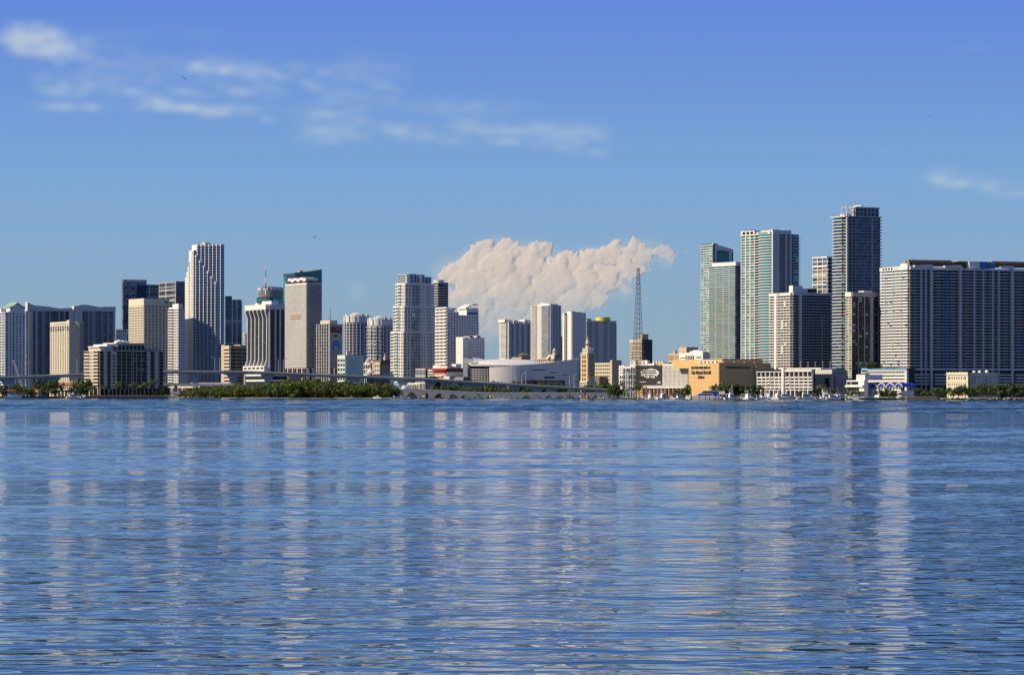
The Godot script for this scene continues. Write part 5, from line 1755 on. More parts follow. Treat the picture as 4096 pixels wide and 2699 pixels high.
	fbox("window_pane", 0, A * 0.8, A * 0.86, vy(1412), vy(1407), 0.0, 0.3, M.pane_dark)
	roof_box("roof_tank", 0.2, 0.3, 0.1, 0.3, vy(1413), vy(1402), M.tan)
	put_up("office_block", "white terraced block with tall dark openings below the teal tower", 2716, 2812, 2840, 1409, 3550)
	core(M.white)
	fbox("window_pane", 0, A * 0.29, A * 0.33, vy(1437), vy(1420), 0.0, 0.2, M.pane_dark)
	for i in 4: fbox("window_pane", 0, A * (0.37 + 0.075 * i), A * (0.415 + 0.075 * i), vy(1437), vy(1422), 0.0, 0.2, M.pane_dark)
	for i in 3: fbox("window_pane", 0, A * (0.07 + 0.07 * i), A * (0.12 + 0.07 * i), vy(1432), vy(1428), 0.0, 0.2, M.pane_sea)
	for i in 3: fbox("window_pane", 0, A * (0.74 + 0.07 * i), A * (0.79 + 0.07 * i), vy(1432), vy(1426), 0.0, 0.2, M.pane_sea)
	roof_box("roof_house", 0.43, 0.95, 0.1, 0.8, HT, vy(1403), M.white)
	for k in 3: roof_box("roof_tank", 0.5 + 0.1 * k, 0.57 + 0.1 * k, 0.3, 0.5, vy(1403), vy(1399), M.chalk)
	radio_mast()


func radio_mast() -> void:
	var d := 2960.0
	cur = thing("radio_mast", "tall tapering iron lattice radio mast standing before the tan office tower", "mast", Vector3(px_x(2553, d), LAND, -d), 0.4)
	DD = d
	PX = F / d
	var top := vy(1076)
	var w0 := 40.0 / PX
	var w1 := 5.6 / PX
	var half := func(y: float) -> float:
		var t := y / top
		return lerpf(w0, 17.0 / PX, minf(1.0, t * 2.0)) if t < 0.5 else lerpf(17.0 / PX, w1, (t - 0.5) * 2.0)
	var n := 26
	for c in 4:
		var s := Shape.new()
		for i in n:
			var y0 := top * i / n
			var y1 := top * (i + 1) / n
			var a := Vector3(1 if c & 1 else -1, 0, 1 if c & 2 else -1) * 0.72
			s.bar(a * half.call(y0) + Vector3(0, y0, 0), a * half.call(y1) + Vector3(0, y1, 0), 0.22)
		mesh_part(cur, "leg", s.done(), M.rust_iron)
	for i in range(1, n + 1):
		var s := Shape.new()
		var y := top * i / n
		var y0 := top * (i - 1) / n
		var h: float = half.call(y) * 0.72
		var g: float = half.call(y0) * 0.72
		var cs := [Vector3(-1, 0, -1), Vector3(1, 0, -1), Vector3(1, 0, 1), Vector3(-1, 0, 1)]
		for k in 4:
			var p: Vector3 = cs[k]
			var q: Vector3 = cs[(k + 1) % 4]
			s.bar(p * h + Vector3(0, y, 0), q * h + Vector3(0, y, 0), 0.15)
			s.bar(p * g + Vector3(0, y0, 0), q * h + Vector3(0, y, 0), 0.12)
			if i < 14: s.bar(q * g + Vector3(0, y0, 0), p * h + Vector3(0, y, 0), 0.12)
		mesh_part(cur, "brace_frame", s.done(), M.rust_iron)
	box(cur, "top_platform", Vector3(-w1, top, -w1), Vector3(w1, top + 0.5, w1), M.rust_iron)


func north_end(gd: Array, gmix: Array, gblue: Array, gnavy: Array, gteal: Array) -> void:
	# teal tower: slab behind, banded block in front
	put_up("condominium_tower", "slender teal glass slab with a slanting white frame at its top, behind another", 2804, 2851, 2932, 973, 3700)
	core(M.pane_sea, vy(1010))
	grid(0, 0, A, vy(1440), HT - 2, 4, 48, {"g": gteal, "sm": M.chalk, "sh": 0.8, "sd": 0.6, "pm": M.chalk, "pw": 0.3, "pd": 0.3})
	solid("glass_edge", -A, -0.2, vy(1010), HT, -6, -0.05, M.pane_teal)
	fprism("slanted_frame", 1, [Vector2(0, vy(1060)), Vector2(0, HT), Vector2(B, vy(996)), Vector2(B, vy(1050)), Vector2(B * 0.93, vy(1050)), Vector2(B * 0.80, vy(1050)), Vector2(B * 0.80, vy(1005)), Vector2(B * 0.18, vy(1000)), Vector2(B * 0.18, vy(1060))], -1.5, 0.6, M.chalk)
	fbox("dark_recess", 1, B * 0.18, B * 0.80, vy(1060), vy(1000), -3.0, -1.2, M.pane_navy)
	fbox("side_pane", 1, B * 0.94, B, vy(1050), vy(1006), 0.5, 0.75, M.pane_navy)
	fbox("frame_edge", 1, -0.1, B * 0.08, vy(1060), HT - 0.3, 0.5, 0.8, M.pane_slate)

	put_up("condominium_tower", "teal glass tower with thin white balcony lines on every floor and a white cap", 2836, 2945, 2962, 1062, 3600, 57)
	core(M.pane_teal)
	grid(0, 0, A, vy(1440), HT, 7, 44, {"g": [M.pane_teal, M.pane_sea, M.pane_blue, M.pane_sea, M.pane_aqua], "sm": M.white, "sh": 0.55, "sd": 1.5, "sn": "balcony", "rm": M.pane_aqua, "rd": 1.5, "rh": 0.55})
	for u in [0.27, 0.54, 0.76]: fbox("wall_strip", 0, A * u, A * u + 0.5, 0, HT, 0.0, 1.0, M.chalk)
	grid(1, 0, B, vy(1440), HT, 4, 44, {"g": gnavy, "sm": M.pane_steel, "sh": 0.35, "sd": 0.3, "pm": M.pane_slate, "pw": 0.4, "pd": 0.35})
	solid("white_cap", -A * 0.86, 0.6, HT + 0.3, vy(1047), -B, 1.0, M.white)
	fbox("roof_slab", 0, -0.6, A + 0.8, HT - 0.2, HT + 0.5, 0.0, 1.8, M.white)

	# tower with curved balcony bay
	put_up("condominium_tower", "tall white and aqua condominium with curved balcony bay, shaded on its right half", 2968, 3098, 3196, 935, 3300, 60)
	core(M.pane_sea)
	var nf := 46
	var v0 := vy(1452)
	grid(0, 0, A * 0.42, v0, HT, 3, nf, {"g": gteal, "sm": M.white, "sh": 0.75, "sd": 1.0, "sn": "balcony", "pm": M.white, "pw": 1.1, "pd": 1.1})
	grid(0, A * 0.42, A * 0.58, v0, HT, 1, nf, {"g": gd, "sm": M.white, "sh": 0.7, "sd": 1.9, "sn": "balcony"})
	grid(1, 0, B * 0.75, v0, HT, 8, nf, {"g": gnavy, "sm": M.light_grey, "sh": 0.55, "sd": 0.9, "pm": M.grey, "pw": 0.7, "pd": 0.8})  # greyed slabs and piers, shade put into the colour of this half
	grid(1, B * 0.75, B, v0, HT - 3, 2, nf, {"g": [M.pane_navy, M.pane_teal, M.pane_navy], "sm": M.chalk, "sh": 0.75, "sd": 2.8, "sn": "balcony"})
	for u in [0.0, 0.42, 0.6]: fbox("wall_strip", 1, B * u, B * u + (5.0 if u == 0.0 else 2.2), 0, HT, 0.0, 1.4, M.light_grey)
	# curved bay: balconies that swell out
	var rb := A * 0.225
	var bay := Shape.new()
	bay.lathe([Vector2(rb, 0), Vector2(rb, HT), Vector2(0, HT)], 12, -PI / 2, PI / 2, 1.0, 0.38)
	mesh_part(cur, "curved_bay", bay.done(), M.pane_teal, Vector3(-A * 0.215, 0, 0))
	var slab := Shape.new()
	slab.lathe([Vector2(0, 0), Vector2(rb + 0.9, 0), Vector2(rb + 0.9, 0.75), Vector2(0, 0.75)], 12, -PI / 2, PI / 2, 1.0, 0.42)
	var sm := slab.done()
	for i in nf: mesh_part(cur, "balcony", sm, M.white, Vector3(-A * 0.215, lerpf(v0, HT, i / float(nf)), 0))
	solid("wall_fin", -1.6, 0.7, 0, vy(918), -4, 2.4, M.white)
	fbox("corner_frame", 0, 0, A * 0.42, HT, HT + 4.6, -6.0, 1.3, M.white)
	for i in 3: fbox("window_pane", 0, A * (0.06 + 0.12 * i), A * (0.14 + 0.12 * i), HT + 1.0, HT + 3.6, 1.2, 1.45, M.pane_dark)
	for i in 7: fbox("roof_planter", 0, A * 0.05 * i + 1, A * 0.05 * i + 2.2, HT + 4.6, HT + 5.6, -3.0, -1.6, M.timber)
	solid("bay_crown", -A * 0.44, -1.7, HT, vy(925), -6, 4.0, M.white)
	fbox("window_pane", 0, A * 0.6, A * 0.9, vy(933), vy(927), 3.8, 4.2, M.pane_aqua)
	solid("roof_house", -A * 0.42, -1.7, vy(925), vy(919), -8, 0.0, M.stone)
	solid("roof_house", -6, 0.5, HT, vy(919.5), -B * 0.68, -4.2, M.chalk)
	mast(-A * 0.3, -8, vy(919), vy(910), 0.25, M.chalk)
	box(cur, "crane_arm", Vector3(-4, vy(916), -12), Vector3(2, vy(915), -11), M.chalk)

	# white grid tower
	put_up("condominium_tower", "pale grid-framed tower end peeping out left of the tallest dark tower", 3253, 3313, 3340, 1030, 3560, 60)
	core(M.pane_slate)
	grid(0, 0, A, vy(1470), HT, 3, 28, {"g": [M.pane_blind, M.pane_slate, M.pane_steel, M.pane_blind], "sm": M.white, "sh": 0.8, "sd": 0.7, "pm": M.white, "pw": 0.9, "pd": 0.8})
	for j in 8: fbox("frame_band", 0, 0, A, vy(1026 + 36 * j) - 1.3, vy(1026 + 36 * j), 0.0, 1.4, M.white)
	grid(1, 0, B, vy(1470), HT, 3, 28, {"g": gd, "sm": M.light_grey, "sh": 1.0, "sd": 0.8})  # slabs greyer than the sunny face, painted shade
	fbox("roof_frame", 0, A * 0.6, A, HT, HT + 1.2, -6.0, 1.0, M.white)

	# the tallest dark one
	put_up("condominium_tower", "tallest dark blue glass tower with pale balcony slabs and an open roof frame", 3336, 3391, 3522, 866, 3440)
	core(M.pane_navy)
	nf = 48
	v0 = vy(1470)
	grid(0, 0, A * 0.72, v0, HT, 4, nf, {"g": [M.pane_slate, M.pane_dark, M.pane_aqua, M.pane_slate], "sm": M.chalk, "sh": 0.7, "sd": 2.2, "sn": "balcony", "rm": M.pane_steel, "rd": 2.1, "rh": 0.9})
	grid(0, A * 0.72, A, v0, HT, 2, nf, {"g": gd, "sm": M.light_grey, "sh": 0.6, "sd": 0.8})
	fbox("corner_post", 0, A - 0.8, A + 0.7, 0, HT + 3, -0.4, 1.2, M.light_grey)
	grid(1, 0.8, B * 0.24, v0, HT, 2, nf, {"g": gd, "sm": M.light_grey, "sh": 0.6, "sd": 0.7, "pm": M.light_grey, "pw": 0.5, "pd": 0.6})
	grid(1, B * 0.24, B * 0.73, v0, HT, 6, nf, {"g": gnavy, "sm": M.light_grey, "sh": 0.42, "sd": 0.4})
	grid(1, B * 0.73, B, v0, HT, 4, nf, {"g": gnavy, "sm": M.light_grey, "sh": 0.5, "sd": 0.9})
	fbox("wall_strip", 1, B * 0.725, B * 0.74, 0, HT, 0.0, 1.2, M.chalk)
	grid(1, B * 0.975, B, v0, HT, 1, nf, {"sm": M.light_grey, "sh": 0.9, "sd": 3.4, "sn": "balcony"})
	fbox("roof_slab", 0, -3.0, A, HT, HT + 0.8, -8.0, 2.6, M.white)
	fbox("roof_slab", 1, 0, B, HT, HT + 0.7, -8.0, 1.4, M.light_grey)
	solid("crown", -8, -0.8, HT + 0.7, vy(829), -B * 0.97, -9, M.pane_navy)
	for k in 7: solid("crown_post", -0.9, -0.2, HT + 0.7, vy(829), -9 - (B * 0.95 - 9) * k / 6.0 - 0.5, -9 - (B * 0.95 - 9) * k / 6.0, M.light_grey)
	fbox("crown_beam", 1, 8.0, B * 0.98, vy(831), vy(826), -8.0, 0.1, M.light_grey)
	fbox("crown_rail", 1, 8.0, B * 0.98, vy(847), vy(845), -1.0, 0.0, M.light_grey)
	for p in [[-A * 0.44, -1], [-2, -1], [-A * 0.44, -8], [-2, -8]]: solid("frame_post", p[0] - 0.45, p[0] + 0.45, HT, vy(826), p[1] - 0.45, p[1] + 0.45, M.light_grey)
	solid("frame_beam", -A * 0.46, -1.5, vy(828), vy(826), -1.6, -0.4, M.light_grey)
	solid("frame_beam", -A * 0.46, -1.5, vy(828), vy(826), -8.6, -7.4, M.light_grey)
	solid("roof_house", -A * 0.8, -A * 0.5, HT + 0.8, vy(852), -14, -4, M.stone)
	solid("roof_house", -A * 0.3, -3, HT + 0.8, vy(829), -16, -9, M.white)
	box(cur, "crane_arm", Vector3(-A * 0.2, vy(825), -12), Vector3(10, vy(821), -10), M.chalk)

	# white condominium in front
	put_up("condominium_tower", "broad white condominium with open balconies on every floor above the marina", 3083, 3170, 3322, 1180, 3130)
	core(M.pane_dark)
	nf = 26
	v0 = vy(1470)
	var ww := {"g": gmix, "sm": M.white, "sh": 0.9, "sd": 1.9, "sn": "balcony", "pm": M.white, "pw": 0.5, "pd": 0.5}
	grid(0, 0, A * 0.27, v0, HT, 2, nf, ww)
	grid(0, A * 0.36, A, v0, HT, 5, nf, ww)
	fbox("wall_strip", 0, A * 0.27, A * 0.36, 0, HT, 0.0, 2.2, M.white)
	for q in [[0.58, 5, 8], [0.58, 14, 17], [0.72, 8, 9], [0.75, 15, 16], [0.7, 22, 24]]: fbox("drawn_awning", 0, A * q[0], A * (q[0] + 0.07), lerpf(v0, HT, q[1] / 26.0), lerpf(v0, HT, q[2] / 26.0), 1.2, 1.8, M.stone)
	var sh := {"g": gd, "sm": M.light_grey, "sh": 0.7, "sd": 1.9, "sn": "balcony", "pm": M.grey, "pw": 0.5, "pd": 0.5}  # greyed version of the sunny face, shade put into the colour
	grid(1, 0, B * 0.16, v0, HT, 2, nf, sh)
	grid(1, B * 0.22, B, v0, HT, 11, nf, sh)
	fbox("wall_strip", 1, B * 0.16, B * 0.22, 0, HT, 0.0, 2.3, M.chalk)
	fbox("wall_strip", 1, B * 0.76, B * 0.79, 0, HT - 20, 0.0, 1.2, M.grey)
	fbox("parapet", 0, 0, A, HT, vy(1170), -1.5, 2.0, M.white)
	fbox("parapet", 1, 0, B, HT, vy(1170), -1.5, 2.0, M.light_grey)  # greyed on this side too, painted shade
	for k in 2: fbox("parapet_opening", 0, A * (0.38 + 0.08 * k), A * (0.44 + 0.08 * k), vy(1177), vy(1173), 1.9, 2.1, M.pane_dark)
	solid("roof_house", -6, 1.0, vy(1172), vy(1142), -10, 0.0, M.white)
	solid("roof_house", -8, 0.0, vy(1172), vy(1153), -B * 0.4, -10.1, M.chalk)
	solid("roof_plant", -8, -1.0, vy(1172), vy(1153), -B * 0.66, -B * 0.42, M.dark)

	# marina block with grid front, grey wall and garage
	put_up("marina_block", "long white five-storey block with open galleries behind the marina", 3034, 3256, 3262, 1476, 2900, 57)
	core(M.pane_dark)
	var gg := {"g": [M.pane_brown, M.pane_dark, M.pane_ink, M.pane_slate, M.pane_blind], "sm": M.white, "sh": 1.1, "sd": 1.8, "pm": M.white, "pw": 0.6, "pd": 1.3}
	grid(0, 0, uL(3140), vy(1561), vy(1509), 6, 4, gg)
	grid(0, uL(3148), A, vy(1561), vy(1509), 6, 4, gg)
	grid(0, 0, uL(3140), vy(1509), vy(1487), 6, 1, {"g": [M.pane_brown, M.pane_dark], "pm": M.white, "pw": 0.8, "pd": 1.8})
	grid(0, uL(3148), A, vy(1509), vy(1487), 6, 1, {"g": [M.pane_brown, M.pane_dark], "pm": M.white, "pw": 0.8, "pd": 1.8})
	fbox("cornice", 0, 0, uL(3139), vy(1487), vy(1484), 0.0, 2.4, M.white)
	fbox("cornice", 0, uL(3150), A, vy(1486), vy(1478), 0.0, 2.4, M.white)
	fbox("stair_wall", 0, uL(3139), uL(3147.5), 0, vy(1470), 0.0, 3.0, M.white)
	for k in 3:
		fbox("awning_block", 0, uL(3082), uL(3090), vy(1511 + 12 * k), vy(1505 + 12 * k), 1.7, 2.3, M.white)
		fbox("awning_block", 0, uL(3160), uL(3168), vy(1511 + 12 * k), vy(1505 + 12 * k), 1.7, 2.3, M.white)
	solid("upper_storey", -A + uL(3085), -0.5, vy(1478), vy(1470), -24, -8, M.white)
	for k in 13: fbox("ground_column", 0, A * k / 13.0, A * k / 13.0 + 1.0, 0, vy(1561), 0.0, 2.2, M.white)
	for k in 5: lamp_post_on(cur, Vector3(-A + uL(3186 + 29 * k), vy(1479), -5), 6.5, 2)

	put_up("parking_garage", "grey concrete garage with a large dappled blank wall beside the marina block", 3256, 3331, 3392, 1480, 2930, 57)
	core(M.grey)
	fbox("blank_wall", 0, 0, A, vy(1555), HT + 0.3, 0.0, 0.6, M.light_grey)
	for k in 3: fbox("opening", 0, A * 0.64, A * 0.86, vy(1522 + 12 * k), vy(1512 + 12 * k), 0.5, 0.7, M.pane_dark)
	for k in 3: fbox("ground_column", 0, A * 0.48 * k, A * 0.48 * k + 1.2, 0, vy(1555), 0.0, 0.8, M.light_grey)
	fbox("ground_opening", 0, 1.3, A - 1.3, 0, vy(1556), 0.0, 0.3, M.pane_dark)
	grid(1, B * 0.12, B, vy(1548), vy(1506), 3, 6, {"g": gd, "sm": M.grey, "sh": 1.1, "sd": 0.9, "pm": M.grey, "pw": 0.8, "pd": 1.0})
	for k in 2: fbox("opening", 1, B * (0.3 + 0.28 * k), B * (0.46 + 0.36 * k), vy(1493), vy(1489), 0.0, 0.2, M.pane_dark)
	for k in 9: fbox("parked_car_panel", 1, B * (0.14 + 0.09 * k), B * (0.2 + 0.09 * k), vy(1513 + 7 * (k * 5 % 5)), vy(1510 + 7 * (k * 5 % 5)), 0.1, 0.4, M.chalk)  # pale panels standing in for parked cars glimpsed inside

	# narrow condominium
	put_up("condominium_tower", "narrow condominium with a pale glazed edge and dark side, left of the huge slab", 3386, 3410, 3526, 1186, 3020)
	core(M.pane_dark)
	nf = 30
	grid(0, 0, A, vy(1512), HT, 2, nf, {"g": [M.pane_blind, M.pane_slate, M.pane_aqua, M.pane_blind], "sm": M.cream, "sh": 0.7, "sd": 0.5, "pm": M.cream, "pw": 0.7, "pd": 0.6})
	grid(1, 0, B, vy(1512), HT, 9, nf, {"g": [M.pane_dark, M.pane_ink, M.pane_slate, M.pane_dark, M.pane_steel], "sm": M.iron, "sh": 0.5, "sd": 0.3, "pm": M.iron, "pw": 0.5, "pd": 0.3})
	for q in [[0.18, 0.2], [0.39, 0.42], [0.60, 0.71], [0.88, 0.9]]: fbox("wall_strip", 1, B * q[0], B * q[1], 0, HT, 0.0, 1.0, M.grey)
	fbox("parapet", 1, 0, B, HT, vy(1168), -2.0, 1.1, M.grey)
	fbox("parapet", 0, 0, A, HT, vy(1168), -2.0, 1.1, M.white)
	roof_box("roof_house", 0.0, 0.9, 0.42, 0.72, vy(1168), vy(1162), M.white)

	great_slab(gd, gmix)
	waterside_houses(gd)


func lamp_post_on(parent: Node3D, where: Vector3, tall: float, heads: int) -> void:
	var s := Shape.new()
	s.bar(where, where + Vector3(0, tall, 0), 0.18, 0.14, 6)
	s.bar(where + Vector3(-1.2, tall, 0), where + Vector3(1.2 if heads > 1 else 0.0, tall, 0), 0.12)
	var o := mesh_part(parent, "roof_lamp", s.done(), M.stone)
	o.position = Vector3.ZERO


func great_slab(gd: Array, gmix: Array) -> void:
	put_up("condominium_slab", "huge balconied condominium slab with barrel-vault roofs at the right edge", 3527, 3638, 4180, 1078, 2980, 68)
	core(M.pane_dark)
	var v0 := vy(1474)
	var nf := 33
	grid(0, 0, A, v0, HT, 11, nf, {"g": gmix, "sm": M.white, "sh": 0.75, "sd": 1.6, "sn": "balcony"})
	# parapets of the sunny balconies, with gaps between
	var ch := (HT - v0) / nf
	var plates := []
	for j in nf:
		for i in 11:
			if rng.randf() < 0.93:
				plates.append(fplace(0, A * i / 11.0 + 0.25, A * (i + 1) / 11.0 - 0.25, v0 + j * ch + 0.37, v0 + j * ch + 1.05, 1.4, 1.55))
	stuff(cur, "balcony_panel", plates, M.white)
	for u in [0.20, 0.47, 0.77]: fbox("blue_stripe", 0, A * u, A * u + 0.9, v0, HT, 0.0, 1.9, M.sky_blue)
	# shaded side: bays between upright walls, panels and parapets greyed as painted shade
	var bays := [[0.0, 0.085, 2], [0.085, 0.118, 1], [0.118, 0.158, 1], [0.158, 0.37, 4], [0.37, 0.475, 2], [0.475, 0.54, 1], [0.54, 0.61, 1], [0.61, 0.655, 1], [0.655, 0.755, 2], [0.755, 0.965, 4], [0.965, 1.0, 1]]
	for q in bays:
		grid(1, B * q[0], B * q[1], v0, HT, q[2], nf, {"g": gd, "sm": M.white, "sh": 0.42, "sd": 1.6 if q[1] - q[0] > 0.05 else 0.5, "sn": "balcony", "pm": M.grey, "pw": 0.4, "pd": 0.5})
		fbox("party_wall", 1, B * q[1] - 1.1 if q[1] > 0.99 else B * q[1] - 0.7, B * q[1], 0, HT, 0.0, 2.0, M.chalk)
	var low := []
	for j in nf:
		for q in bays:
			for i in int(q[2]) * 2:
				var w: float = B * (q[1] - q[0]) / (q[2] * 2)
				low.append(fplace(1, B * q[0] + w * i + w * 0.12, B * q[0] + w * (i + 0.62), v0 + j * ch + 0.22, v0 + j * ch + 0.62, 1.3, 1.5))
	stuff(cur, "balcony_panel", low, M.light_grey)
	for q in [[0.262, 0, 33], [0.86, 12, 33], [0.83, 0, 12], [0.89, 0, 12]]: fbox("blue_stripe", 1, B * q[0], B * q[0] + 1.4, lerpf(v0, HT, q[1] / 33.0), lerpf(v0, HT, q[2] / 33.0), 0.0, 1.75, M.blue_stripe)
	for u in [0.158, 0.37, 0.755, 0.965]: fbox("main_wall", 1, B * u - 1.6, B * u + 0.6, 0, HT + 4.5, 0.0, 2.6, M.light_grey)
	# roof edge
	fbox("parapet", 0, 0, A, HT, vy(1064), -1.5, 1.8, M.white)
	for i in 6: fbox("parapet_opening", 0, A * (0.11 + 0.1 * i), A * (0.17 + 0.1 * i), vy(1075), vy(1067), 1.7, 1.9, M.pane_dark if i < 4 else M.stone)
	fbox("parapet", 1, 0, B * 0.158, HT, vy(1066), -1.5, 1.9, M.chalk)
	fbox("parapet", 1, B * 0.37, B * 0.755, HT, vy(1071), -1.5, 1.9, M.light_grey)
	fbox("parapet", 1, B * 0.965, B, HT, vy(1071), -1.5, 1.9, M.light_grey)
	for q in [[0.158, 0.37], [0.755, 0.965]]:
		fbox("pergola_beam", 1, B * q[0], B * q[1], HT, HT + 0.8, 0.5, 2.2, M.chalk)
		fbox("roof_back_wall", 1, B * q[0], B * q[1], HT, vy(1067), -4.0, -2.0, M.chalk)
	# rounded white shoulders
	for q in [[0.03, 0.158], [0.25, 0.372], [0.66, 0.757], [0.865, 0.967]]:
		var pts := []
		for i in 7:
			var a := PI / 2 * i / 6.0
			pts.append(Vector2(B * q[1] - 3.0 + 3.0 * sin(a), vy(1069) + (vy(1057) - vy(1069)) * cos(a)))
		pts.append(Vector2(B * q[1] - 3.0, vy(1069)))
		pts.append(Vector2(B * q[0], vy(1066)))
		pts.append(Vector2(B * q[0], vy(1061)))
		pts.append(Vector2(B * q[1] - 6.0, vy(1057.5)))
		fprism("roof_shoulder", 1, pts, -1.0, 2.8, M.white)
	# barrel vaults
	for q in [[0.015, 0.33], [0.63, 0.925]]:
		var vault := Shape.new()
		var r := (vy(1036) - vy(1061)) * 0.98
		var n := 14
		for i in n:
			var a0 := PI * i / n
			var a1 := PI * (i + 1) / n
			var p0 := Vector2(cos(a0) * r, sin(a0) * r)
			var p1 := Vector2(cos(a1) * r, sin(a1) * r)
			var za: float = -B * q[0]
			var zb: float = -B * q[1]
			vault.quad(Vector3(p0.x, p0.y, za), Vector3(p1.x, p1.y, za), Vector3(p1.x, p1.y, zb), Vector3(p0.x, p0.y, zb))
			vault.tri(Vector3(0, 0, zb), Vector3(p1.x, p1.y, zb), Vector3(p0.x, p0.y, zb))
		var vm: float = -8.0
		mesh_part(cur, "barrel_vault", vault.done(), M.pane_brown, Vector3(vm, vy(1061), 0))
		for k in 16:
			var z := lerpf(-B * q[0], -B * q[1], k / 15.0)
			var hoop := Shape.new()
			for i in 10:
				var a0 := PI * i / 10
				var a1 := PI * (i + 1) / 10
				hoop.bar(Vector3(cos(a0) * r * 1.01, sin(a0) * r * 1.01, z), Vector3(cos(a1) * r * 1.01, sin(a1) * r * 1.01, z), 0.16)
			mesh_part(cur, "vault_rib", hoop.done(), M.brown_wall, Vector3(vm, vy(1061), 0))
		for rr in [1.0, 0.72]:
			var arch := Shape.new()
			for i in 12:
				var a0 := PI * i / 12
				var a1 := PI * (i + 1) / 12
				arch.bar(Vector3(cos(a0) * r * rr, sin(a0) * r * rr, -B * q[0] + 0.3), Vector3(cos(a1) * r * rr, sin(a1) * r * rr, -B * q[0] + 0.3), 0.22)
			mesh_part(cur, "gable_arch", arch.done(), M.cream, Vector3(vm, vy(1061), 0))
		for i in 7:
			var spoke := Shape.new()
			var a := PI * (i + 0.5) / 7
			spoke.bar(Vector3(cos(a) * r * 0.3, sin(a) * r * 0.3, -B * q[0] + 0.3), Vector3(cos(a) * r, sin(a) * r, -B * q[0] + 0.3), 0.12)
			mesh_part(cur, "gable_bar", spoke.done(), M.cream, Vector3(vm, vy(1061), 0))
	# plant between the vaults
	fbox("roof_lattice", 1, B * 0.35, B * 0.44, vy(1064), vy(1042), -14.0, -6.0, M.iron)
	fbox("roof_house", 1, B * 0.44, B * 0.517, vy(1070), vy(1042), -12.0, 0.0, M.white)
	fbox("roof_tank", 1, B * 0.517, B * 0.58, vy(1070), vy(1043), -12.0, -0.3, M.blue_stripe)
	fbox("roof_tank", 1, B * 0.587, B * 0.635, vy(1068), vy(1044), -12.0, -0.5, M.blue_stripe)
	fbox("roof_beam", 1, B * 0.36, B * 0.60, vy(1042), vy(1040.5), -10.0, -2.0, M.stone)
	for u in [0.49, 0.54, 0.60]: mast(-6, -B * u, vy(1043), vy(1024), 0.14, M.chalk)
	mast(-A * 0.18, -2, vy(1064), vy(1028), 0.2, M.iron)
	roof_box("roof_house", 0.68, 0.93, 0.0, 0.1, vy(1066), vy(1053), M.white)
	# podium floors
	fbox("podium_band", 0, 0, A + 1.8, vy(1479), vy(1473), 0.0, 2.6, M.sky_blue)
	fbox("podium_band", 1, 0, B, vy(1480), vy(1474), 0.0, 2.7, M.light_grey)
	for j in 4:
		for q in [[0.02, 0.13], [0.175, 0.36], [0.39, 0.74], [0.775, 0.94], [0.985, 1.0]]:
			fbox("podium_balcony", 1, B * q[0], B * q[1], vy(1501 + 12.5 * j), vy(1495 + 12.5 * j), 0.0, 4.0, M.light_grey)
	fbox("podium_glass", 1, 0.4, B, 0, vy(1480), 0.0, 0.3, M.pane_ink)

	# lit podium wing to its left
	put_up("condominium_podium", "lit lower wing with balcony rows and pale blue trim at the huge slab's foot", 3456, 3636, 3660, 1474, 2920, 57)
	core(M.pane_dark)
	grid(0, A * 0.14, A * 0.96, vy(1537), vy(1482), 14, 4, {"g": gmix, "sm": M.white, "sh": 1.7, "sd": 2.0, "sn": "balcony", "pm": M.light_grey, "pw": 0.4, "pd": 0.6})
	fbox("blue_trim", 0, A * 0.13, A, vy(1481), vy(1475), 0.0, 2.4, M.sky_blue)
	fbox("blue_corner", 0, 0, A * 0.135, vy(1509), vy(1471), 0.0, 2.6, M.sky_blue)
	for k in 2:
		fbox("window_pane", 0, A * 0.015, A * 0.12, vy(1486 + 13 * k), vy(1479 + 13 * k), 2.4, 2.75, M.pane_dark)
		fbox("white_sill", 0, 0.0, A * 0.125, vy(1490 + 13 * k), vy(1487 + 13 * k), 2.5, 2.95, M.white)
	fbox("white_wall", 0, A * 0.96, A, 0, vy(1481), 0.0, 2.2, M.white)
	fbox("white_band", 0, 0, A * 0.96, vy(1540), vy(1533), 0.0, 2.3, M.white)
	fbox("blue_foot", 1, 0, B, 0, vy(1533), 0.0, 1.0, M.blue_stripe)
	solid("roof_garden", -A, -A * 0.5, HT, HT + 0.8, -34, -1, M.soil)


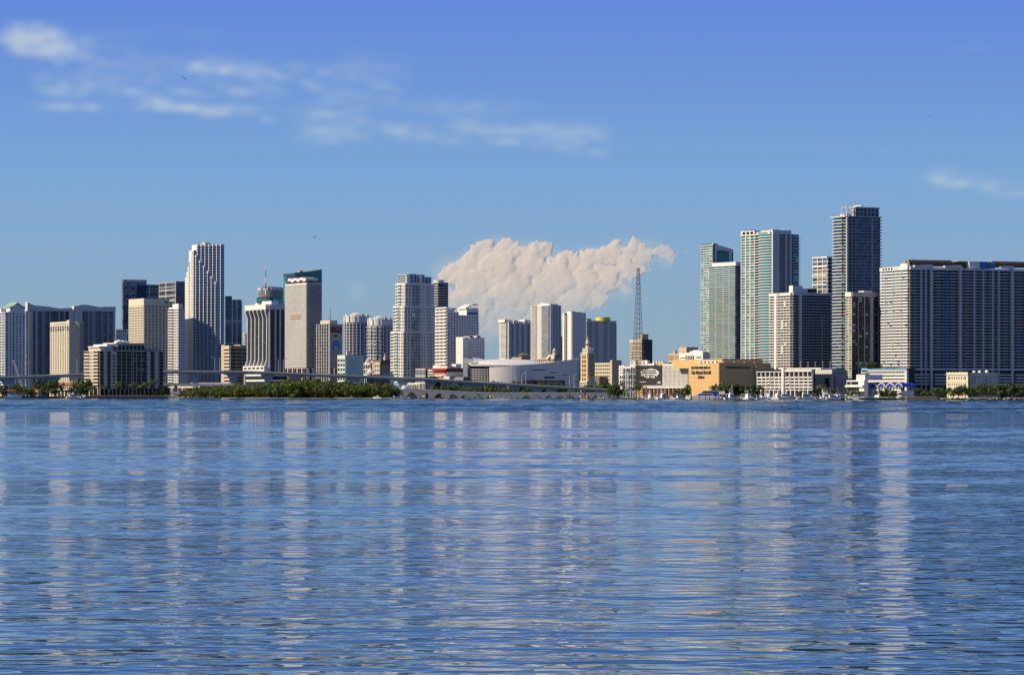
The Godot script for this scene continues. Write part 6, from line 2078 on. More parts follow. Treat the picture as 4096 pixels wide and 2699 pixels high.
func waterside_houses(gd: Array) -> void:
	# white restaurant building
	put_up("restaurant", "blocky white restaurant building with two long window slots by the quay", 3388, 3458, 3474, 1520, 2860, 55)
	core(M.white)
	solid("upper_block", -A * 0.5, 0, HT, vy(1498), -20, -1.0, M.white)
	fbox("window_pane", 0, A * 0.03, A * 0.24, vy(1538), vy(1526), 0.0, 0.2, M.pane_brown)
	fbox("window_pane", 0, A * 0.28, A * 0.66, vy(1538), vy(1526), 0.0, 0.2, M.pane_dark)
	fbox("window_pane", 0, A * 0.02, A * 0.72, vy(1562), vy(1548.5), 0.0, 0.25, M.pane_brown)
	fbox("balcony", 0, 0, A, vy(1548), vy(1540), 0.0, 2.0, M.white)
	fbox("terrace_roof", 0, A * 0.2, A, vy(1566.5), vy(1564), 0.0, 6.0, M.white)
	for k in 5: fbox("terrace_post", 0, A * (0.2 + 0.18 * k), A * (0.2 + 0.18 * k) + 0.3, 0, vy(1566), 5.4, 5.8, M.white)
	fbox("roof_hedge", 0, A * 0.5, A, vy(1498), vy(1495), -6.0, -2.0, M.soil)

	# blue vaulted pavilion
	put_up("pavilion", "white arched pavilion with a royal blue vaulted roof on the quay", 3442, 3607, 3634, 1548, 2840, 52)
	var n := 4
	solid("deck", -A, 0, 0, vy(1562), -14, 0, M.chalk)
	for k in 14: fbox("post", 0, A * k / 14.0 + 0.2, A * k / 14.0 + 0.8, 0, HT, -0.3, 0.3, M.white)
	fbox("floor_band", 0, 0, A, vy(1562), vy(1557), 0.0, 0.6, M.white)
	fbox("window_wall", 0, 0.3, A - 0.3, vy(1557), HT, -1.0, -0.6, M.pane_slate)
	for k in 34: fbox("mullion", 0, A * k / 34.0, A * k / 34.0 + 0.18, vy(1557), HT + 1.0, -0.65, -0.3, M.white)
	fbox("ground_recess", 0, 0.2, A, 0, vy(1563), -9.0, -8.0, M.pane_dark)
	for i in n + 1:
		# waves of roof: arch over each bay, blue behind
		var u0 := A * (i - 0.0) / (n + 0.7)
		var u1 := minf(A * 1.04, A * (i + 1.0) / (n + 0.7))
		var pts := []
		for k in 11: pts.append(Vector2(lerpf(u0, u1, k / 10.0), HT + 0.3 + (vy(1532) - HT) * pow(sin(PI * k / 10.0), 0.8)))
		var back := []
		for k in 11: back.append(pts[10 - k] - Vector2(0, 0.75))
		fprism("arch_rim", 0, pts + back, -0.2, 0.7, M.white)
		fprism("blue_vault", 0, pts + [Vector2(u1, HT), Vector2(u0, HT)], -14.0, -0.3, M.royal)
		fprism("blue_ridge", 0, [Vector2(lerpf(u0, u1, 0.5), HT), Vector2(lerpf(u0, u1, 0.62), vy(1533.0)), Vector2(lerpf(u0, u1, 1.0), vy(1532.2)), Vector2(lerpf(u0, u1, 1.35), vy(1533.5)), Vector2(lerpf(u0, u1, 1.45), HT)] if i < n - 1 else [Vector2(u0, HT), Vector2(lerpf(u0, u1, 0.5), vy(1533)), Vector2(u1, HT)], -15.0, -3.0, M.royal)
	fbox("hanging_sign", 0, A * 0.03, A * 0.09, vy(1572), vy(1563), 0.6, 0.9, M.chalk)
	fbox("quay_fence", 0, -4, A * 0.98, 0.0, 2.6, 2.0, 2.3, M.white)

	# club house with arched windows
	put_up("club_house", "cream two-storey club house with arched upper windows and a shaded side", 3788, 3874, 3992, 1489, 2830)
	core(M.cream)
	solid("lit_wall", -A, 0, 0, HT, -2, 0.05, M.cream)
	fbox("cornice", 0, -0.3, A + 0.5, vy(1498), vy(1495.5), 0.0, 0.8, M.cream)
	fbox("string_course", 0, 0, A, vy(1527), vy(1525), 0.0, 0.3, M.stone)
	for i in 7: fbox("parapet_post", 0, A * i / 7.0, A * i / 7.0 + 1.2, HT, HT + 0.5, -0.6, 0.3, M.cream)
	for q in [0.09, 0.155, 0.265, 0.37, 0.48, 0.585, 0.695, 0.82, 0.885]:
		var c: float = A * q
		var w := 0.62
		var pts := []
		for k in 7: pts.append(Vector2(c + cos(PI * k / 6.0) * w, vy(1507) + sin(PI * k / 6.0) * w))
		pts.append(Vector2(c - w, vy(1518)))
		pts.append(Vector2(c + w, vy(1518)))
		fprism("arched_window", 0, pts, 0.0, 0.14, M.pane_sea)
		fbox("window_pane", 0, c - 0.5, c + 0.5, vy(1542), vy(1532), 0.0, 0.14, M.pane_dark)
	for j in 4: fbox("side_band", 1, 0, B, vy(1502 + 13 * j) - 0.5, vy(1502 + 13 * j), 0.0, 0.5, M.stone)
	grid(1, B * 0.05, B * 0.95, vy(1536), vy(1500), 7, 2, {"g": gd, "pm": M.cream, "pw": 3.0, "pd": 0.3, "sm": M.cream, "sh": 1.8, "sd": 0.3})
	for q in [[0.1, 1492], [0.22, 1490], [0.37, 1483], [0.56, 1482], [0.72, 1491], [0.8, 1480]]: roof_box("roof_vent", 0.7, 0.8, q[0], q[0] + 0.035, HT - 0.1, vy(q[1]), M.chalk)


# ---------------------------------------------------------------- bridges, quays, boats

func curve_y(pts: Array, px: float) -> float:
	for i in pts.size() - 1:
		if px <= pts[i + 1][0]:
			var t: float = (px - pts[i][0]) / (pts[i + 1][0] - pts[i][0])
			return lerpf(pts[i][1], pts[i + 1][1], smoothstep(0.0, 1.0, t) * 0.35 + t * 0.65)
	return pts[-1][1]


func make_waterfront() -> void:
	viaduct()
	low_bridges()
	quays()
	marina()


func viaduct() -> void:
	var path := [[-200, 1509.0], [0, 1504.5], [200, 1498.0], [340, 1491.5], [650, 1481.5], [980, 1482.5], [1400, 1499.0], [1700, 1511.0], [1960, 1527.5], [2200, 1541.0], [2480, 1556.0], [2600, 1562.0]]
	var d := 3640.0
	var o := thing("road_viaduct", "long grey concrete road viaduct on flared piers sweeping across behind the island", "bridge", Vector3(px_x(1200, d), 0, -d))
	cur = o
	DD = d
	PX = F / d
	var joints := [-140, 10, 208, 420, 548, 632, 772, 925, 945, 1068, 1180, 1290, 1412, 1468, 1610, 1722, 1784, 1868, 1912, 2004, 2060, 2148, 2205, 2300, 2400, 2560]
	var spans := [-200, 22, 208, 420, 620, 772, 945, 1290, 1468, 1784, 1912, 2060, 2205, 2400, 2600]
	for i in spans.size() - 1:
		var s := Shape.new()
		var n := 10
		for k in n:
			var pa := lerpf(spans[i] + 0.6, spans[i + 1] - 0.6, k / float(n))
			var pb := lerpf(spans[i] + 0.6, spans[i + 1] - 0.6, (k + 1) / float(n))
			var xa := px_x(pa, d) - o.position.x
			var xb := px_x(pb, d) - o.position.x
			var ya := px_y(pa, curve_y(path, pa), d)
			var yb := px_y(pb, curve_y(path, pb), d)
			# section: parapet, deck edge, box girder below
			var sec := [Vector2(0.0, 0.0), Vector2(0.0, -1.3), Vector2(-0.8, -1.3), Vector2(-1.6, -3.4), Vector2(-11.0, -3.4), Vector2(-12.4, -1.3), Vector2(-12.4, 0.0), Vector2(-12.0, 0.0), Vector2(-12.0, -1.0), Vector2(-0.4, -1.0), Vector2(-0.4, 0.0)]
			for q in sec.size():
				var a: Vector2 = sec[q]
				var b: Vector2 = sec[(q + 1) % sec.size()]
				s.quad(Vector3(xa, ya + a.y, a.x), Vector3(xb, yb + a.y, a.x), Vector3(xb, yb + b.y, b.x), Vector3(xa, ya + b.y, b.x))
		mesh_part(o, "deck_span", s.done(), M.concrete)
	for p in [22, 208, 632, 778, 548, 930, 1068, 1180, 1412, 1610, 1722, 1784, 1868, 1912, 2004, 2060, 2148, 2205]:
		var x := px_x(p, d) - o.position.x
		var y := px_y(p, curve_y(path, p), d) - 3.3
		var w := 2.6
		var f := 7.0 if p < 1500 else 6.0
		var s := Shape.new()
		s.prism(PackedVector2Array([Vector2(x - w, -2), Vector2(x - w, y - 9.0 if y > 14.0 else y * 0.35), Vector2(x - w * 1.35, y - 5.0 if y > 14.0 else y * 0.6), Vector2(x - f, y - 1.2), Vector2(x - f, y), Vector2(x + f, y), Vector2(x + f, y - 1.2), Vector2(x + w * 1.35, y - 5.0 if y > 14.0 else y * 0.6), Vector2(x + w, y - 9.0 if y > 14.0 else y * 0.35), Vector2(x + w, -2)]), -9.5, -3.5)
		mesh_part(o, "pier", s.done(), M.concrete)
	# street lamps on it
	var k := 0
	for q in [[306, 1434, "left"], [329, 1434, "right"], [857, 1427, ""], [873, 1427, ""], [1112, 1433, ""], [1129, 1435, ""], [2064, 1492, ""], [2087, 1492, ""], [2278, 1496, ""], [2297, 1496, ""], [2103, 1470, ""]]:
		var y0 := px_y(q[0], curve_y(path, q[0]), d) - 0.6
		var y1 := px_y(q[0], q[1], d)
		street_lamp(px_x(q[0], d), y0, y1, -d - 0.5 if k % 2 == 0 else -d - 11.8, k, 1.0 if k % 2 else -1.0)
		k += 1
	# a few vehicles
	car(-1, px_x(1837, d), px_y(1837, curve_y(path, 1837), d) - 1.0, -d - 3, "white box lorry driving on the viaduct below the arena pylon", "lorry", M.gel)
	for q in [[660, "white car on the viaduct near the dark apartment block", M.gel], [716, "orange taxi on the viaduct left of the stepped tower", M.terracotta], [187, "pale car on the viaduct before the twin wavy towers", M.chalk], [1430, "small grey car on the viaduct by the pale green block", M.grey]]:
		car(1, px_x(q[0], d), px_y(q[0], curve_y(path, q[0]), d) - 1.0, -d - 3, q[1], "car", q[2])


func street_lamp(x: float, y0: float, y1: float, z: float, k: int, side: float) -> void:
	var words := ["nearest the cream hotel, bending left", "nearest the cream hotel, bending right", "before the stepped tower, bending left", "before the stepped tower, bending right", "before the black ribbed tower, bending left", "before the black ribbed tower, bending right", "at the middle of the arena wall, bending left", "at the middle of the arena wall, bending right", "at the right end of the arena wall, bending left", "at the right end of the arena wall, bending right", "tallest one, in front of the arena wall"]
	var o := thing("street_lamp", "thin pale viaduct street lamp " + words[k], "street lamp", Vector3(x, y0, z), 0, "street lamps on the viaduct")
	var s := Shape.new()
	s.bar(Vector3.ZERO, Vector3(0, y1 - y0 - 1.5, 0), 0.24, 0.18, 6)
	mesh_part(o, "pole", s.done(), M.light_grey)
	var a := Shape.new()
	var prev := Vector3(0, y1 - y0 - 1.5, 0)
	for i in 4:
		var t := (i + 1) / 4.0
		var p := Vector3(side * 3.0 * t, y1 - y0 - 1.5 + 1.6 * sin(t * PI / 2), 0)
		a.bar(prev, p, 0.15)
		prev = p
	mesh_part(o, "arm", a.done(), M.light_grey)
	box(o, "lamp_head", prev + Vector3(-0.7, -0.3, -0.3), prev + Vector3(0.7, 0.1, 0.3), M.chalk)


func car(kind: int, x: float, y: float, z: float, label: String, cat: String, mat: Material) -> void:
	var o := thing("lorry" if kind < 0 else "car", label, cat, Vector3(x, y, z))
	var b := Shape.new()
	if kind < 0:
		b.box(Vector3(-4.2, 1.0, -1.2), Vector3(4.2, 4.2, 1.2))
		mesh_part(o, "cargo_box", b.done(), mat)
		var c := Shape.new()
		c.prism(PackedVector2Array([Vector2(-6.4, 0.6), Vector2(-6.4, 1.8), Vector2(-5.8, 3.0), Vector2(-4.3, 3.1), Vector2(-4.3, 0.6)]), -1.15, 1.15)
		mesh_part(o, "cab", c.done(), mat)
	else:
		b.prism(PackedVector2Array([Vector2(-2.3, 0.4), Vector2(-2.3, 0.95), Vector2(-1.5, 1.05), Vector2(-0.9, 1.55), Vector2(0.9, 1.55), Vector2(1.5, 1.05), Vector2(2.3, 0.9), Vector2(2.3, 0.4)]), -0.9, 0.9)
		mesh_part(o, "body", b.done(), mat)
		box(o, "windows", Vector3(-1.1, 1.08, -0.93), Vector3(1.1, 1.42, 0.93), M.pane_dark)
	for wx in [-1.5, 1.5]:
		for wz in [-0.85, 0.85]:
			var w := Shape.new()
			w.bar(Vector3(wx * (2.2 if kind < 0 else 1.0), 0.35, wz - 0.12), Vector3(wx * (2.2 if kind < 0 else 1.0), 0.35, wz + 0.12), 0.38, 0.38, 10)
			mesh_part(o, "wheel", w.done(), M.black)


func low_bridges() -> void:
	# arched causeway
	var d := 3520.0
	var o := thing("arched_causeway", "low grey causeway bridge on a row of shallow arches right of the island", "bridge", Vector3(px_x(2100, d), 0, -d))
	var top := func(px: float) -> float: return px_y(px, 1558.0 + 15.0 * smoothstep(1580.0, 2000.0, px) + 1.5 * smoothstep(2000.0, 2600.0, px), d)
	var px := 1560.0
	while px < 2585.0:
		var w := lerpf(58.0, 44.0, clampf((px - 1560.0) / 600.0, 0.0, 1.0)) if px < 2300.0 else 30.0
		var xa := px_x(px, d) - o.position.x
		var xb := px_x(px + w, d) - o.position.x
		var ya: float = top.call(px)
		var yb: float = top.call(px + w)
		var pts := PackedVector2Array([Vector2(xa, -1), Vector2(xa, ya), Vector2(xb, yb), Vector2(xb, -1), Vector2(xb - 1.0, -1), Vector2(xb - 1.0, 0.5)])
		for i in range(1, 12): pts.append(Vector2(lerpf(xb - 1.0, xa + 1.0, i / 11.0), 0.5 + (minf(ya, yb) - 2.6) * sin(PI * i / 11.0)))
		pts.append(Vector2(xa + 1.0, -1))
		var s := Shape.new()
		s.prism(pts, -30.0, 0.0)
		mesh_part(o, "arch_span", s.done(), M.concrete)
		var r := Shape.new()
		r.prism(PackedVector2Array([Vector2(xa, ya), Vector2(xa, ya + 0.9), Vector2(xb, yb + 0.9), Vector2(xb, yb)]), -0.4, 0.15)
		mesh_part(o, "balustrade", r.done(), M.light_grey)
		for k in 6:
			var t := (k + 0.5) / 6.0
			box(o, "baluster", Vector3(lerpf(xa, xb, t) - 0.35, lerpf(ya, yb, t) + 0.9, -0.45), Vector3(lerpf(xa, xb, t) + 0.35, lerpf(ya, yb, t) + 1.3, 0.2), M.stone)
		px += w
	# its short end left of the island, and the middle roadway
	var o2 := thing("causeway_end", "short end of the low causeway between the dark apartment block and the island", "bridge", Vector3(px_x(700, d), 0, -d))
	var s2 := Shape.new()
	var xl := px_x(648, d) - o2.position.x
	var xr := px_x(790, d) - o2.position.x
	var yt := px_y(700, 1570, d)
	s2.prism(PackedVector2Array([Vector2(xl, yt - 1.6), Vector2(xl, yt), Vector2(xr, yt), Vector2(xr, -1), Vector2(xr - 14, -1), Vector2(xr - 20, 1.0), Vector2(xr - 26, yt - 2.2)]), -11, 0)
	mesh_part(o2, "arch_span", s2.done(), M.concrete)
	var rl := Shape.new()
	rl.box(Vector3(xl, yt, -0.4), Vector3(xr, yt + 0.8, 0.1))
	mesh_part(o2, "balustrade", rl.done(), M.chalk)
	for q in [672, 679]: box(o2, "pile", Vector3(px_x(q, d) - o2.position.x - 0.5, -1, -2), Vector3(px_x(q, d) - o2.position.x + 0.5, yt - 1.6, -1), M.chalk)
	var d3 := 3690.0
	var o3 := thing("lower_roadway", "lower curved roadway passing under the viaduct left of the island", "bridge", Vector3(px_x(800, d3), 0, -d3))
	var s3 := Shape.new()
	for k in 14:
		var pa := lerpf(560.0, 1060.0, k / 14.0)
		var pb := lerpf(560.0, 1060.0, (k + 1) / 14.0)
		var f := func(p: float) -> float: return px_y(p, 1529.0 + 7.0 * (p - 560.0) / 300.0, d3)
		s3.prism(PackedVector2Array([Vector2(px_x(pa, d3) - o3.position.x, f.call(pa) - 2.6), Vector2(px_x(pa, d3) - o3.position.x, f.call(pa)), Vector2(px_x(pb, d3) - o3.position.x, f.call(pb)), Vector2(px_x(pb, d3) - o3.position.x, f.call(pb) - 2.6)]), -9.0, 0.0)
	mesh_part(o3, "deck_span", s3.done(), M.concrete)
	var w3 := Shape.new()
	w3.box(Vector3(px_x(756, d3) - o3.position.x, px_y(800, 1536, d3), -9.4), Vector3(px_x(926, d3) - o3.position.x, px_y(800, 1530, d3), -9.1))
	mesh_part(o3, "parapet", w3.done(), M.white)
	for p in [600, 700, 830, 960]: box(o3, "pier", Vector3(px_x(p, d3) - o3.position.x - 1.5, -1, -7), Vector3(px_x(p, d3) - o3.position.x + 1.5, px_y(p, 1540, d3), -3), M.concrete)
	# buildings under the viaduct
	put_up("terminal_shed", "long low shed with a white roof strip under the viaduct, left of the island", 668, 800, 830, 1545, 3740, 57)
	core(M.brown_wall)
	fbox("roof_strip", 0, 0, A, HT - 1.4, HT, 0.0, 1.0, M.white)
	for i in 9: fbox("window_pane", 0, A * (i + 0.15) / 9.0, A * (i + 0.8) / 9.0, 1.5, HT - 2.4, 0.0, 0.2, [M.pane_dark, M.pane_brown, M.pane_ink][i % 3])
	for i in 3: fbox("post", 0, A * (0.15 + 0.32 * i), A * (0.165 + 0.32 * i), 0, HT - 1.4, 0.0, 0.6, M.chalk)
	put_up("parking_garage", "white louvred garage glimpsed under the viaduct below the ribbed tower", 984, 1070, 1150, 1500, 3760)
	core(M.pane_dark)
	both(0, HT, 8, 8, 4, {"sm": M.white, "sh": 2.0, "sd": 0.8, "g": [M.pane_dark]})
	put_up("service_building", "small white building with square windows under the viaduct, right of the island", 1630, 1690, 1704, 1532, 3700, 57)
	core(M.white)
	grid(0, 0, A, 1, HT - 1, 8, 2, {"g": [M.pane_slate, M.pane_dark], "sm": M.white, "sh": 1.0, "sd": 0.3, "pm": M.white, "pw": 0.9, "pd": 0.35})
	var tank := thing("storage_dome", "round white tank dome behind the causeway beside the island", "tank", at(1618, 1556, 3640))
	var dome := Shape.new()
	dome.lathe([Vector2(4.2, -8), Vector2(4.2, 0), Vector2(3.6, 2.2), Vector2(2.0, 3.6), Vector2(0, 4.1)], 20)
	mesh_part(tank, "shell", dome.done(true), M.gel)
	var gan := thing("sign_gantry", "pale steel sign gantry at the causeway start beside the white dome", "gantry", Vector3(px_x(1622, 3530), 4.0, -3530))
	for q in [1606.0, 1636.0]: box(gan, "post", Vector3(px_x(q, 3530) - gan.position.x - 0.3, 0, -0.3), Vector3(px_x(q, 3530) - gan.position.x + 0.3, 8.2, 0.3), M.chalk)
	box(gan, "beam", Vector3(px_x(1605, 3530) - gan.position.x, 7.6, -0.4), Vector3(px_x(1637, 3530) - gan.position.x, 8.4, 0.4), M.chalk)
	put_up("bascule_leaf", "striped leaning bascule leaf raised behind the viaduct at far left", 50, 54, 90, 1440, 3720, 20)
	cur.set_meta("category", "bridge leaf")
	var leaf := Shape.new()
	var p0 := Vector3(px_x(52, 3720), px_y(52, 1440, 3720), -3720) - cur.position
	var p1 := Vector3(px_x(88, 3720), px_y(88, 1546, 3720), -3720) - cur.position
	leaf.bar(p0, p1, 1.5, 1.7)
	var lm := mesh_part(cur, "girder", leaf.done(), M.iron)
	lm.transform.basis = Basis(Vector3.UP, -cur.rotation.y)
	for i in 15:
		var t := (i + 0.5) / 15.0
		var c: Vector3 = Basis(Vector3.UP, -cur.rotation.y) * (p0.lerp(p1, t) + Vector3(0, 0, 1.7))
		var st := box(cur, "cross_beam", Vector3.ZERO, Vector3.ONE, M.chalk)
		st.transform = Transform3D(Basis(Vector3.UP, -cur.rotation.y) * Basis.from_scale(Vector3(2.8, 1.0, 0.5)), c)


func wall_strip_along(called: String, label: String, xa: float, xb: float, d: float, y0: float, y1: float, thick: float, mat: Material, cap: Material) -> void:
	# a quay wall in lengths with a coping
	var o := thing(called, label, "sea wall", Vector3(px_x((xa + xb) / 2, d), 0, -d))
	var n := maxi(1, int((xb - xa) / 46.0))
	for i in n:
		var a := px_x(lerpf(xa, xb, i / float(n)), d) - o.position.x
		var b := px_x(lerpf(xa, xb, (i + 1) / float(n)), d) - o.position.x
		box(o, "wall_length", Vector3(a + 0.03, y0, -thick), Vector3(b - 0.03, y1, 0.02 * (i % 3)), mat)
	if cap:
		box(o, "coping", Vector3(px_x(xa, d) - o.position.x, y1, -thick - 0.2), Vector3(px_x(xb, d) - o.position.x, y1 + 0.35, 0.25), cap)


func quays() -> void:
	wall_strip_along("sea_wall", "dark sea wall along the foot of the left-hand island", -60, 330, 3204, -2, 1.6, 4, M.dark_wall, M.soil)
	wall_strip_along("sea_wall", "dark sea wall with a pale coping below the dark apartment block", 331, 668, 3202, -2, 2.2, 4, M.dark_wall, M.stone)
	wall_strip_along("sea_wall", "long timber quay wall along the marina", 2575, 3090, 2770, -2, 1.4, 3, M.timber, M.stone)
	wall_strip_along("sea_wall", "black quay wall below the white restaurant", 3091, 3590, 2752, -2, 1.7, 3, M.dark_wall, M.chalk)
	wall_strip_along("sea_wall", "tan stone sea wall with a pale coping, right of the pavilion", 3626, 3752, 2740, -2, 2.2, 5, M.sandstone, M.cream)
	# riprap rocks
	var stones := []
	for v in 5:
		var s := Shape.new()
		var r := RandomNumberGenerator.new()
		r.seed = 40 + v
		var ico := []
		for i in 4:
			for k in 7:
				var a := TAU * k / 7.0
				var h := -0.5 + i / 3.0
				var rad := sqrt(maxf(0.05, 0.30 - h * h)) * r.randf_range(1.4, 2.2)
				ico.append(Vector3(cos(a) * rad, h * 1.5, sin(a) * rad))
		for i in 3:
			for k in 7: s.quad(ico[i * 7 + k], ico[(i + 1) * 7 + k], ico[(i + 1) * 7 + (k + 1) % 7], ico[i * 7 + (k + 1) % 7])
		for k in 7: s.tri(Vector3(0, 0.9, 0), ico[21 + (k + 1) % 7], ico[21 + k])
		stones.append(s.done())
	for run in [[706.0, 905.0, 3462.0, 44, "rocky_bank", "bank of tan boulders at the left end of the mangrove island"], [3752.0, 3990.0, 2742.0, 74, "rocky_shore", "bank of pale boulders below the trees, left of the green beacon"], [3990.0, 4140.0, 2738.0, 46, "rocky_shore", "bank of pale boulders below the trees, right of the green beacon"]]:
		var o := thing(run[4], run[5], "rocks", Vector3(px_x((run[0] + run[1]) / 2, run[2]), 0, -run[2]))
		for i in run[3]:
			var t: float = (i + rng.randf()) / run[3]
			var m := mesh_part(o, "boulder", stones[rng.randi() % 5], M.rock)
			var sc := rng.randf_range(0.75, 1.35)
			m.transform = Transform3D(Basis(Vector3.UP, rng.randf() * TAU) * Basis.from_scale(Vector3(sc * 1.3, sc * 0.9, sc)), Vector3(px_x(lerpf(run[0], run[1], t), run[2]) - o.position.x, rng.randf_range(0.0, 1.5), rng.randf_range(-2.5, 1.0)))
	# sand on the island
	var o := thing("sand_beach", "pale sand strip with driftwood along the front of the mangrove island", "beach", Vector3(px_x(1250, 3450), 0, -3450))
	var s := Shape.new()
	for i in 30:
		var pa := lerpf(890.0, 1640.0, i / 30.0)
		var pb := lerpf(890.0, 1640.0, (i + 1) / 30.0)
		var xa := px_x(pa, 3450) - o.position.x
		var xb := px_x(pb, 3450) - o.position.x
		s.quad(Vector3(xa, -0.2, 6), Vector3(xa, 1.2, -14), Vector3(xb, 1.2, -14), Vector3(xb, -0.2, 6))
	mesh_part(o, "sand", s.done(), M.beach_sand)
	for i in 26:
		var x := px_x(rng.randf_range(900.0, 1600.0), 3450) - o.position.x
		var l := rng.randf_range(0.8, 3.0)
		box(o, "driftwood", Vector3(x - l, 0.5, -3), Vector3(x + l, rng.randf_range(0.8, 1.2), -2.3), M.chalk if i % 3 else M.timber)


func make_boat(kind: int) -> Node3D:
	# bow towards +x; about 10 m
	var o := Node3D.new()
	var s := Shape.new()
	var n := 8
	var deck := []
	var keel := []
	for i in n + 1:
		var t := i / float(n)
		var w := 1.55 * (1.0 - pow(t, 2.6)) + 0.04
		deck.append([Vector3(-5 + 10 * t, 1.15 + 0.7 * t * t, -w), Vector3(-5 + 10 * t, 1.15 + 0.7 * t * t, w)])
		keel.append([Vector3(-5 + 9.2 * t, -0.3, -w * 0.7), Vector3(-5 + 9.2 * t, -0.3, w * 0.7)])
	for i in n:
		s.quad(keel[i + 1][1], deck[i + 1][1], deck[i][1], keel[i][1])
		s.quad(keel[i][0], deck[i][0], deck[i + 1][0], keel[i + 1][0])
		s.quad(deck[i][0], deck[i][1], deck[i + 1][1], deck[i + 1][0])
	s.quad(keel[0][0], keel[0][1], deck[0][1], deck[0][0])
	mesh_part(o, "hull", s.done(), M.gel if kind != 3 else M.hull_dark)
	if kind == 0 or kind == 3:   # cabin cruiser
		var c := Shape.new()
		c.prism(PackedVector2Array([Vector2(-2.8, 1.2), Vector2(-2.8, 2.7), Vector2(0.6, 2.7), Vector2(2.6, 1.5), Vector2(2.6, 1.3)]), -1.15, 1.15)
		mesh_part(o, "cabin", c.done(), M.gel)
		var g := Shape.new()
		g.prism(PackedVector2Array([Vector2(-2.4, 1.9), Vector2(-2.4, 2.45), Vector2(0.5, 2.45), Vector2(1.6, 1.85)]), -1.19, 1.19)
		mesh_part(o, "window", g.done(), M.pane_dark)
		box(o, "hard_top", Vector3(-3.0, 3.7, -1.2), Vector3(0.2, 3.85, 1.2), M.gel)
		for x in [-2.8, 0.0]:
			for z in [-1.05, 1.05]: box(o, "post", Vector3(x, 2.7, z - 0.05), Vector3(x + 0.1, 3.7, z + 0.05), M.chalk)
		mesh_bar(o, "antenna", Vector3(-2.0, 3.8, 0.6), Vector3(-2.6, 7.5, 0.6), 0.05)
	elif kind == 1:   # open boat with a canopy
		box(o, "console", Vector3(-0.6, 1.2, -0.5), Vector3(0.6, 2.3, 0.5), M.gel)
		box(o, "canopy", Vector3(-1.6, 3.1, -1.1), Vector3(1.2, 3.25, 1.1), M.gel)
		for x in [-1.4, 1.0]:
			for z in [-0.95, 0.95]: box(o, "post", Vector3(x, 1.2, z - 0.05), Vector3(x + 0.1, 3.1, z + 0.05), M.chalk)
		box(o, "outboard", Vector3(-5.7, 0.4, -0.4), Vector3(-4.9, 1.9, 0.4), M.hull_dark)
		box(o, "windscreen", Vector3(0.6, 2.2, -0.5), Vector3(0.68, 2.8, 0.5), M.pane_slate)
	else:   # sport fisher with tall tower
		var c := Shape.new()
		c.prism(PackedVector2Array([Vector2(-1.8, 1.2), Vector2(-1.8, 3.2), Vector2(1.0, 3.2), Vector2(2.4, 1.5)]), -1.25, 1.25)
		mesh_part(o, "cabin", c.done(), M.gel)
		var g := Shape.new()
		g.prism(PackedVector2Array([Vector2(-1.4, 2.1), Vector2(-1.4, 2.8), Vector2(1.0, 2.8), Vector2(1.6, 2.1)]), -1.29, 1.29)
		mesh_part(o, "window", g.done(), M.pane_dark)
		box(o, "flybridge", Vector3(-1.4, 3.2, -1.0), Vector3(0.6, 4.2, 1.0), M.gel)
		for x in [-1.2, 0.3]:
			for z in [-0.8, 0.8]: box(o, "post", Vector3(x, 4.2, z - 0.05), Vector3(x + 0.1, 6.4, z + 0.05), M.chalk)
		box(o, "tower_top", Vector3(-1.3, 6.4, -0.9), Vector3(0.5, 6.55, 0.9), M.gel)
		mesh_bar(o, "outrigger", Vector3(0, 3.0, 1.0), Vector3(-3.4, 8.0, 2.0), 0.05)
		mesh_bar(o, "outrigger", Vector3(0, 3.0, -1.0), Vector3(-3.4, 8.0, -2.0), 0.05)
	return o


func mesh_bar(parent: Node3D, called: String, a: Vector3, b: Vector3, w: float, mat: Material = null) -> void:
	var s := Shape.new()
	s.bar(a, b, w)
	mesh_part(parent, called, s.done(), mat if mat else M.chalk)


func moor(kind: int, px: float, d: float, turn: float, scale_: float, label: String, group := "") -> Node3D:
	var key := "boat%d" % kind
	if not shared.has(key): shared[key] = make_boat(kind)
	var o: Node3D = shared[key].duplicate()
	o.name = numbered("motor_boat" if kind != 2 else "fishing_boat")
	add_child(o)
	o.position = Vector3(px_x(px, d), 0.15, -d)
	o.rotation.y = turn
	o.scale = Vector3.ONE * scale_
	tag(o, label, "boat", group)
	return o


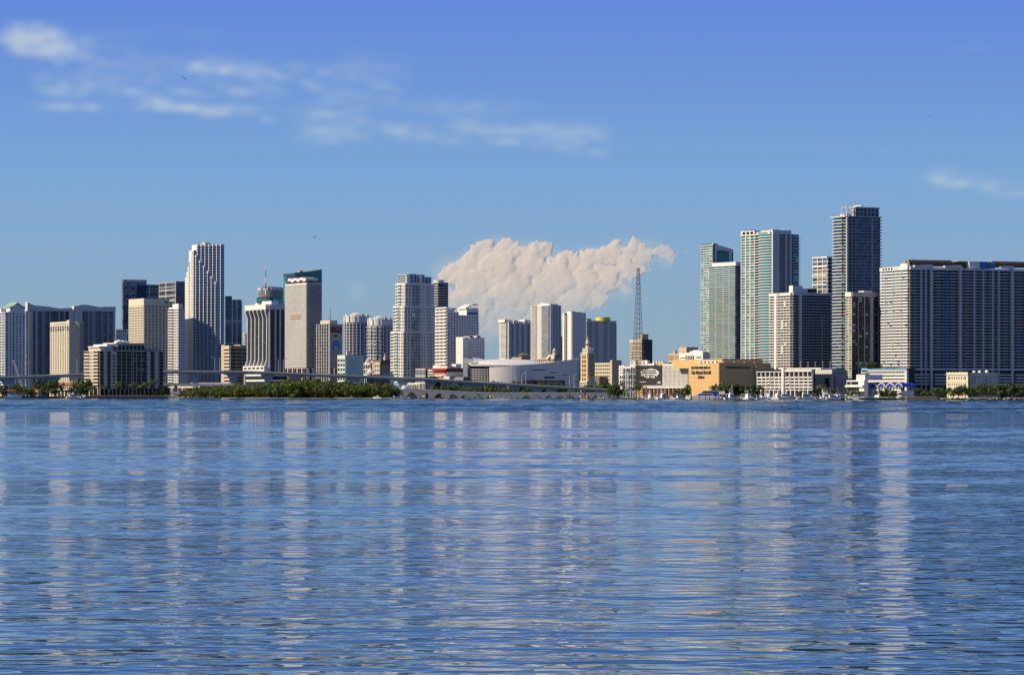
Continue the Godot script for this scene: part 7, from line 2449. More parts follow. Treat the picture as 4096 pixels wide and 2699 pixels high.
func marina() -> void:
	# boats at the left-hand island
	moor(0, 50, 3188, 0.15, 1.75, "white cabin cruiser with a raised stern moored at the far left edge")
	moor(0, 292, 3190, 0.35, 1.35, "white cruiser tied up before the orange-roofed villa")
	moor(1, 332, 3190, 1.4, 1.15, "small white open boat beside the villa cruiser")
	# on the island beach
	moor(1, 1510, 3436, 2.8, 1.0, "small open boat with an orange engine cover beached on the mangrove island")
	moor(1, 1578, 3438, 0.4, 0.9, "white skiff lying on the sand at the island's right end")
	moor(0, 1612, 3440, 0.1, 0.95, "low grey cruiser nosing past the island's right tip")
	# marina row
	var order := ["first", "second", "third", "fourth", "fifth", "sixth", "seventh", "eighth", "ninth", "tenth", "eleventh", "twelfth", "thirteenth", "fourteenth", "fifteenth", "sixteenth", "seventeenth", "eighteenth", "nineteenth", "twentieth"]
	var row := [[2575, 1, 0.3, 1.1], [2600, 2, 1.1, 1.0], [2628, 0, 2.9, 1.2], [2655, 2, 0.4, 1.2], [2690, 1, 1.9, 1.1], [2722, 0, 0.5, 1.1], [2750, 1, 2.2, 1.0], [2928, 2, 0.3, 1.3], [2968, 0, 2.8, 1.2], [2992, 2, 1.0, 1.1]]
	for i in row.size():
		moor(row[i][1], row[i][0], 2762 - (i % 2) * 4, row[i][2], row[i][3], "white boat, %s along the timber quay counted from its left end" % order[i], "boats along the timber quay")
	var row2 := [[3020, 0, 0.2, 1.2], [3050, 1, 0.5, 1.3], [3074, 2, 1.2, 1.2], [3096, 1, 2.6, 1.0], [3112, 2, 0.7, 1.2], [3150, 0, 0.15, 1.6], [3184, 1, 1.3, 1.1], [3222, 2, 0.2, 1.4], [3262, 0, 0.3, 1.2], [3284, 1, 0.9, 1.1], [3306, 2, 0.1, 1.4], [3336, 0, 0.25, 1.3], [3368, 3, 0.2, 1.4], [3396, 1, 1.2, 1.1], [3418, 0, 2.9, 1.0]]
	for i in row2.size():
		moor(row2[i][1], row2[i][0], 2744 - (i % 2) * 5, row2[i][2], row2[i][3], "white boat, %s along the black quay counted from its left end" % order[i], "boats along the black quay")
	# big white motor yacht
	var d := 2762.0
	var y := thing("motor_yacht", "long white three-deck motor yacht before the yellow press building", "yacht", Vector3(px_x(2818, d), 0.1, -d), PI)
	var s := Shape.new()
	s.prism(PackedVector2Array([Vector2(-13, -0.4), Vector2(-14, 2.6), Vector2(9, 2.9), Vector2(14.5, 3.6), Vector2(11.5, -0.4)]), -2.6, 2.6)
	mesh_part(y, "hull", s.done(), M.gel)
	var up := Shape.new()
	up.prism(PackedVector2Array([Vector2(-12, 2.6), Vector2(-12.6, 5.0), Vector2(4.5, 5.0), Vector2(8.2, 3.0)]), -2.3, 2.3)
	mesh_part(y, "main_deck", up.done(), M.gel)
	var up2 := Shape.new()
	up2.prism(PackedVector2Array([Vector2(-11, 5.0), Vector2(-11.5, 7.2), Vector2(1.0, 7.2), Vector2(4.0, 5.0)]), -2.0, 2.0)
	mesh_part(y, "upper_deck", up2.done(), M.gel)
	for q in [[-10.0, 5.0, 3.5, 4.6], [-9.0, 1.8, 5.5, 6.7]]:
		var g := Shape.new()
		g.prism(PackedVector2Array([Vector2(q[0], q[2]), Vector2(q[0], q[3]), Vector2(q[1] - 1.2, q[3]), Vector2(q[1] + 0.4, q[2])]), -2.38, 2.38)
		mesh_part(y, "window_band", g.done(), M.pane_dark)
	box(y, "radar_arch", Vector3(-5.4, 7.2, -1.2), Vector3(-4.4, 9.2, 1.2), M.gel)
	mesh_bar(y, "mast", Vector3(-5, 9, 0), Vector3(-5, 13, 0), 0.1)
	# work boat sheds and house boat
	var h := thing("house_boat", "blue and white house boat with a curved canopy beside the yacht", "boat", Vector3(px_x(2892, d), 0.1, -d))
	box(h, "hull", Vector3(-9, -0.4, -2.6), Vector3(9, 1.4, 2.6), M.hull_dark)
	box(h, "deck_house", Vector3(-7.5, 1.4, -2.2), Vector3(7.5, 4.2, 2.2), M.pane_deep)
	box(h, "roof", Vector3(-8.6, 4.2, -2.6), Vector3(8.6, 4.7, 2.6), M.chalk)
	box(h, "upper_cabin", Vector3(-6, 4.7, -2.0), Vector3(1.5, 6.8, 2.0), M.gel)
	disc_on(h, Vector3(-6.5, 4.8, 2.7), 1.7, M.royal)
	for k in 7: box(h, "post", Vector3(-8 + 2.6 * k, 1.4, 2.4), Vector3(-7.8 + 2.6 * k, 4.2, 2.6), M.chalk)
	# piles of the docks
	var n := 0
	for px in [2560, 2590, 2613, 2636, 2658, 2700, 2738, 2766, 2797, 2823, 2838, 2862, 2876, 2908, 2940, 2958, 3004, 3036, 3066, 3128, 3166, 3208, 3246, 3274, 3322, 3352, 3390, 3440]:
		var tall: float = 3.0 + 3.0 * float((n * 7) % 5) / 4.0
		var p := thing("mooring_pile", "dark timber mooring pile standing off the marina quay", "pile", Vector3(px_x(px, 2728), -1.5, -2728 + (n % 3)), 0, "mooring piles along the marina")
		var sh := Shape.new()
		sh.bar(Vector3.ZERO, Vector3(0, tall + 1.5, 0), 0.3, 0.26, 8)
		mesh_part(p, "shaft", sh.done(), M.pile)
		n += 1
	for px in [240, 246, 272, 281, 289, 298, 316]:
		var p := thing("mooring_pile", "pale timber mooring pile before the orange-roofed villa", "pile", Vector3(px_x(px, 3180), -1.5, -3180), 0, "mooring piles before the villa")
		var sh := Shape.new()
		sh.bar(Vector3.ZERO, Vector3(0, 6.0 if px < 250 else 4.6, 0), 0.32, 0.28, 8)
		mesh_part(p, "shaft", sh.done(), M.timber)


func disc_on(parent: Node3D, where: Vector3, r: float, mat: Material) -> void:
	var s := Shape.new()
	var pts := PackedVector2Array()
	for i in 14: pts.append(Vector2(cos(TAU * i / 14) * r, sin(TAU * i / 14) * r))
	s.prism(pts, -0.1, 0.1)
	mesh_part(parent, "round_panel", s.done(), mat, where)


# ---------------------------------------------------------------- trees, island houses

func leaf_material(called: String) -> StandardMaterial3D:
	var m := StandardMaterial3D.new()
	m.resource_name = called
	m.vertex_color_use_as_albedo = true
	m.roughness = 0.7
	m.backlight_enabled = true
	m.backlight = Color(0.32, 0.40, 0.12)
	return m


func crown_mesh(seed_: int, blobs: int, leaves: int, size: float, low: float, tint: Color, tint2: Color) -> ArrayMesh:
	# a crown about 1 wide (radius) and 1 high, from LOW to 1, of many small leaf sprays gathered in clumps
	var r := RandomNumberGenerator.new()
	r.seed = seed_
	var s := Shape.new()
	for b in blobs:
		var a := r.randf() * TAU
		var h := r.randf()
		var reach := sqrt(maxf(0.0, 1.0 - pow(h * 1.25 - 0.45, 2.0))) * sqrt(r.randf()) * 0.92
		var c := Vector3(cos(a) * reach, lerpf(low + 0.1, 0.86, h), sin(a) * reach)
		var rad := r.randf_range(0.16, 0.30)
		var hue := tint.lerp(tint2, r.randf())
		for l in leaves:
			var dir := Vector3(r.randfn(), r.randfn() * 0.8 + 0.15, r.randfn()).normalized()
			var p := c + dir * rad * r.randf_range(0.55, 1.1)
			var t := dir.cross(Vector3(r.randfn(), r.randfn(), r.randfn())).normalized()
			var q := dir.cross(t).normalized()
			q = (q + dir * r.randf_range(-0.7, 0.7)).normalized()
			var k := size * r.randf_range(0.6, 1.3)
			var col := hue * r.randf_range(0.75, 1.25)
			var a0 := p - t * k
			var b0 := p + q * k * 0.55
			var c0 := p + t * k
			var d0 := p - q * k * 0.55
			s.quad(a0, b0, c0, d0)
			for e in 6: s.c.append(col)
	return s.done()


func trunk_mesh(seed_: int, top: float, w: float) -> ArrayMesh:
	var r := RandomNumberGenerator.new()
	r.seed = seed_
	var s := Shape.new()
	var fork := Vector3(r.randf_range(-0.05, 0.05), top * 0.5, 0)
	s.bar(Vector3(0, -0.05, 0), fork, w, w * 0.7, 6)
	for k in 4:
		var a := TAU * k / 4.0 + r.randf()
		s.bar(fork, Vector3(cos(a) * 0.45, top + r.randf_range(0.0, 0.25), sin(a) * 0.45), w * 0.6, w * 0.2, 5)
	return s.done()


func palm_meshes(seed_: int) -> Array:
	# trunk and crown of a palm one unit high
	var r := RandomNumberGenerator.new()
	r.seed = seed_
	var tr := Shape.new()
	var lean := r.randf_range(-0.08, 0.08)
	var prev := Vector3.ZERO
	for i in 5:
		var t := (i + 1) / 5.0
		var p := Vector3(lean * t * t, 0.74 * t, 0)
		tr.bar(prev, p, 0.020 - 0.006 * t, 0.020 - 0.006 * (t + 0.2), 6)
		prev = p
	var cr := Shape.new()
	for f in 17:
		var a := TAU * f / 17.0 + r.randf() * 0.3
		var up := r.randf_range(-0.2, 1.0)
		var out := Vector3(cos(a), 0, sin(a))
		var side := Vector3(-sin(a), 0, cos(a))
		var l := r.randf_range(0.22, 0.30)
		var col := Color(0.055, 0.085, 0.022) * r.randf_range(0.7, 1.4)
		var q := prev
		var n := 7
		for k in n:
			var t0 := k / float(n)
			var t1 := (k + 1) / float(n)
			var pos := func(t: float) -> Vector3: return prev + out * l * t * (1.0 - 0.2 * t) + Vector3(0, l * (up * t - (0.75 + 0.35 * up) * t * t), 0)
			var p0: Vector3 = pos.call(t0)
			var p1: Vector3 = pos.call(t1)
			var w := 0.055 * sin(PI * clampf(t0 * 0.9 + 0.12, 0.0, 1.0))
			for sd in [-1.0, 1.0]:
				var tip: Vector3 = p1 + side * sd * w - Vector3(0, w * 0.75, 0) + (p1 - p0) * 0.6
				cr.tri(p0, p1, tip)
				cr.tri(p0, tip, p0.lerp(tip, 0.5) + (p0 - p1) * 0.15)
				for e in 6: cr.c.append(col)
			q = p1
	return [tr.done(), cr.done()]


func plant(kind: String, px: float, py_top: float, d: float, base: float, wide: float, label: String, group: String, turn := -1.0) -> void:
	# wide: width of the crown as a share of the height
	var h := px_y(px, py_top, d) - base
	var o := Node3D.new()
	o.name = numbered("palm_tree" if kind.begins_with("palm") else "mangrove_tree" if kind.begins_with("mangrove") else "shrub" if kind.begins_with("shrub") else "tree")
	add_child(o)
	o.position = Vector3(px_x(px, d), base, -d)
	o.rotation.y = turn if turn >= 0.0 else rng.randf() * TAU
	o.scale = Vector3(h * wide, h, h * wide)
	tag(o, label, "palm" if kind.begins_with("palm") else "shrub" if kind.begins_with("shrub") else "tree", group)
	var pair: Array = shared[kind]
	if pair[0]: mesh_part(o, "trunk", pair[0], M.bark)
	mesh_part(o, "crown", pair[1], M.leaf)


func make_green() -> void:
	M.leaf = leaf_material("leaf")
	for i in 6: shared["mangrove%d" % i] = [trunk_mesh(60 + i, 0.5, 0.05), crown_mesh(70 + i, 26, 46, 0.060, 0.0, [Color(0.035, 0.075, 0.008), Color(0.02, 0.05, 0.010), Color(0.07, 0.10, 0.010)][i % 3], [Color(0.155, 0.175, 0.018), Color(0.08, 0.12, 0.016), Color(0.20, 0.20, 0.025), Color(0.13, 0.15, 0.02)][i % 4])]
	for i in 5: shared["tree%d" % i] = [trunk_mesh(80 + i, 0.5, 0.045), crown_mesh(90 + i, 20, 40, 0.070, 0.22, Color(0.022, 0.055, 0.010), Color(0.095, 0.125, 0.018))]
	for i in 3: shared["shrub%d" % i] = [null, crown_mesh(100 + i, 14, 40, 0.085, 0.0, Color(0.020, 0.055, 0.010), Color(0.090, 0.12, 0.018))]
	for i in 4: shared["palm%d" % i] = palm_meshes(110 + i)
	# the island thicket
	var prof := [[715, 1562.0], [740, 1553.0], [800, 1548.0], [870, 1540.0], [960, 1533.0], [1050, 1532.0], [1110, 1528.0], [1160, 1517.0], [1210, 1520.0], [1262, 1512.0], [1300, 1517.0], [1350, 1521.0], [1440, 1525.0], [1500, 1524.0], [1550, 1528.0], [1580, 1540.0], [1602, 1562.0]]
	var n := 0
	for row in 3:
		var px := 728.0 + row * 8.0
		while px < 1592.0 - row * 10:
			var top: float = curve_y(prof, px) + rng.randf_range(-2.0, 7.0) + [13.0, 5.0, 0.0][row]
			var d: float = [3468.0, 3495.0, 3530.0][row]
			plant("mangrove%d" % (rng.randi() % 6), px, minf(top, 1577.0), d, 0.5, rng.randf_range(0.62, 0.95) if row else rng.randf_range(0.8, 1.2), "green mangrove tree in the dense thicket covering the island", "mangroves on the island")
			px += rng.randf_range(17.0, 26.0)
			n += 1
	plant("palm0", 1542, 1516, 3500, 0.5, 1.0, "palm rising above the mangroves near the island's right end", "")
	plant("palm1", 1474, 1519, 3500, 0.5, 1.0, "palm poking out of the mangroves left of the tallest island palm", "")
	# trees by the left-hand villa
	var k := 0
	for q in [[8, 1541, 0.8], [38, 1543, 0.9], [66, 1538, 0.8], [92, 1546, 0.9], [150, 1526, 0.6], [172, 1517, 0.55], [190, 1530, 0.6], [224, 1519, 0.5], [300, 1532, 0.6], [318, 1516, 0.5], [334, 1509, 0.5], [330, 1540, 0.7], [120, 1553, 0.8], [205, 1548, 0.7]]:
		plant("tree%d" % (k % 5), q[0], q[1], 3232 + (k % 3) * 6, 1.3, q[2], "dark leafy tree among the gardens beside the orange-roofed villa", "garden trees by the villa")
		k += 1
	for q in [[104, 1538], [96, 1545], [212, 1543], [203, 1549], [116, 1549]]:
		plant("palm%d" % (k % 4), q[0], q[1], 3222, 1.3, 1.0, "garden palm by the water left of the orange-roofed villa", "garden palms by the villa")
		k += 1
	for q in [[358, 1533], [367, 1528], [378, 1541], [415, 1530], [436, 1546], [462, 1526], [480, 1507], [525, 1519], [538, 1516], [560, 1523], [572, 1530], [580, 1511], [608, 1500]]:
		plant("palm%d" % (k % 4), q[0], q[1], 3212, 1.5, 1.15, "palm standing along the front of the dark apartment block", "palms before the dark apartment block")
		k += 1
	for q in [[655, 1538, 0.55], [660, 1552, 0.6], [622, 1562, 0.9], [640, 1560, 0.9], [590, 1568, 1.0]]:
		plant("tree%d" % (k % 5), q[0], q[1], 3216, 1.3, q[2], "dark tree at the right corner of the dark apartment block", "trees at the apartment block corner")
		k += 1
	# behind the causeway and at the arena
	for q in [[1656, 1553], [1676, 1556], [1730, 1544], [1748, 1548], [1788, 1541], [1800, 1543], [1834, 1543], [1868, 1548], [1900, 1546], [1930, 1552], [1966, 1548], [1984, 1551], [2018, 1553], [2110, 1553], [2046, 1556]]:
		plant("tree%d" % (k % 5), q[0], q[1], 3600, 1.3, 0.75, "round green tree standing between the causeway and the viaduct", "trees between the causeway and the viaduct")
		k += 1
	for q in [[2072, 1524], [2092, 1528], [2142, 1532], [2168, 1530], [2190, 1528], [2210, 1530], [2228, 1529], [2262, 1538], [2290, 1541], [1990, 1527], [1968, 1526]]:
		plant("tree%d" % (k % 5), q[0], q[1], 3735, 1.3, 0.7, "green tree along the foot of the white arena wall", "trees at the arena foot")
		k += 1
	for q in [[2362, 1540, 0.7], [2384, 1538, 0.7], [2402, 1534, 0.7], [2424, 1532, 0.7], [2440, 1537, 0.6], [2352, 1545, 0.8]]:
		plant("tree%d" % (k % 5), q[0], q[1], 3660, 1.3, q[2], "green tree below the grid-fronted beige block", "trees below the beige block")
		k += 1
	for q in [[2456, 1532, 0.55], [2472, 1530, 0.6], [2452, 1552, 0.7], [2476, 1556, 0.7]]:
		plant("tree%d" % (k % 5), q[0], q[1], 2900, 1.3, q[2], "bright green tree at the causeway's right landing", "trees at the causeway landing")
		k += 1
	for q in [[2512, 1546], [2528, 1538], [2548, 1528], [2560, 1524], [2556, 1540], [2503, 1552]]:
		plant("palm%d" % (k % 4), q[0], q[1], 2880, 1.3, 1.3, "palm among the dark planting at the foot of the lattice mast", "palms at the lattice mast")
		k += 1
	for q in [[2708, 1561, 0.9], [2726, 1552, 0.8], [2750, 1538, 0.35], [2746, 1556, 0.5]]:
		plant("tree%d" % (k % 5), q[0], q[1], 2800, 1.3, q[2], "dark tree on the quay between the finned annex and the yellow building", "trees between annex and press building")
		k += 1
	plant("tree0", 2857, 1535, 2790, 1.3, 0.35, "small round-headed tree against the yellow press wall", "")
	for q in [[2878, 1545], [2892, 1535], [2910, 1532], [2926, 1536], [2942, 1540], [2956, 1544], [2994, 1546], [3008, 1538], [3022, 1542]]:
		plant("tree%d" % (k % 5), q[0], q[1], 2815, 1.3, 0.85, "dark green tree before the brown side of the press building", "trees before the press building's side")
		k += 1
	for q in [[3281, 1523], [3294, 1524]]:
		plant("palm%d" % (k % 4), q[0], q[1], 2830, 1.3, 1.25, "tall palm against the dappled grey garage wall", "palms at the garage wall")
		k += 1
	for q in [[3330, 1552, 0.8], [3412, 1556, 0.7], [3330, 1562, 1.0], [3202, 1563, 0.9], [3396, 1561, 0.9]]:
		plant("tree%d" % (k % 5), q[0], q[1], 2810, 1.3, q[2], "small tree behind the marina, between garage and restaurant", "small trees behind the marina")
		k += 1
	# roof garden on the podium wing
	var deck := px_y(3500, 1472, 2965)
	for q in [[3466, 1455, 1.2], [3484, 1446, 0.9], [3500, 1448, 0.9], [3516, 1458, 1.2], [3474, 1462, 1.6], [3508, 1463, 1.6]]:
		plant("shrub%d" % (k % 3), q[0], q[1], 2966, deck - 0.3, q[2], "dark green shrub in the roof garden of the pale blue podium", "roof garden shrubs")
		k += 1
	plant("palm2", 3489, 1434, 2965, deck - 0.3, 1.1, "palm in the roof garden above the pale blue podium", "")
	# roof garden of the middle condominium
	var roof := px_y(1820, 1258, 4215)
	for q in [1803.0, 1812.0, 1822.0, 1846.0, 1856.0]:
		plant("shrub%d" % (k % 3), q, 1250, 4216, roof - 0.5, 1.0, "small shrub on the roof terrace of the arched white condominium", "roof terrace shrubs")
		k += 1
	# right-hand shore
	for q in [[3532, 1556, 0.9], [3548, 1552, 0.9], [3560, 1560, 1.0], [3576, 1563, 1.1], [3700, 1566, 1.2], [3716, 1562, 1.2], [3774, 1556, 0.8], [3764, 1564, 1.0]]:
		plant("shrub%d" % (k % 3), q[0], q[1], 2772, 1.3, q[2], "rounded dark shrub behind the tan stone sea wall", "shrubs behind the tan sea wall")
		k += 1
	for q in [[3656, 1544], [3676, 1541], [3690, 1545], [3702, 1547], [3668, 1551], [3732, 1546], [3746, 1537], [3768, 1537], [3756, 1550], [3786, 1546], [3796, 1552], [3922, 1525], [3726, 1552]]:
		plant("palm%d" % (k % 4), q[0], q[1], 2790, 1.3, 1.35, "palm in the waterside garden of the huge slab", "palms in the waterside garden")
		k += 1
	for q in [[3815, 1550, 0.85], [3836, 1545, 0.8], [3862, 1541, 0.8], [3884, 1550, 0.8], [3902, 1548, 0.75], [3926, 1541, 0.75], [3950, 1537, 0.75], [3974, 1540, 0.75], [3996, 1535, 0.7], [4020, 1533, 0.75], [4044, 1538, 0.75], [4066, 1536, 0.75], [4088, 1535, 0.75], [4110, 1538, 0.8]]:
		plant("tree%d" % (k % 5), q[0], q[1], 2768 + (k % 2) * 8, 1.3, q[2], "broad dark green shade tree in the row above the pale boulders", "shade trees above the boulders")
		k += 1
	apartment_block()
	villa()


func apartment_block() -> void:
	put_up("apartment_block", "dark shaded ten-storey apartment block with thin balcony lines and a lit left edge", 340, 396, 652, 1404, 3262, 60)
	core(M.pane_dark)
	var v0 := vy(1553)
	var nf := 11
	# lit edge: balconies, a strip of wall with windows, balconies again
	grid(0, 0, A * 0.36, v0, HT, 1, nf, {"g": [M.pane_slate, M.pane_dark], "sm": M.stone, "sh": 0.5, "sd": 1.7, "sn": "balcony", "rm": M.stone, "rd": 1.7, "rh": 1.1})
	fbox("wall_strip", 0, A * 0.36, A * 0.64, v0 - 2, HT, 0.0, 1.2, M.cream)
	for j in nf:
		for i in 2: fbox("window_pane", 0, A * (0.40 + 0.12 * i), A * (0.46 + 0.12 * i), lerpf(v0, HT, (j + 0.35) / nf), lerpf(v0, HT, (j + 0.85) / nf), 1.0, 1.35, M.pane_dark if rng.randf() < 0.8 else M.pane_blind)
	grid(0, A * 0.64, A, v0, HT, 1, nf, {"g": [M.pane_dark], "sm": M.stone, "sh": 0.5, "sd": 1.7, "sn": "balcony", "rm": M.stone, "rd": 1.7, "rh": 1.1})
	# shaded front
	for q in [[0.0, 0.17], [0.26, 0.735], [0.785, 1.0]]:
		grid(1, B * q[0], B * q[1], v0, HT, maxi(2, int((q[1] - q[0]) * 14)), nf, {"g": [M.pane_dark, M.pane_dark, M.pane_ink, M.pane_brown], "sm": M.stone, "sh": 0.28, "sd": 1.8, "sn": "balcony", "pm": M.stone, "pw": 0.6, "pd": 0.4})
	for q in [[0.06, 0.11], [0.17, 0.26], [0.735, 0.785], [0.86, 0.91]]: fbox("wall_strip", 1, B * q[0], B * q[1], v0, HT, 0.0, 1.5, M.stone)
	for j in 10:
		fbox("window_pane", 1, B * 0.195, B * 0.235, lerpf(v0, HT, (j + 0.3) / nf), lerpf(v0, HT, (j + 0.8) / nf), 1.4, 1.62, M.pane_dark)
		if j % 2 == 0: fbox("window_pane", 1, B * 0.70, B * 0.73, lerpf(v0, HT, (j + 0.3) / nf), lerpf(v0, HT, (j + 0.8) / nf), 1.4, 1.62, M.pane_dark)
	fbox("drain_pipe", 1, B * 0.512, B * 0.518, v0, vy(1376), 1.5, 2.0, M.light_grey)
	for q in [[0.555, 8], [0.64, 8], [0.68, 8], [0.58, 5], [0.62, 5], [0.655, 5], [0.675, 5]]: fbox("curtain", 1, B * q[0], B * (q[0] + 0.012), lerpf(v0, HT, (q[1] + 0.15) / nf), lerpf(v0, HT, (q[1] + 0.85) / nf), 0.3, 0.5, M.pane_steel)
	# stilts: the front ones darker, shade put into their colour
	for k in 16: fbox("column", 1, B * k / 16.0, B * k / 16.0 + 0.9, 0, v0, 0.6, 1.4, M.sand_wall)
	for k in 4: fbox("column", 0, A * (0.05 + 0.3 * k), A * (0.05 + 0.3 * k) + 1.2, 0, v0, 0.4, 1.4, M.cream)
	fbox("ground_wall", 1, 0, B, 0, v0, 0.0, 0.1, M.pane_dark)
	# roof storeys
	solid("roof_storey", -A * 0.85, -0.5, HT, vy(1388), -B * 0.22, -1.0, M.stone)
	fbox("roof_slab", 0, A * 0.2, A, vy(1389), vy(1384), -12.0, 0.4, M.white)
	solid("roof_storey", -A * 0.6, 0.2, HT, vy(1374), -B * 0.70, -B * 0.28, M.stone)
	for k in 7: fbox("window_pane", 1, B * (0.29 + 0.06 * k), B * (0.335 + 0.06 * k), HT + 1.0, vy(1380), 0.0, 0.4, M.pane_dark)
	solid("roof_slab", -A * 0.9, 0.9, vy(1374), vy(1370), -B * 0.72, -B * 0.25, M.cream)
	solid("roof_terrace", -A, -0.8, vy(1384), vy(1376), -B * 0.25, -B * 0.12, M.white)
	solid("roof_storey", -A * 0.4, 0.0, HT, vy(1396), -B * 0.92, -B * 0.72, M.sand_wall)
	fbox("roof_slab", 1, B * 0.72, B * 0.95, vy(1396), vy(1392), -8.0, 0.8, M.stone)
	for q in [[0.34, 1362], [0.38, 1358], [0.44, 1360], [0.5, 1364]]: solid("roof_plant", -A * 0.5, -A * 0.3, vy(1370), vy(q[1]), -B * (q[0] + 0.03), -B * q[0], M.chalk)
	fbox("garden_wall", 1, -2.0, B * 0.93, 0, 1.2, 14.0, 14.4, M.stone)


func villa() -> void:
	var d := 3250.0
	put_up("villa", "two-storey villa with an orange tiled hip roof, half hidden by trees", 196, 292, 300, 1540, d, 50)
	core(M.stone)
	var hip := Shape.new()
	var a := -A - 2.0
	var hr := vy(1529) - HT
	var e := [Vector3(a, HT, 1.5), Vector3(3, HT, 1.5), Vector3(3, HT, -12), Vector3(a, HT, -12)]
	var t := [Vector3(a + 6, HT + hr, -5), Vector3(-4, HT + hr, -5)]
	hip.quad(e[0], t[0], t[1], e[1])
	hip.tri(e[1], t[1], e[2])
	hip.quad(e[2], t[1], t[0], e[3])
	hip.tri(e[3], t[0], e[0])
	mesh_part(cur, "hip_roof", hip.done(), M.terracotta)
	for k in 10: fbox("window_pane", 0, A * (0.16 + 0.082 * k), A * (0.2 + 0.082 * k), vy(1556), vy(1547), 0.0, 0.2, M.pane_dark)
	fbox("balcony", 0, A * 0.1, A, vy(1560), vy(1557), 0.0, 1.8, M.stone)
	for k in 5: fbox("ground_pane", 0, A * (0.2 + 0.15 * k), A * (0.3 + 0.15 * k), 0.6, vy(1563), 0.0, 0.2, M.pane_ink)
	for k in 5: solid("chimney", -A * (0.55 - 0.11 * k) - 0.4, -A * (0.55 - 0.11 * k) + 0.5, HT, vy(1522), -11, -10, M.white)
	put_up("boat_house", "small tan boat house with a low tiled roof left of the villa", 112, 150, 166, 1560, 3228, 50)
	core(M.tan)
	var rf := Shape.new()
	rf.prism(PackedVector2Array([Vector2(-A - 0.8, HT), Vector2(0.8, HT), Vector2(-A * 0.4, vy(1555))]), -B, 0.6)
	mesh_part(cur, "roof", rf.done(), M.terracotta)
	fbox("door", 0, A * 0.2, A * 0.55, 0, 2.6, 0.0, 0.15, M.stone)
	put_up("boat_shelter", "low shelter with a dull red roof at the far left edge of the island", -30, 66, 72, 1561, 3212, 50)
	solid("roof", -A, 0.5, HT - 0.6, HT + 0.3, -8, 1, M.brick)
	for k in 5: fbox("post", 0, A * (0.04 + 0.23 * k), A * (0.05 + 0.23 * k), 0, HT - 0.6, 0.3, 0.6, M.timber)
	solid("back_wall", -A, 0, 0, HT - 0.6, -8, -7.6, M.tan)


# ---------------------------------------------------------------- birds, beacons and the rest

func bird(px: float, py: float, d: float, pose: Array, label: String, sc: float) -> void:
	# one continuous body: joints joined by tapered limbs, wings flattened
	var o := thing("bird", label, "bird", at(px, py, d))
	var s := Shape.new()
	var q := sc / (F / d)
	for part in pose:
		for i in part.size() - 1:
			var a := Vector3(part[i][0], -part[i][1], part[i][3]) * q
			var b := Vector3(part[i + 1][0], -part[i + 1][1], part[i + 1][3]) * q
			s.bar(a, b, part[i][2] * q, part[i + 1][2] * q, 6)
	mesh_part(o, "body", s.done(), M.feather)


func beacon(px: float, py_top: float, d: float, green: bool, label: String) -> void:
	var o := thing("channel_beacon", label, "beacon", Vector3(px_x(px, d), -2, -d))
	var h := px_y(px, py_top, d) + 2.0
	var s := Shape.new()
	s.bar(Vector3.ZERO, Vector3(0, h, 0), 0.38, 0.34, 8)
	mesh_part(o, "pile", s.done(), M.pile)
	var b := Shape.new()
	if green:
		b.prism(PackedVector2Array([Vector2(-1.1, h - 2.2), Vector2(-1.1, h), Vector2(1.1, h), Vector2(1.1, h - 2.2)]), 0.36, 0.5)
	else:
		b.prism(PackedVector2Array([Vector2(-1.4, h - 2.2), Vector2(0, h + 0.2), Vector2(1.4, h - 2.2)]), 0.36, 0.5)
	mesh_part(o, "day_board", b.done(), M.green if green else M.red)
	box(o, "lantern", Vector3(-0.2, h, -0.2), Vector3(0.2, h + 0.5, 0.2), M.chalk)


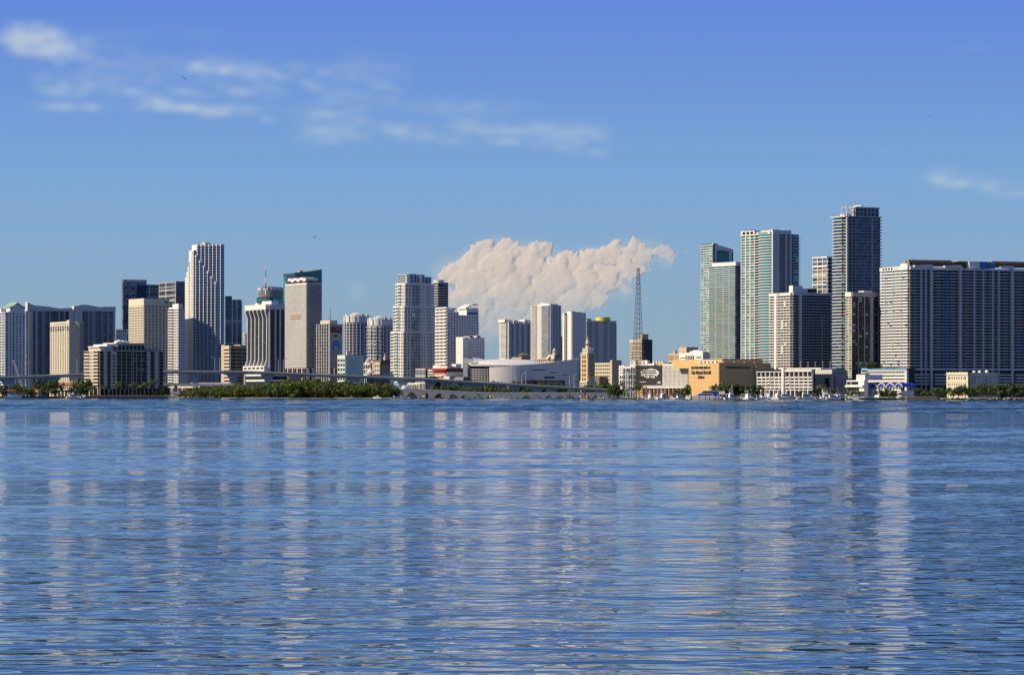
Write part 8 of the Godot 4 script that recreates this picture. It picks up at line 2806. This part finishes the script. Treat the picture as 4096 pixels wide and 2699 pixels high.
func make_small_things() -> void:
	# x right, y down, radius, depth, in pixels about the body
	bird(734, 312, 900, [[[-8.5, -6.5, 0.3, 0], [-5.5, -4.8, 0.8, -2], [-2.0, -3.0, 0.9, -1], [0, 0, 1.2, 0], [3.0, 1.6, 1.0, -1], [6.2, 3.6, 0.8, -2], [9.5, 7.8, 0.3, -1]], [[-2.8, 0.9, 0.4, 2], [0, 0, 1.3, 0], [2.0, 0.2, 0.5, -2]]], "dark soaring bird with both wings spread below the upper left cloud", 1.0)
	bird(1258, 948, 1000, [[[-9.0, 5.0, 0.3, 0], [-4.0, 1.0, 0.8, -2], [0, 0, 1.1, 0], [4.0, -2.2, 0.8, -1], [9.0, -5.0, 0.3, 0]], [[-3.4, 0.8, 0.4, 2], [0, 0, 1.2, 0], [2.2, -0.2, 0.5, -2]]], "dark soaring bird above the white banded tower", 1.0)
	bird(3720, 463, 2400, [[[-5.0, 0.6, 0.3, 0], [-1.5, 0.0, 0.7, 0], [1.5, 0.1, 0.7, 0], [5.0, 0.5, 0.3, 0]]], "tiny distant bird high in the sky above the huge slab", 1.0)
	beacon(1917, 1573, 3420, true, "green square channel beacon before the arches of the causeway")
	beacon(2278, 1558, 3050, true, "green square channel beacon below the right end of the arena")
	beacon(2340, 1565, 3050, false, "red triangular channel beacon right of the arena's green one")
	beacon(3996, 1566, 2600, true, "green square channel beacon before the boulders at right")
	for q in [[2200, "left"], [2268, "middle"], [2384, "right"]]:
		var p := thing("channel_pile", "slim bare pile in the water before the causeway, %s one" % q[1], "pile", Vector3(px_x(q[0], 3380), -2, -3380))
		var s := Shape.new()
		s.bar(Vector3.ZERO, Vector3(0, 8.5, 0), 0.3, 0.26, 8)
		mesh_part(p, "shaft", s.done(), M.pile)
		box(p, "cap", Vector3(-0.4, 8.5, -0.4), Vector3(0.4, 9.2, 0.4), M.chalk)
	var post := thing("marker_post", "short leaning white-topped marker post alone on the open water", "post", Vector3(px_x(3061, 1900), -1, -1900))
	mesh_bar(post, "shaft", Vector3.ZERO, Vector3(0.45, 2.3, 0), 0.14, M.pile)
	mesh_bar(post, "tip", Vector3(0.45, 2.3, 0), Vector3(0.5, 2.7, 0), 0.2, M.chalk)
	# speeding boat and its wash
	var d := 3330.0
	var jet := moor(1, 2415, d, 1.75, 0.7, "small speedboat throwing white spray before the causeway")
	jet.position.y = 0.3
	var wash := thing("boat_wash", "white spray and wash thrown up around the speedboat", "wash", Vector3(px_x(2415, d), 0, -d))
	var w := Shape.new()
	var r := RandomNumberGenerator.new()
	r.seed = 77
	for i in 260:
		var x := r.randfn() * 5.0
		var hgt := 1.8 * exp(-pow((absf(x) - 3.0) / 3.6, 2.0)) * r.randf()
		var p := Vector3(x, hgt * 0.8, r.randf_range(-1.0, 1.5))
		var k := r.randf_range(0.15, 0.5)
		var ax := Vector3(r.randfn(), r.randfn() * 0.5, r.randfn()).normalized() * k
		var ay := Vector3(r.randfn(), absf(r.randfn()), r.randfn()).normalized() * k
		w.tri(p - ax, p + ay, p + ax)
	for i in 40:
		var x := -14.0 + 28.0 * i / 40.0
		w.quad(Vector3(x, 0.03, 0.6), Vector3(x, 0.3 * r.randf() + 0.05, -0.2), Vector3(x + 0.72, 0.3 * r.randf() + 0.05, -0.2), Vector3(x + 0.72, 0.03, 0.6))
	mesh_part(wash, "spray", w.done(), M.foam)
	# flag
	var fd := 2890.0
	var fp := thing("flag_pole", "pale flag pole with an american flag before the green glass building", "flag", Vector3(px_x(2507, fd), LAND, -fd))
	mesh_bar(fp, "pole", Vector3.ZERO, Vector3(0, px_y(2507, 1474, fd) - LAND, 0), 0.14)
	var ft := px_y(2507, 1476, fd) - LAND
	for i in 7: box(fp, "stripe", Vector3(0.15, ft - 0.3 * (i + 1), -0.04), Vector3(2.4 - 0.1 * i, ft - 0.3 * i, 0.04), M.red if i % 2 == 0 else M.gel)
	box(fp, "canton", Vector3(0.14, ft - 1.2, -0.06), Vector3(1.1, ft + 0.01, 0.06), M.royal)
	# quay parasols
	var n := 0
	for q in [[3326, 0], [3334, 0], [3343, 0], [3351, 0], [3360, 0], [3386, 0], [3128, 1], [3418, 1], [3568, 1]]:
		var u := thing("parasol", ["closed white parasol", "closed white parasol", "open white parasol", "open white parasol", "open white parasol", "open white parasol", "open yellow parasol before the open galleries", "open yellow parasol before the restaurant", "open yellow parasol before the blue vaults"][n] + ("" if n > 5 else [" nearest the garage palms", " second from the garage palms", " third from the garage palms", " fourth from the garage palms", " fifth from the garage palms", " beside the restaurant terrace"][n]), "parasol", Vector3(px_x(q[0], 2785), LAND - 0.2, -2785), 0, "parasols on the quay")
		mesh_bar(u, "pole", Vector3.ZERO, Vector3(0, 3.0, 0), 0.07)
		var s := Shape.new()
		if n < 2: s.lathe([Vector2(0.45, 1.4), Vector2(0.5, 1.7), Vector2(0.2, 3.0), Vector2(0.02, 3.3)], 8)
		else: s.lathe([Vector2(1.6, 2.4), Vector2(0.8, 2.9), Vector2(0.02, 3.3)], 10)
		mesh_part(u, "canopy", s.done(), M.gel if q[1] == 0 else M.yellow)
		n += 1
	# flag-like masts along the marina
	for q in [[2617, 1550, 2780], [2629, 1552, 2780], [2659, 1545, 2780], [2675, 1550, 2780], [2928, 1536, 2785]]:
		var p := thing("quay_mast", "thin pale mast rising from the marina before the press buildings", "mast", Vector3(px_x(q[0], q[2]), LAND - 0.4, -q[2]), 0, "masts along the timber quay")
		mesh_bar(p, "pole", Vector3.ZERO, Vector3(0, px_y(q[0], q[1], q[2]) - LAND, 0), 0.12)
		mesh_bar(p, "yard", Vector3(-0.7, px_y(q[0], q[1], q[2]) - LAND - 1.5, 0), Vector3(0.7, px_y(q[0], q[1], q[2]) - LAND - 1.5, 0), 0.07)
